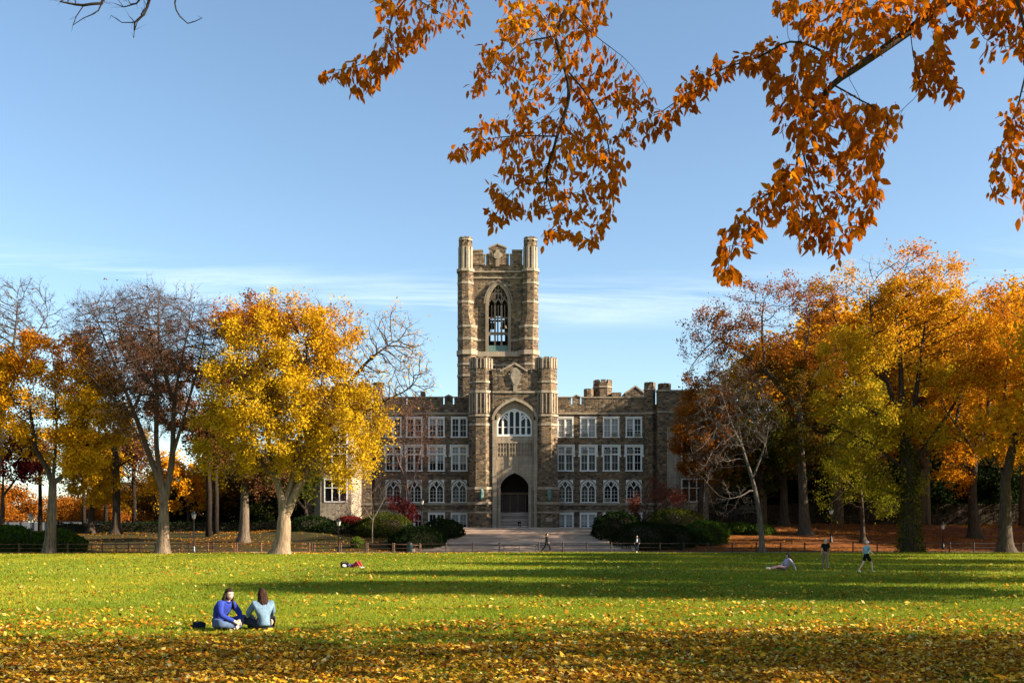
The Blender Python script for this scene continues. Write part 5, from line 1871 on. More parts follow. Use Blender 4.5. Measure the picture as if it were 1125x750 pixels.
tree('maple_tree', 'yellow green young maple beside the ivy clad trunk', (948, 592), 110,
     [[(948, 592), (947, 560), (944, 520), (940, 470)], [(946, 545), (925, 520), (915, 500)], [(945, 530), (965, 505), (972, 490)]],
     [lb(940, 500, 36, 60, 1.2, t=.55), lb(922, 540, 28, 34, .8, t=.45), lb(950, 440, 26, 34, .8, t=.7), lb(970, 545, 22, 30, .5, t=.3)], .26, M['bark_dark'], M['leaf_lime'], 1000, 11000, .24, seed=79, thin=.1)
tree('oak_tree', 'shaded olive tree with dark trunk behind pale leaning tree', (862, 586), 126,
     [[(862, 586), (861, 540), (860, 490), (850, 440)], [(861, 530), (840, 500), (830, 480)], [(860, 500), (880, 470), (890, 450)]],
     [lb(850, 480, 50, 50, 1.2, t=.4), lb(825, 510, 30, 40, .8, t=.3), lb(890, 490, 34, 44, .8, t=.35)], .5, M['bark_dark'], M['leaf_olive'], 900, 17000, .34, seed=83)

# ---- background wood, hedges and shrubs
def blob_bush(name, label, parts, mat, n, leaf, cat='shrub', group=None, core=True, tint=.45, seed=1, trunk=None):
    """a shrub: leafy shells over a dark twiggy core. parts: (x, y, z, rx, ry, rz) in metres, world"""
    rng = np.random.default_rng(seed)
    b = Vector((parts[0][0], parts[0][1], tz(parts[0][0], parts[0][1])))
    root = empty(name, b, 0, label, cat, group)
    n = int(n * 1.9)
    w = np.array([p[3] * p[5] for p in parts]); w /= w.sum()
    C = []
    cm = MB()
    for p, k in zip(parts, rng.multinomial(n, w)):
        d = nrm(rng.normal(0, 1, (k, 3)))
        rad = 1 + .11 * clump(d, 3.2, seed + 3) + .05 * clump(d, 9, seed + 4) + np.abs(rng.normal(0, .055, k)) - .02
        c = np.array(p[:3]) + d * rad[:, None] * np.array(p[3:])
        C.append(c)
        cm.ball((p[0] - b.x, p[1] - b.y, p[2] - b.z), (p[3] * .80, p[4] * .80, p[5] * .80), 14, 8)
    C = np.concatenate(C)
    C = C[C[:, 2] > terr(C[:, 0], C[:, 1]) - .02]
    C = C - np.array(b)
    vv, q = leaf_quads(C, rng.uniform(.6, 1.4, len(C)) * leaf, rng, .0)
    tt_ = tint + .2 * clump(C, 1.2, seed) + rng.normal(0, .16, len(C))
    fast_mesh('foliage', vv, [q], mat, root, tint=tt_)
    if core:
        cm.obj('branches', M['bark_dark'], root, smooth=True)
    return root


def bpx(x0, x1, y0, y1, Y, d=None):
    """metres of an ellipsoid that fills a pixel box at depth Y"""
    s = Y / F
    c = P((x0 + x1) / 2, (y0 + y1) / 2, Y)
    rx, rz = (x1 - x0) / 2 * s, (y1 - y0) / 2 * s
    return (c.x, Y, c.z, rx, d or min(rx, 3.0), rz)


G = 'clipped evergreen shrubs beside the stair'
blob_bush('evergreen_shrub', 'wide clipped yew dome in front, left of the stair', [bpx(430, 490, 578, 614, 108, 3)], M['leaf_hedge'], 9000, .17, seed=1, group=G)
blob_bush('evergreen_shrub', 'clipped yew touching the left edge of the stair', [bpx(464, 510, 571, 602, 116, 3)], M['leaf_hedge'], 8000, .17, seed=2, group=G)
blob_bush('evergreen_shrub', 'brown tinged shrub behind the yew dome left of the stair', [bpx(394, 452, 564, 602, 119, 3)], M['leaf_olive'], 8000, .18, tint=.22, seed=3, group=G)
blob_bush('evergreen_shrub', 'long dark hedge under the left end of the hall', [bpx(318, 368, 567, 600, 124, 2.5), bpx(345, 410, 572, 600, 122, 2.5)], M['leaf_hedge'], 11000, .18, 'hedge', seed=4, group=G)
blob_bush('evergreen_shrub', 'clipped yew touching the right edge of the stair', [bpx(652, 706, 563, 602, 115, 3)], M['leaf_hedge'], 9000, .17, seed=5, group=G)
blob_bush('evergreen_shrub', 'broad dark yew right of the stair in front of the others', [bpx(674, 742, 574, 612, 108, 3), bpx(715, 764, 577, 612, 108.5, 2.6)], M['leaf_hedge'], 13000, .17, seed=6, group=G)
blob_bush('evergreen_shrub', 'brownish rounded shrub below the red maple on the right', [bpx(714, 775, 559, 600, 117, 3)], M['leaf_olive'], 8000, .18, tint=.18, seed=7, group=G)
blob_bush('evergreen_shrub', 'loose green shrub at right end of the clipped yews', [bpx(748, 800, 572, 606, 111, 2.5)], M['leaf_green'], 5200, .22, tint=.25, seed=8, group=G)
blob_bush('low_shrub', 'low green shrubs on the leafy bank by the pale leaning tree', [bpx(795, 826, 574, 590, 119, 1.6), bpx(820, 850, 576, 592, 118, 1.4)], M['leaf_green'], 3600, .22, tint=.3, seed=9)
blob_bush('low_shrub', 'small pale green tuft on the dark bed left of the stair', [bpx(386, 399, 590, 602, 107, .7)], M['leaf_green'], 900, .16, tint=.6, seed=10)
blob_bush('low_shrub', 'flat topped red shrub below the left end of the hall', [bpx(371, 398, 567, 577, 121.5, 1.4)], M['leaf_red'], 2600, .17, tint=.45, seed=11)
blob_bush('low_shrub', 'sprawling green ground shrub at far left behind the fence', [bpx(-30, 45, 578, 618, 103.5, 2.6), bpx(30, 92, 582, 616, 104, 2.2)], M['leaf_green'], 12000, .24, tint=.30, seed=12)


def hedge_row(label, x0, x1, Y, h, seed):
    rng = np.random.default_rng(seed)
    b = Vector(((x0 + x1) / 2, Y, tz((x0 + x1) / 2, Y)))
    root = empty('hedge', b, 0, label, 'hedge')
    n = int(abs(x1 - x0) * 210)
    x = rng.uniform(x0, x1, n); f = rng.integers(0, 3, n)
    y = np.where(f == 0, Y - .9, np.where(f == 1, rng.uniform(Y - .9, Y + .9, n), Y + .9)) + rng.normal(0, .09, n)
    g = terr(x, y)
    z = g + np.where(f == 1, h + .12 * np.sin(x * .9) + .05 * np.sin(x * 2.7), rng.uniform(0, 1, n) * h) + rng.normal(0, .07, n)
    c = np.stack([x, y, z], 1) - np.array(b)
    vv, q = leaf_quads(c, rng.uniform(.14, .3, n), rng, 0)
    fast_mesh('foliage', vv, [q], M['leaf_hedge'], root, tint=.35 + rng.normal(0, .2, n))
    c = MB()
    k = 14
    for i in range(k):
        a, b2 = x0 + (x1 - x0) * i / k, x0 + (x1 - x0) * (i + 1) / k
        z0 = min(tz(a, Y), tz(b2, Y))
        c.box(a - b.x, b2 - b.x, -.8, .8, z0 - b.z - .3, z0 - b.z + h - .1)
    c.obj('branches', M['bark_dark'], root)


hedge_row('tall dark hedge along the top of the right bank', P(770, 0, 135).x, P(1215, 0, 135).x, 135, 3.0, 4)
hedge_row('long low dark hedge below the grey railing wall on the left', P(60, 0, 131).x, P(335, 0, 131).x, 131, 1.25, 3)

tree('maple_tree', 'small crimson maple in front of the left wing windows', (441, 590), 123,
     [[(441, 590), (440, 575), (438, 560)], [(440, 575), (446, 562), (449, 552)]], [lb(437, 555, 16, 13, 1, t=.15), lb(446, 566, 15, 14, .9, t=.2), lb(432, 549, 11, 8, .5, t=.2)], .12, M['bark_dark'], M['leaf_red'], 420, 2400, .20, seed=91, r_tip=.012, step=.4, kill=.6, jit=.25, twig_len=.5)
tree('maple_tree', 'spreading red maple below the windows right of the stair', (706, 592), 122,
     [[(706, 592), (707, 570), (712, 552)], [(707, 572), (725, 555), (738, 548)], [(707, 574), (698, 560), (694, 552)]],
     [lb(715, 541, 22, 13, 1, t=.6), lb(703, 552, 13, 15, .8, t=.5), lb(738, 548, 18, 14, .8, .55, t=.7), lb(725, 560, 22, 12, .4, .3, t=.5)], .16, M['bark_dark'], M['leaf_rose'], 900, 3400, .20, seed=92, r_tip=.013, step=.4, kill=.6, jit=.25, twig_len=.6)
tree('cherry_tree', 'slim bare sapling with thin trunk left of the stair', (409, 602), 108,
     [[(409, 602), (409, 580), (410, 562), (408, 545)], [(410, 570), (418, 552), (422, 540)], [(409, 572), (400, 555), (396, 545)]],
     [lb(410, 542, 17, 26, 1), lb(400, 555, 12, 16, .6), lb(420, 548, 12, 18, .6)], .09, M['bark_pale'], None, 500, 0, twig=2, twig_len=.6, twig2=1, seed=93, r_tip=.010, step=.4, kill=.6)
tree('cherry_tree', 'reddish twiggy bare tree against the left wing stonework', (450, 590), 128,
     [[(450, 590), (450, 560), (446, 520), (444, 480)], [(449, 545), (460, 500), (463, 460)], [(448, 535), (432, 490), (428, 460)]],
     [lb(452, 478, 34, 48, 1.2), lb(440, 520, 34, 36, .9, .6), lb(430, 460, 24, 34, .6)], .2, M['bark_rosy'], M['leaf_brown'], 1500, 2600, .16, twig=3, twig_len=1.1, twig2=2, seed=94, r_tip=.013, step=.6, kill=.9)
tree('cherry_tree', 'pinkish twiggy bare shrub before the left bay of the hall', (390, 588), 125,
     [[(390, 588), (390, 574), (389, 560)], [(390, 575), (380, 562), (374, 554)], [(390, 574), (402, 560), (410, 552)]],
     [lb(390, 556, 24, 18, 1), lb(376, 560, 14, 13, .6), lb(404, 552, 14, 16, .6)], .10, M['bark_rosy'], M['leaf_red'], 700, 700, .14, twig=3, twig_len=.7, twig2=2, seed=95, r_tip=.010, step=.4, kill=.6)
tree('cherry_tree', 'greyish twiggy bare shrub before the right end of the hall', (756, 588), 124,
     [[(756, 588), (757, 570), (758, 545)], [(757, 572), (745, 555), (738, 540)], [(757, 568), (770, 552), (778, 538)]],
     [lb(758, 540, 28, 26, 1.2), lb(742, 545, 18, 20, .6), lb(776, 545, 18, 24, .6)], .12, M['bark_rosy'], M['leaf_rust'], 900, 900, .16, twig=3, twig_len=.9, twig2=2, seed=96, r_tip=.011, step=.45, kill=.7)

# dark trees closing the view: one evergreen and one broad-leaved tree, copied
def wood_tree(name, label, h, rx, mat, n, seed, group, low=.05, bark=None, leaf=.5, t0=.4):
    rng = np.random.default_rng(seed)
    root = empty(name, (0, -400, 0), 0, label, 'tree', group)
    t = MB()
    t.tube([(0, 0, -.4), (0.1, 0, h * .3), (-.1, .1, h * .65), (0, 0, h * .95)], [h * .028, h * .022, h * .013, .03], 8)
    for i in range(9):
        a, z = i * 2.4, h * (.25 + .07 * i)
        r = rx * (.75 - .05 * i)
        t.tube([(0, 0, z), (math.cos(a) * r * .5, math.sin(a) * r * .5, z + r * .3), (math.cos(a) * r, math.sin(a) * r, z + r * .55)], [h * .009, h * .006, .02], 5)
    t.obj('trunk', bark or M['bark_dark'], root, True)
    k = 46
    cc = nrm(rng.normal(0, 1, (k, 3))) * rng.uniform(.35, 1, (k, 1)) ** .5
    cc = cc * np.array([rx, rx, h * (1 - low) / 2]) + np.array([0, 0, h * (1 + low) / 2])
    pick = rng.integers(0, k, n)
    c = cc[pick] + rng.normal(0, 1, (n, 3)) * rx * np.array([.21, .21, .17])
    c[:, 2] = np.maximum(c[:, 2], .1 + rng.uniform(0, .4, n))
    vv, q = leaf_quads(c, rng.uniform(.6, 1.4, n) * leaf, rng)
    fast_mesh('crown', vv, [q], mat, root, tint=t0 + .12 * clump(c, .5, seed) + rng.normal(0, .14, n))
    return root


GW = 'dark evergreens closing the view at the back'
ev = wood_tree('evergreen_tree', 'dark evergreen tree in the deep shade at the back of the park', 13, 5.2, M['leaf_dark'], 15000, 5, GW, low=0.0)
br = wood_tree('oak_tree', 'dull autumn tree standing far behind the lawn', 15, 6.5, M['leaf_rust'], 13000, 6, 'far autumn trees behind the lawn', low=.2)
gb = wood_tree('maple_tree', 'far orange tree beyond the grey railing wall', 10, 5.5, M['leaf_rust'], 9000, 8, 'far orange trees beyond the railing wall', low=.1, t0=.85)
first = True
rr = random.Random(4)
for i, px in enumerate([195, 222, 250, 282, 312, 340, 800, 832, 868, 900, 932, 965, 1000, 1032, 1062, 1092, 1122, 1150, 1180]):
    Y = 139 + (i % 3) * 5 + (8 if px < 400 else 0)
    p = P(px, 0, Y)
    loc = (p.x, Y, tz(p.x, Y) - .1)
    s = rr.uniform(.72, 1.0) * (.62 if px < 400 else 1)
    if first:
        ev.location = loc; ev.scale = (s, s, s); first = False
    else:
        copy_tree(ev, loc, rr.uniform(0, 6), None, None, (s, s, s))
for i, (px, Y, s) in enumerate([(815, 158, .9), (860, 160, 1.1), (905, 162, 1.15), (955, 158, 1.1), (1010, 160, 1.2), (1060, 158, 1.1), (1110, 162, 1.2), (1160, 158, 1.1), (1205, 150, 1.2),
                                (262, 150, .8), (228, 166, .75), (300, 158, .8), (170, 172, .7)]):
    p = P(px, 0, Y)
    loc = (p.x, Y, tz(p.x, Y) - .1)
    if i == 0:
        br.location = loc; br.scale = (s,) * 3
    else:
        copy_tree(br, loc, rr.uniform(0, 6), None, None, s)
for i, (px, Y, s) in enumerate([(12, 178, .8), (-25, 172, .9), (64, 196, .7), (115, 182, .75), (150, 198, .8), (190, 190, .8), (88, 176, .6)]):
    p = P(px, 0, Y)
    loc = (p.x, Y, tz(p.x, Y) - .1)
    if i == 0:
        gb.location = loc; gb.scale = (s,) * 3
    else:
        copy_tree(gb, loc, rr.uniform(0, 6), None, None, s)
# bare dark trunks standing in the shade on the left
bt = empty('shaded_trunk_tree', P(229, 590, 121), 0, 'dark straight trunk in the shade behind the bare elm', 'tree', 'dark trunks in the shade on the left')
bt.name = 'pine_tree'
t = MB()
t.tube([(0, 0, -.4), (.1, 0, 5), (-.1, 0, 11), (0, 0, 17)], [.40, .32, .26, .10], 9)
t.obj('trunk', bark_mat('shade_dark_bark', (.010, .008, .007), (.030, .023, .018)), bt, True)  # near-black tone puts the shade on these trunks into the bark colour
rng_ = np.random.default_rng(77)
c = nrm(rng_.normal(0, 1, (5200, 3))) * rng_.uniform(.2, 1, (5200, 1)) * np.array([3.6, 3.6, 4.5]) + np.array([0, 0, 13])
vv, q = leaf_quads(c, rng_.uniform(.25, .5, 5200), rng_)
fast_mesh('crown', vv, [q], M['leaf_brown'], bt, tint=.2 + rng_.normal(0, .2, 5200))
bt.location.z = tz(bt.location.x, bt.location.y)
for px, Y, s in ((237, 124, .9), (92, 134, .75), (44, 138, .8), (116, 140, .8), (147, 136, .85)):
    p = P(px, 0, Y)
    copy_tree(bt, (p.x, Y, tz(p.x, Y)), s * 7, None, None, s)
# ------------------------------------------------------------------ fences, lamps, railing wall
def fence(label, x0, x1, Y, mat, step=2.45, h=1.0, rails=(.90, .48, .12), r=.07, group='post and rail fences along the lawn'):
    root = empty('fence', ((x0 + x1) / 2, Y, 0), 0, label, 'fence', group)
    n = max(1, round((x1 - x0) / step))
    pm = None
    for i in range(n + 1):
        x = x0 + (x1 - x0) * i / n
        if pm is None:
            m = MB()
            m.lathe(0, 0, [(r, -.3), (r, h - .05), (r * 1.15, h - .04), (r * 1.1, h), (r * .3, h + .04)], 8)
            o = m.obj('post', mat, root, False)
            pm = o
        else:
            o = pm.copy(); COL.objects.link(o); o.parent = root
        o.location = (x - root.location.x, 0, tz(x, Y))
        o.rotation_euler = (random.uniform(-.02, .02), random.uniform(-.02, .02), random.uniform(0, 3))
    for z in rails:
        m = MB()
        pts = [(x0 + (x1 - x0) * i / (2 * n) - root.location.x, .0, tz(x0 + (x1 - x0) * i / (2 * n), Y) + z) for i in range(2 * n + 1)]
        m.tube(pts, .034, 6)
        m.obj('rail', mat, root, True)
    return root


FY = 100.3
xa, xb = P(549, 0, FY).x, P(592, 0, FY).x
fence('brown post and rail fence along the far lawn edge left of the stair', -74, P(340, 0, FY).x, FY, M['post_wood'])
fence('dark post and rail fence before the yew domes and left half of the stair', P(343, 0, FY).x, xa, FY, M['post_dark'], 2.6)
fence('dark post and rail fence along the lawn from stair to right edge', xb, 66, FY, M['post_dark'])
fence('thin low metal fence before the middle of the stair', xa + .35, xb - .35, FY, M['iron'], 1.8, .78, (.70, .42), .022)
fence('second weathered rail fence behind the front one on the left', -70, P(462, 0, 103).x, 103.2, M['post_wood'], 2.7, .95, (.82, .42))


def lamp(px, base_Y, h, label, style, mat, group='lamp posts around the lawn'):
    g = ground(px, base_Y)
    root = empty('street_lamp', g, 0, label, 'street lamp', group)
    m = MB(); m.lathe(0, 0, [(.19, -.2), (.19, .1), (.15, .16), (.13, .5), (.08, .62), (.065, .7)], 10); m.obj('base', mat, root, True)
    m = MB(); m.lathe(0, 0, [(.062, .702), (.045, h - .62), (.07, h - .6), (.04, h - .55)], 8); m.obj('post', mat, root, True)
    if style == 'globe':
        m = MB(); m.ball((0, 0, h - .3), (.25, .25, .27), 14, 10); gl = m.obj('globe', M['frost'], root, True)
        m = MB(); m.lathe(0, 0, [(.10, h - .58), (.13, h - .53), (.10, h - .5)], 10); m.obj('collar', mat, root)
    else:
        m = MB(); m.lathe(0, 0, [(.10, h - .548), (.16, h - .5), (.24, h - .12)], 6); m.obj('lantern', M['frost'], root)
        m = MB()
        m.lathe(0, 0, [(.30, h - .118), (.27, h - .06), (.10, h + .08), (.03, h + .22)], 6)
        for i in range(6):
            a = i * math.pi / 3
            m.tube([(.165 * math.cos(a), .165 * math.sin(a), h - .5), (.25 * math.cos(a), .25 * math.sin(a), h - .12)], .014, 4)
        m.obj('lantern_cap', mat, root)
    return root


lamp(213, 102.2, 4.0, 'slim pale lamp post beside the bare elm trunk', 'lantern', M['galv'])
lamp(372, 102.2, 3.3, 'slim dark lamp post before the hedge at left end of the hall', 'lantern', M['iron'])
lamp(463.5, 121, 4.2, 'dark lantern lamp post between crimson maple and yew domes', 'lantern', M['iron'])
lamp(34, 102.4, 3.9, 'lamp post with pale lantern at far left among green shrubs', 'lantern', M['galv'])
lamp(701, 124, 4.3, 'lamp post with white globe under the red maple', 'globe', M['iron'])
lamp(913, 110, 3.6, 'dark lamp post on the leafy bank behind the walking man', 'lantern', M['iron'])
lamp(1036, 106, 2.7, 'short dark post on the leafy bank right of the ivy clad trunk', 'lantern', M['iron'])

b = empty('litter_bin', ground(450, 101.8), 0, 'dark teal litter bin behind the fence left of the stair', 'litter bin')
m = MB(); m.lathe(0, 0, [(.27, 0), (.31, .78), (.33, .8), (.33, .86)], 14); m.obj('body', M['bin'], b, True)
m = MB(); m.lathe(0, 0, [(.335, .861), (.30, .98), (.14, 1.06), (.05, 1.08)], 14); m.obj('lid', M['iron'], b, True)

# grey railing wall far left
wx0, wx1, wy_ = P(-60, 0, 152).x, P(190, 0, 152).x, 152
w = empty('railing_wall', ((wx0 + wx1) / 2, wy_, tz(-60, wy_)), 0, 'long grey panelled railing wall behind the trees at far left', 'wall')
z0 = tz(-60, wy_) - w.location.z
L = wx1 - wx0
n = 18
for i in range(n):
    m = MB(); m.box(-L / 2 + L * i / n + .06, -L / 2 + L * (i + 1) / n - .06, 0, .25, z0 - 1.2, z0 + 1.35); m.obj('panel', M['conc'], w)
m = MB()
for i in range(n + 1):
    x = -L / 2 + L * i / n
    m.box(x - .055, x + .055, -.06, .3, z0 - 1.2, z0 + 1.5)
m.obj('post', M['iron'], w)
m = MB(); m.box(-L / 2, L / 2, .02, .22, z0 + 1.502, z0 + 1.58); m.obj('top_rail', M['iron'], w)

# distant apartment block glimpsed between the trunks at far left
fb_ = empty('apartment_block', (P(150, 0, 230).x, 230, tz(-80, 230)), 0, 'pale distant apartment block glimpsed between the trunks at far left', 'building')
m = MB(); m.box(-9, 9, 0, 12, -1, 11); m.obj('wall', simple_mat('pale_render', (.25, .26, .29), .9, var=.1), fb_)
m = MB(); m.box(-9.3, 9.3, -.3, 12.3, 11.003, 11.5); m.obj('roof', M['roof'], fb_)
for r_ in range(3):
    for c_ in range(5):
        m = MB(); x = -7 + c_ * 3.3; z = 1.2 + r_ * 3.3
        m.box(x, x + 1.5, -.06, -.003, z, z + 1.7); m.obj('window', M['glass'], fb_)

# ------------------------------------------------------------------ trees beyond the frame whose shade falls on the lawn
GS = 'tall trees along the right side of the lawn'
SHADE = []


def shade_tree(x, y, h, rx, seed, mat, n=15000):
    t = wood_tree('elm_tree', 'tall autumn elm along the right side of the lawn', h, rx, mat, n, seed, GS, low=.28, bark=M['bark'], leaf=.42)
    t.location = (x, y, tz(x, y))
    return t


sp = shade_tree(43, 53, 21, 5.6, 101, M['leaf_gold'], 24000)
SH = [(36, 41, 19.5, 5.4), (52, 66, 23, 7.5), (28, 29.5, 18, 5.0), (48, 80, 22, 6.5), (58, 92, 20, 6.5), (71, 107, 16, 6), (84, 118, 25, 9), (33, 131.5, 23, 7), (42.5, 130, 28, 8), (53, 128, 28, 8), (65, 126, 29, 8.5)]
lt = wood_tree('elm_tree', 'tall autumn elm along the right side of the lawn', 16, 4.6, M['leaf_gold'], 4000, 131, GS, low=.25, bark=M['bark'], leaf=.36)
lt.location = (24, 10.5, tz(24, 10.5))
copy_tree(lt, (38, 8.0, tz(38, 8)), 2.0, None, None, 1.15)
for i, (x, y, h, rx) in enumerate(SH):
    copy_tree(sp, (x, y, tz(x, y)), i * 1.1 + .5, None, None, (rx / 5.6, rx / 5.6, h / 21))

# ------------------------------------------------------------------ the beech overhead
def pip(poly, x, y):
    ins = np.zeros(len(x), dtype=bool)
    j = len(poly) - 1
    for i in range(len(poly)):
        xi, yi = poly[i]; xj, yj = poly[j]
        c = ((yi > y) != (yj > y)) & (x < (xj - xi) * (y - yi) / (yj - yi + 1e-9) + xi)
        ins ^= c
        j = i
    return ins


def poly_points(poly, n, Y, dy, rng, wob=0.0):
    xs = [p[0] for p in poly]; ys = [p[1] for p in poly]
    out = []
    while sum(len(o) for o in out) < n:
        x = rng.uniform(min(xs), max(xs), n * 2); y = rng.uniform(min(ys), max(ys), n * 2)
        k = pip(poly, x, y)
        x, y = x[k], y[k]
        d = Y + rng.normal(0, dy, len(x)) * .6 + dy * np.sin(x * .03 + y * .021)
        out.append(np.stack([(x - CX) * d / F, d, H + (YH - y) * d / F], 1))
    return np.concatenate(out)[:n]


def real_leaves(c, ax, size, rng, curl=.18):
    """pointed oval leaves folded along the midrib: 10 vertices, 8 faces"""
    n = len(c)
    ax = nrm(ax)
    s = nrm(np.cross(ax, rng.normal(0, 1, (n, 3)))); nn = np.cross(ax, s)
    prof = [(0.0, .0), (.20, .165), (.48, .235), (.78, .135), (1.0, 0)]
    L = size[:, None]
    up = rng.uniform(.02, .12, (n, 1)); cv = rng.normal(0, curl * .7, (n, 1))
    rows = []
    for t, w in prof:
        mid = c + ax * L * t + nn * L * cv * t * t
        if w == 0:
            rows.append([mid])
        else:
            rows.append([mid - s * L * w + nn * L * up * w * 2, mid, mid + s * L * w + nn * L * up * w * 2])
    flat = [v for r in rows for v in r]           # 0 | 1 2 3 | 4 5 6 | 7 8 9 | 10
    V = np.stack(flat, 1).reshape(-1, 3)
    o = np.arange(n)[:, None] * len(flat)
    T = np.concatenate([o + np.array([t]) for t in ((0, 2, 1), (0, 3, 2), (7, 8, 10), (8, 9, 10))])
    Q = np.concatenate([o + np.array([q]) for q in ((1, 2, 5, 4), (2, 3, 6, 5), (4, 5, 8, 7), (5, 6, 9, 8))])
    fid = np.concatenate([np.arange(n)] * 4)
    return V, T, Q, fid


M['leaf_beech'] = leaf_mat('copper_beech_leaves', [(0, (.30, .066, .005)), (.35, (.50, .130, .005)), (.65, (.64, .21, .006)), (1, (.78, .40, .012))], .52, k=.76)


def Q_(px, py, Y):
    return tuple(P(px, py, Y))


def overhead():
    rng = np.random.default_rng(5)
    b = Vector((9.0, 7.2, tz(9, 7.2)))
    root = empty('beech_tree', b, 0, 'copper orange beech whose drooping leafy branches hang over the top of the view', 'tree')
    trunk = [(9, 7.2, -.2), (9.0, 7.2, 2.5), (8.9, 7.3, 5.5), (8.8, 7.3, 9), (8.9, 7.2, 13), (9, 7.1, 16)]
    limbs = [trunk,
             # the dark limb that enters at the upper right
             [(8.9, 7.3, 5.5), (7.2, 7.5, 7.4), (5.2, 7.8, 7.3), Q_(1062, -14, 8.0), Q_(1000, 33, 8.0), Q_(942, 74, 8.0), Q_(915, 93, 8.0), Q_(893, 120, 8.05)],
             [(8.8, 7.3, 7.5), (6.8, 8.2, 8.6), (4.0, 8.6, 8.3), Q_(760, -70, 8.6), Q_(690, -30, 8.6), Q_(640, -10, 8.6), Q_(622, 8, 8.6), Q_(610, 40, 8.6)],
             [Q_(760, -70, 8.6), Q_(600, -60, 8.4), Q_(500, -40, 8.3), Q_(450, -5, 8.3), Q_(430, 20, 8.3)],
             [(5.2, 7.8, 7.3), Q_(1120, -40, 7.6), Q_(1130, 60, 7.6), Q_(1120, 110, 7.6)],
             # branches seen in the picture
             [Q_(942, 74, 8.0), Q_(925, 62, 7.9), Q_(931, 20, 7.8), Q_(940, -10, 7.8)],
             [Q_(925, 84, 8.0), Q_(905, 58, 8.1), Q_(868, 46, 8.2), Q_(835, 62, 8.3), Q_(790, 78, 8.4), Q_(742, 112, 8.4), Q_(728, 122, 8.4)],
             [Q_(893, 120, 8.05), Q_(880, 160, 8.0), Q_(868, 200, 7.9), Q_(840, 215, 7.9), Q_(815, 240, 7.9), Q_(800, 290, 7.9)],
             [Q_(880, 160, 8.0), Q_(895, 215, 8.1), Q_(912, 250, 8.2), Q_(920, 285, 8.2)],
             [Q_(915, 93, 8.0), Q_(945, 110, 7.8), Q_(975, 130, 7.7), Q_(965, 175, 7.7), Q_(958, 230, 7.7)],
             [Q_(622, 8, 8.6), Q_(655, 40, 8.6), Q_(690, 68, 8.7), Q_(712, 98, 8.7), Q_(716, 128, 8.7)],
             [Q_(610, 40, 8.6), Q_(625, 100, 8.6), Q_(612, 150, 8.5), Q_(600, 200, 8.5), Q_(612, 250, 8.5)],
             [Q_(618, 70, 8.6), Q_(655, 120, 8.6), Q_(670, 170, 8.7), Q_(668, 230, 8.7), Q_(648, 262, 8.7)],
             [Q_(610, 40, 8.6), Q_(570, 50, 8.4), Q_(540, 80, 8.3), Q_(522, 100, 8.3)],
             [Q_(612, 150, 8.5), Q_(560, 150, 8.4), Q_(515, 158, 8.4), Q_(497, 170, 8.4)],
             [Q_(600, 200, 8.5), Q_(570, 205, 8.5), Q_(548, 230, 8.5), Q_(541, 246, 8.5)],
             [Q_(430, 20, 8.3), Q_(420, 60, 8.3), Q_(392, 72, 8.3), Q_(356, 80, 8.3)],
             [Q_(450, -5, 8.3), Q_(485, 15, 8.2), Q_(505, 30, 8.2)],
             [Q_(1030, 16, 8.0), Q_(1030, 60, 7.8), Q_(1045, 95, 7.8)],
             [Q_(1000, 33, 8.0), Q_(1005, 70, 7.9), Q_(1012, 95, 7.9)],
             [Q_(1120, 110, 7.6), Q_(1105, 150, 7.6), Q_(1090, 180, 7.6), Q_(1088, 205, 7.6)],
             [Q_(1120, 110, 7.6), Q_(1128, 180, 7.6), Q_(1124, 235, 7.6)],
             [Q_(1130, 60, 7.6), Q_(1095, 50, 7.6), Q_(1085, 70, 7.6)]]
    for i in range(11):                      # the crown above, out of the view
        a, z0 = 2.4 * i + .4, 7.5 + .7 * i
        ex, ey = 4.6 * math.cos(a) * (1 - .03 * i) + 1.2, 4.4 * math.sin(a) * (1 - .03 * i) - .6
        limbs.append([(8.85, 7.25, min(z0, 15)), (8.9 + ex * .4, 7.2 + ey * .4, z0 + 1.6), (8.9 + ex * .75, 7.2 + ey * .75, z0 + 2.3), (8.9 + ex, 7.2 + ey, z0 + 2.4)])
        limbs.append([(8.9 + ex * .4, 7.2 + ey * .4, z0 + 1.6), (8.9 + ex * .5 - ey * .3, 7.2 + ey * .5 + ex * .3, z0 + 3.0)])
    nshow = len(limbs) - 22
    limbs = [[Vector(p) - b for p in L] for L in limbs]
    pos, par = skeleton(limbs, .075)
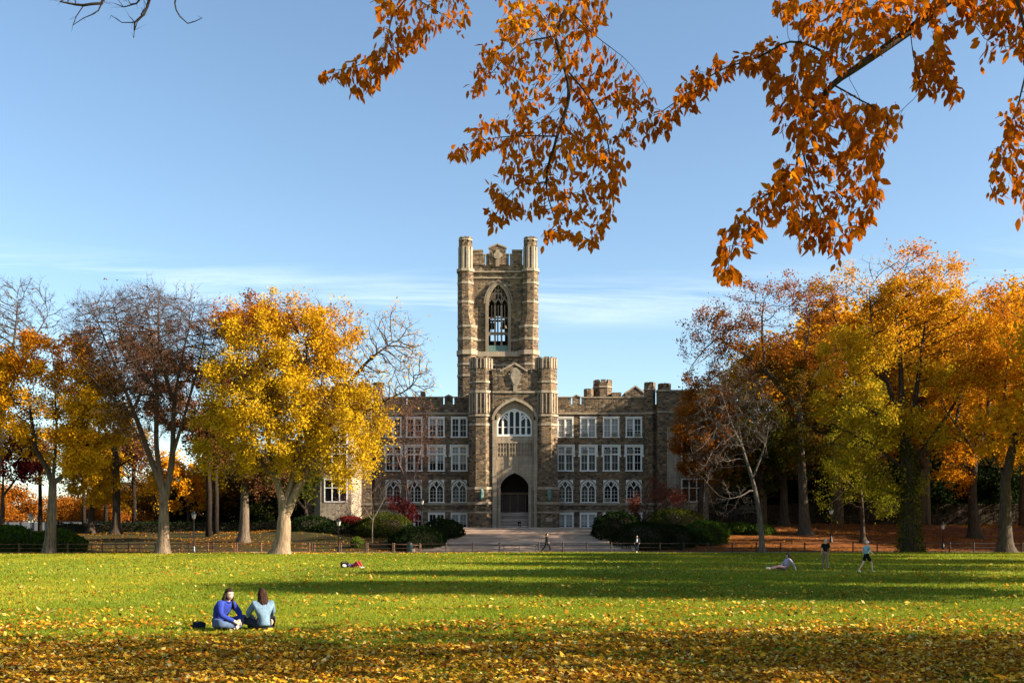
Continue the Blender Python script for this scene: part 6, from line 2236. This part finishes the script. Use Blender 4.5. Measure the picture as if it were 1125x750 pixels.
    polys = [([(412, -8), (512, -8), (519, 18), (506, 34), (478, 26), (462, 52), (444, 66), (424, 76), (408, 108), (394, 110), (372, 84), (352, 82), (366, 70), (398, 62), (414, 44)], 300, 8.3, .22),
             ([(545, -8), (665, -8), (664, 22), (640, 40), (660, 50), (640, 70), (600, 60), (548, 90), (522, 96), (512, 94), (524, 60), (545, 30)], 420, 8.5, .3),
             ([(545, 60), (650, 70), (690, 85), (714, 112), (722, 138), (700, 165), (664, 172), (610, 160), (560, 120)], 420, 8.6, .3),
             ([(540, 120), (660, 140), (690, 175), (684, 200), (672, 240), (665, 262), (640, 270), (622, 262), (600, 268), (596, 240), (560, 232), (540, 244), (536, 205), (556, 180), (530, 170), (498, 176), (496, 158), (520, 140)], 640, 8.5, .3),
             ([(722, 124), (744, 96), (762, 72), (820, 56), (850, 36), (868, 50), (850, 78), (800, 84), (770, 110), (756, 128), (738, 122), (728, 150)], 300, 8.3, .2),
             ([(850, -8), (1000, -8), (996, 24), (965, 40), (950, 60), (920, 70), (900, 90), (862, 66), (880, 30), (855, 22)], 420, 8.0, .3),
             ([(850, 70), (905, 100), (925, 112), (950, 108), (988, 112), (986, 146), (968, 156), (976, 190), (958, 250), (936, 262), (918, 286), (892, 250), (886, 280), (858, 240), (832, 262), (812, 298), (798, 318), (784, 300), (790, 254), (826, 214), (842, 190), (866, 150), (846, 100)], 820, 7.95, .3),
             ([(980, -8), (1062, -8), (1058, 20), (1040, 40), (1055, 84), (1058, 108), (1036, 96), (1030, 108), (1018, 96), (998, 92), (996, 78), (1014, 60), (1022, 30)], 260, 7.9, .2),
             ([(1050, -8), (1200, -8), (1200, 60), (1120, 62), (1108, 40), (1092, 44), (1080, 26), (1068, 36)], 360, 7.7, .2),
             ([(1106, 108), (1140, 92), (1150, 200), (1128, 222), (1104, 212), (1080, 206), (1092, 176), (1080, 168), (1100, 150)], 240, 7.6, .2)]
    A = np.concatenate([poly_points(p, n, Y, d, rng) for p, n, Y, d in polys]) - np.array(b)
    Pn, Pr = colonize(pos, par, A, .055, .078, infl=.9, up=-.16, inertia=.35, rng=rng, cap=12000, maxit=90)
    R, cnt = radii(Pn, Pr, .0026, .30)
    nt_ = len(resample(limbs[0], .075))
    n1_ = len(resample(limbs[1], .075))
    R[nt_:nt_ + n1_] *= .29 / .17
    R[nt_:] = np.maximum(.0022, R[nt_:] * .17)
    # only the limbs above the lawn: slim them down to the size they have in the photo
    R[:nt_] = np.linspace(.27, .07, nt_)
    k0 = nt_
    for li in range(1, len(limbs)):
        m = len(resample(limbs[li], .075)) - 1
        fr = np.linspace(0, 1, m)
        if li in (1, 2, 3, 4):
            a_, b_ = {1: (.105, .040), 2: (.075, .018), 3: (.030, .010), 4: (.055, .012)}[li]
            R[k0:k0 + m] = np.maximum(R[k0:k0 + m] * .6, a_ + (b_ - a_) * np.minimum(1, fr * 1.25)) * np.where(fr > .86, 1 - (fr - .86) * 3.6, 1)
        elif li >= nshow:
            R[k0:k0 + m] = .065 - .055 * fr if (li - nshow) % 2 == 0 else .03 - .024 * fr
        k0 += m
    V, Q, nv = tubes(Pn, Pr, R, cnt, .4)
    fast_mesh('trunk', np.concatenate(V), [np.concatenate(Q)], M['bark_dark'], root, smooth=True)
    # leaves along the fine twigs
    ids = np.where((cnt <= 9) & (Pr >= 0))[0]
    w = Pn + np.array(b)
    yy = YH - (w[:, 2] - H) * F / w[:, 1]
    ids = ids[(np.linalg.norm(Pn[ids, :2] - np.array([0, 0]), axis=1) > 2.5)]
    cl = clump(Pn[ids], 2.2, 31)
    k = np.where(cl > .55, 2, np.where(cl > -.45, 3, 4))
    rep = np.repeat(ids, k)
    d = nrm(Pn[rep] - Pn[Pr[rep]])
    ax = d * .5 + rng.normal(0, .52, (len(rep), 3)) + np.array([0, 0, -1.15])
    c = Pn[rep] + rng.normal(0, .020, (len(rep), 3))
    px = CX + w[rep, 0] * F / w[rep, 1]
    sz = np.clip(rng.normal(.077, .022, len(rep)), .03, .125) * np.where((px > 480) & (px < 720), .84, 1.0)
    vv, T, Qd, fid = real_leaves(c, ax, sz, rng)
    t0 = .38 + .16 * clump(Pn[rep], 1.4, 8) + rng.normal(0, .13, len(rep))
    t0 = t0 + .30 * np.exp(-((px - 605) / 55) ** 2) * np.clip((110 - yy[rep]) / 90, 0, 1)  # sunlit leaves at top centre painted in as a lighter tint
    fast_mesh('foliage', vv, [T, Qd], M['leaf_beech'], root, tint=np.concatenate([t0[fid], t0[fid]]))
    # the rest of the crown, out of the view to the right and above
    n = 4800
    cc = nrm(rng.normal(0, 1, (n, 3))) * rng.uniform(.25, 1, (n, 1)) ** .5 * np.array([5.6, 5.5, 4.6]) + np.array([1.5, -.8, 11.5])
    cw = cc + np.array(b)
    px = CX + cw[:, 0] * F / np.maximum(cw[:, 1], .1)
    py = YH - (cw[:, 2] - H) * F / np.maximum(cw[:, 1], .1)
    out = (cw[:, 1] < .3) | (px > 1240) | (py < -110)
    cc = cc[out]
    vv, q = leaf_quads(cc, rng.uniform(.16, .34, len(cc)), rng)
    fast_mesh('crown', vv, [q], M['leaf_beech'], root, tint=.4 + rng.normal(0, .15, len(cc)))
    return root


overhead()


def bare_overhead():
    rng = np.random.default_rng(15)
    b = Vector((-9.5, 7.5, tz(-9.5, 7.5)))
    root = empty('elm_tree', b, 0, 'bare tree with thin dark twigs dipping into the top left of the view', 'tree')
    limbs = [[(-9.5, 7.5, -.2), (-9.4, 7.5, 3), (-9.2, 7.6, 6), (-9.2, 7.6, 10)], [(-9.3, 7.5, 5.0), (-7.5, 8.0, 7.2), (-5.0, 8.6, 7.5), Q_(150, -45, 9), Q_(200, -60, 9), Q_(240, -90, 9)],
             [Q_(150, -45, 9), Q_(120, -25, 9), Q_(114, -5, 9), Q_(108, 12, 9), Q_(92, 20, 9), Q_(80, 28, 9)], [Q_(112, 2, 9), Q_(92, 6, 9), Q_(66, 2, 9)],
             [Q_(200, -60, 9), Q_(172, -30, 9), Q_(164, 0, 9), Q_(158, 16, 9), Q_(148, 25, 9), Q_(134, 25, 9), Q_(122, 17, 9)], [Q_(148, 25, 9), Q_(147, 42, 9)],
             [Q_(172, -30, 9), Q_(150, 4, 9), Q_(136, 8, 9), Q_(126, 4, 9)], [Q_(240, -90, 9), Q_(200, -20, 9), Q_(192, 4, 9), Q_(197, 18, 9), Q_(206, 26, 9), Q_(222, 20, 9)],
             [Q_(92, 6, 9), Q_(84, 18, 9), Q_(80, 28, 9)], [(-9.2, 7.6, 6), (-11, 8, 9), (-12, 8, 12)], [(-9.2, 7.6, 6.5), (-8, 6.5, 9.5), (-7, 6, 12)]]
    limbs = [[Vector(p) - b for p in L] for L in limbs]
    pos, par = skeleton(limbs, .08)
    A = np.concatenate([poly_points([(80, -30), (120, -30), (112, 20), (88, 24), (70, 4)], 60, 9, .15, rng), poly_points([(120, -30), (170, -30), (160, 20), (130, 22)], 70, 9, .15, rng),
                        rng.normal(0, 1, (400, 3)) * np.array([1.8, 1.6, 1.9]) + np.array([-9.8, 7.2, 11.4])]) - np.array(b)
    Pn, Pr = colonize(pos, par, A, .09, .16, infl=1.0, up=.0, rng=rng, cap=6000, maxit=80)
    R, cnt = radii(Pn, Pr, .003, .22)
    V, Q, nv = tubes(Pn, Pr, R, cnt, .4)
    ids = np.where((cnt <= 6) & (Pr >= 0))[0]
    ids = np.repeat(ids, 1)
    vv, q, t, _, _ = twigs(Pn[ids], nrm(Pn[ids] - Pn[Pr[ids]]) * .5 + rng.normal(0, .7, (len(ids), 3)), rng.uniform(.04, .16, len(ids)), np.full(len(ids), .0022), rng)
    V.append(vv); 
    fast_mesh('trunk', np.concatenate(V), [np.concatenate(Q + [q + nv]), t + nv], M['bark_dark'], root, smooth=True)


bare_overhead()

# ------------------------------------------------------------------ ground
def lawn_mat():
    m, nt, out = new_mat('lawn_and_banks')
    tc = nd(nt, 'ShaderNodeTexCoord')
    sp = nd(nt, 'ShaderNodeSeparateXYZ', {0: tc.outputs['Object']})
    n1 = nd(nt, 'ShaderNodeTexNoise', {'Vector': tc.outputs['Object'], 'Scale': .12, 'Detail': 5.0, 'Roughness': .6})
    n2 = nd(nt, 'ShaderNodeTexNoise', {'Vector': tc.outputs['Object'], 'Scale': 3.5, 'Detail': 6.0, 'Roughness': .7})
    sm = nd(nt, 'ShaderNodeMath', {0: n1.outputs[0], 1: n2.outputs[0]}, operation='ADD')
    hf = nd(nt, 'ShaderNodeMath', {0: sm.outputs[0], 1: .5}, operation='MULTIPLY')
    grass = ramp(nt, hf.outputs[0], [(.34, (.085, .112, .005)), (.5, (.150, .185, .014)), (.66, (.25, .240, .020))])
    # soil and leaf litter beyond the fence, darkened to paint in the tree shade
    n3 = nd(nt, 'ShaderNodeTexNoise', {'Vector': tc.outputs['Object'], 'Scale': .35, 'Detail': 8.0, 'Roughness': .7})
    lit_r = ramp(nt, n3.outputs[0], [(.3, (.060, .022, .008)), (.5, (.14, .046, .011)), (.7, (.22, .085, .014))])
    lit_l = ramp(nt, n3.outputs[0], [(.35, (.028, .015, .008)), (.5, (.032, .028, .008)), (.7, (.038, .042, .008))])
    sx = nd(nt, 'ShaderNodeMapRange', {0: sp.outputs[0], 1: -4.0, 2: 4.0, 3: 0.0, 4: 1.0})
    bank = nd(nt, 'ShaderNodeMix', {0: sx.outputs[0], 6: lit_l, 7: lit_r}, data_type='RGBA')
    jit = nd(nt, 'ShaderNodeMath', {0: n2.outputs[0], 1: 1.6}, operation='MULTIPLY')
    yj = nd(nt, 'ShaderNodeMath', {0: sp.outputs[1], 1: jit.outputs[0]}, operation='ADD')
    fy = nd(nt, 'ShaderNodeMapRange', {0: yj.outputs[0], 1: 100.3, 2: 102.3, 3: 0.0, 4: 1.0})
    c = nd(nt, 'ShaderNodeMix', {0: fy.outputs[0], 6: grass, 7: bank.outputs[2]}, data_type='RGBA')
    bp = nd(nt, 'ShaderNodeBump', {'Height': n2.outputs[0], 'Strength': .6, 'Distance': .05})
    p = nd(nt, 'ShaderNodeBsdfPrincipled', {'Base Color': c.outputs[2], 'Roughness': .95, 'Specular IOR Level': .1, 'Normal': bp.outputs[0]})
    nt.links.new(p.outputs[0], out.inputs[0])
    return m


def grid_ground():
    xs = np.concatenate([[-3000, -1200, -500, -250], np.arange(-160, 161, 1.6), [250, 500, 1200, 3000]])
    ys = np.concatenate([[-400, -150, -60, -20], np.arange(-8, 175, 1.15), [190, 230, 320, 600, 1300, 3500]])
    Xg, Yg = np.meshgrid(xs, ys)
    Z = terr(Xg, Yg)
    V = np.stack([Xg, Yg, Z], -1).reshape(-1, 3)
    nx, ny = len(xs), len(ys)
    i = np.arange(ny - 1)[:, None] * nx; j = np.arange(nx - 1)[None, :]
    Qd = np.stack([i + j, i + j + 1, i + nx + j + 1, i + nx + j], -1).reshape(-1, 4)
    return fast_mesh('lawn', V, [Qd], lawn_mat(), smooth=True)


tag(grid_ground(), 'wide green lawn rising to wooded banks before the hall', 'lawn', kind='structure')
# the walk between fence and banks
wkm = simple_mat('grey_paving', (.24, .215, .20), .9, var=.25, scale=1.5)
xs = np.arange(-90, 91, 1.5)
ys = [101.0, 102.0, 103.0, 103.7]
V = np.array([(x, y, tz(x, y) + .012) for y in ys for x in xs])
nx = len(xs)
i = np.arange(len(ys) - 1)[:, None] * nx; j = np.arange(nx - 1)[None, :]
wk = fast_mesh('path', V, [np.stack([i + j, i + j + 1, i + nx + j + 1, i + nx + j], -1).reshape(-1, 4)], wkm, smooth=True)
tag(wk, 'paved walk between lawn fence and stair', 'path', kind='structure')
fo = fc.obj('forecourt', M['steps'])
tag(fo, 'paved forecourt at the top of the stair', 'pavement', kind='structure')

# grass blades
def grass():
    rng = np.random.default_rng(21)
    parts = []
    for y0, y1, n, h in ((11.5, 18, 170000, .042), (18, 28, 170000, .05), (28, 48, 150000, .062), (48, 100.5, 150000, .085)):
        u = rng.uniform(0, 1, n)
        y = np.sqrt(y0 ** 2 + u * (y1 ** 2 - y0 ** 2))
        x = rng.uniform(-1, 1, n) * (y * .545 + 3.0)
        parts.append((x, y, np.full(n, h) * rng.uniform(.55, 1.3, n)))
    x, y, h = [np.concatenate(a) for a in zip(*parts)]
    n = len(x)
    z = terr(x, y)
    a = rng.uniform(0, 6.283, n)
    wdt = h * .16 + .002 + .004 * (y > 28) + .008 * (y > 48)
    ln = rng.normal(0, .45, (n, 2)) * h[:, None]
    V = np.stack([np.stack([x - np.cos(a) * wdt, y - np.sin(a) * wdt, z - .004], 1), np.stack([x + np.cos(a) * wdt, y + np.sin(a) * wdt, z - .004], 1),
                  np.stack([x + ln[:, 0], y + ln[:, 1], z + h], 1)], 1).reshape(-1, 3)
    t = .45 + .30 * clump(np.stack([x, y, 0 * x], 1), .16, 4) + .12 * clump(np.stack([x, y, 0 * x], 1), .9, 6) + rng.normal(0, .15, n)
    o = fast_mesh('grass', V, [np.arange(3 * n).reshape(-1, 3)], leaf_mat('grass_blades', [(0, (.060, .088, .010)), (.45, (.162, .214, .016)), (.75, (.26, .265, .024)), (1, (.40, .31, .03))], .45, k=1), tint=t)
    tag(o, 'short mown grass covering the lawn', 'grass', kind='stuff')


grass()


# fallen leaves
def litter():
    rng = np.random.default_rng(22)
    X, Y, S = [], [], []

    def strip(y0, y1, dens, s, xr=None, thr=-9.0, fade=None, f=.35, seed=3):
        half = (y1 * .545 + 3.0)
        xa, xb = xr or (-half, half)
        n = int((xb - xa) * (y1 - y0) * dens)
        x = rng.uniform(xa, xb, n); y = rng.uniform(y0, y1, n)
        cl = clump(np.stack([x, y * 1.4, 0 * x], 1), f, seed)
        k = rng.uniform(0, 1, n) < (np.clip(.72 + .5 * cl + .35 * clump(np.stack([x, y, 0 * x], 1), 1.6, seed + 7), .22, 1) if y1 < 18 else np.clip(.55 + .8 * cl, .06, 1))
        if fade:
            k &= rng.uniform(0, 1, n) < fade(x, y)
        X.append(x[k]); Y.append(y[k]); S.append(np.full(k.sum(), s))
    strip(11.5, 15.5, 950, .076)
    strip(15.5, 17.6, 760, .077)
    strip(17.6, 19.0, 500, .08)
    strip(19.0, 20.4, 240, .085)
    strip(20.4, 22.5, 120, .085)
    strip(22.5, 27, 42, .09)
    strip(27, 36, 20, .095)
    strip(36, 60, 8, .11)
    strip(60, 95, 4, .13)
    strip(93, 101, 60, .16, (-75, 4), fade=lambda x, y: np.clip((y - 92.5) / 7, 0, 1) ** 1.6 * np.where(x < -18, 1, .45))
    strip(94, 101, 10, .13, (4, 66), fade=lambda x, y: np.clip((y - 94) / 7, 0, 1))
    strip(103.7, 134, 16, .17, (13, 72), f=.2, seed=5)
    strip(103.7, 130, 14, .16, (-78, -11), f=.2, seed=6)
    x, y, s = np.concatenate(X), np.concatenate(Y), np.concatenate(S)
    n = len(x)
    s = s * np.clip(rng.lognormal(-.08, .34, n), .4, 1.9)
    z = terr(x, y) + rng.uniform(.015, .055, n)
    c = np.stack([x, y, z], 1)
    a = rng.uniform(0, 6.283, n)
    tilt = rng.normal(0, .42, n)
    ax = np.stack([np.cos(a), np.sin(a), tilt], 1)
    sd = nrm(np.stack([-np.sin(a), np.cos(a), rng.normal(0, .42, n)], 1))
    L = s[:, None]
    V = np.stack([c - ax * L * .5, c + sd * L * .33 + np.array([0, 0, .012]), c + ax * L * .5 + np.array([0, 0, .008]), c - sd * L * .33 + np.array([0, 0, .012])], 1).reshape(-1, 3)
    t = rng.uniform(0, 1, n)
    t = np.where(y > 103, .05 + .5 * t, t)
    mt = leaf_mat('fallen_leaves', [(0, (.10, .035, .012)), (.2, (.26, .085, .012)), (.42, (.46, .19, .014)), (.65, (.62, .33, .02)), (.85, (.70, .47, .06)), (1, (.62, .52, .22))], .25)
    o = fast_mesh('fallen_leaves', V, [np.arange(4 * n).reshape(-1, 4)], mt, tint=t)
    tag(o, 'fallen yellow and brown leaves scattered over lawn and banks', 'leaves', kind='stuff')


litter()

# ------------------------------------------------------------------ sky, sun, camera
wd = bpy.data.worlds.new('World')
SC.world = wd
wd.use_nodes = True
nt = wd.node_tree
nt.nodes.clear()
out = nt.nodes.new('ShaderNodeOutputWorld')
sky = nt.nodes.new('ShaderNodeTexSky')
sky.sky_type = 'NISHITA'
sky.sun_disc = False
sky.sun_elevation = SUN_EL
sky.sun_rotation = math.radians(105)
sky.air_density, sky.dust_density, sky.ozone_density = 1.0, 0.6, 1.6
SKY_STR = 0.066
tc = nd(nt, 'ShaderNodeTexCoord')
sp = nd(nt, 'ShaderNodeSeparateXYZ', {0: tc.outputs['Generated']})
# thin streaks of cirrus low over the horizon
zc = nd(nt, 'ShaderNodeMath', {0: sp.outputs[2], 1: .06}, operation='ADD')
ux = nd(nt, 'ShaderNodeMath', {0: sp.outputs[0], 1: zc.outputs[0]}, operation='DIVIDE')
uy = nd(nt, 'ShaderNodeMath', {0: sp.outputs[1], 1: zc.outputs[0]}, operation='DIVIDE')
cv = nd(nt, 'ShaderNodeCombineXYZ', {0: ux.outputs[0], 1: uy.outputs[0]})
cs = nd(nt, 'ShaderNodeVectorMath', {0: cv.outputs[0], 1: (.55, 2.0, 1)}, operation='MULTIPLY')
cn = nd(nt, 'ShaderNodeTexNoise', {'Vector': cs.outputs[0], 'Scale': 1.1, 'Detail': 9.0, 'Roughness': .62, 'Distortion': .5})
cm_ = ramp(nt, cn.outputs[0], [(.50, (0, 0, 0)), (.66, (.5, .5, .5)), (.85, (1, 1, 1))])
e1 = nd(nt, 'ShaderNodeMapRange', {0: sp.outputs[2], 1: .195, 2: .222, 3: 0.0, 4: 1.0})
e2 = nd(nt, 'ShaderNodeMapRange', {0: sp.outputs[2], 1: .228, 2: .258, 3: 1.0, 4: 0.0})
band = nd(nt, 'ShaderNodeMath', {0: e1.outputs[0], 1: e2.outputs[0]}, operation='MULTIPLY')
amt = nd(nt, 'ShaderNodeMath', {0: band.outputs[0], 1: cm_}, operation='MULTIPLY')
am2 = nd(nt, 'ShaderNodeMath', {0: amt.outputs[0], 1: .62}, operation='MULTIPLY')
mx = nd(nt, 'ShaderNodeMix', {0: am2.outputs[0], 6: sky.outputs[0], 7: (7.6, 7.6, 7.4, 1)}, data_type='RGBA')
wb = nd(nt, 'ShaderNodeMix', {0: 1.0, 6: mx.outputs[2], 7: (.95, 1.0, .99, 1)}, data_type='RGBA', blend_type='MULTIPLY')
bg = nd(nt, 'ShaderNodeBackground', {0: wb.outputs[2], 1: SKY_STR})
nt.links.new(bg.outputs[0], out.inputs[0])

sd = bpy.data.lights.new('sun', 'SUN')
sd.energy = 5.0
sd.angle = math.radians(.5)
sd.color = (1.0, .86, .66)
so = bpy.data.objects.new('sun', sd)
COL.objects.link(so)
so.location = SUN * 100
so.rotation_euler = (-SUN).to_track_quat('-Z', 'Y').to_euler()

cam = bpy.data.cameras.new('camera')
cam.sensor_width = 36
cam.lens = F / 1125 * 36
cam.shift_y = (YH - 375) / 1125
cam.shift_x = 0
cam.clip_start = .1
cam.clip_end = 6000
co = bpy.data.objects.new('camera', cam)
COL.objects.link(co)
co.location = (0, 0, H)
co.rotation_euler = (math.pi / 2, 0, 0)
SC.camera = co

SC.view_settings.view_transform = 'Standard'
SC.view_settings.look = 'None'
SC.view_settings.exposure = 1.85
SC.view_settings.gamma = 1.0
SC.render.engine = 'CYCLES'
SC.cycles.max_bounces = 6
SC.cycles.transparent_max_bounces = 4
SC.cycles.use_denoising = True
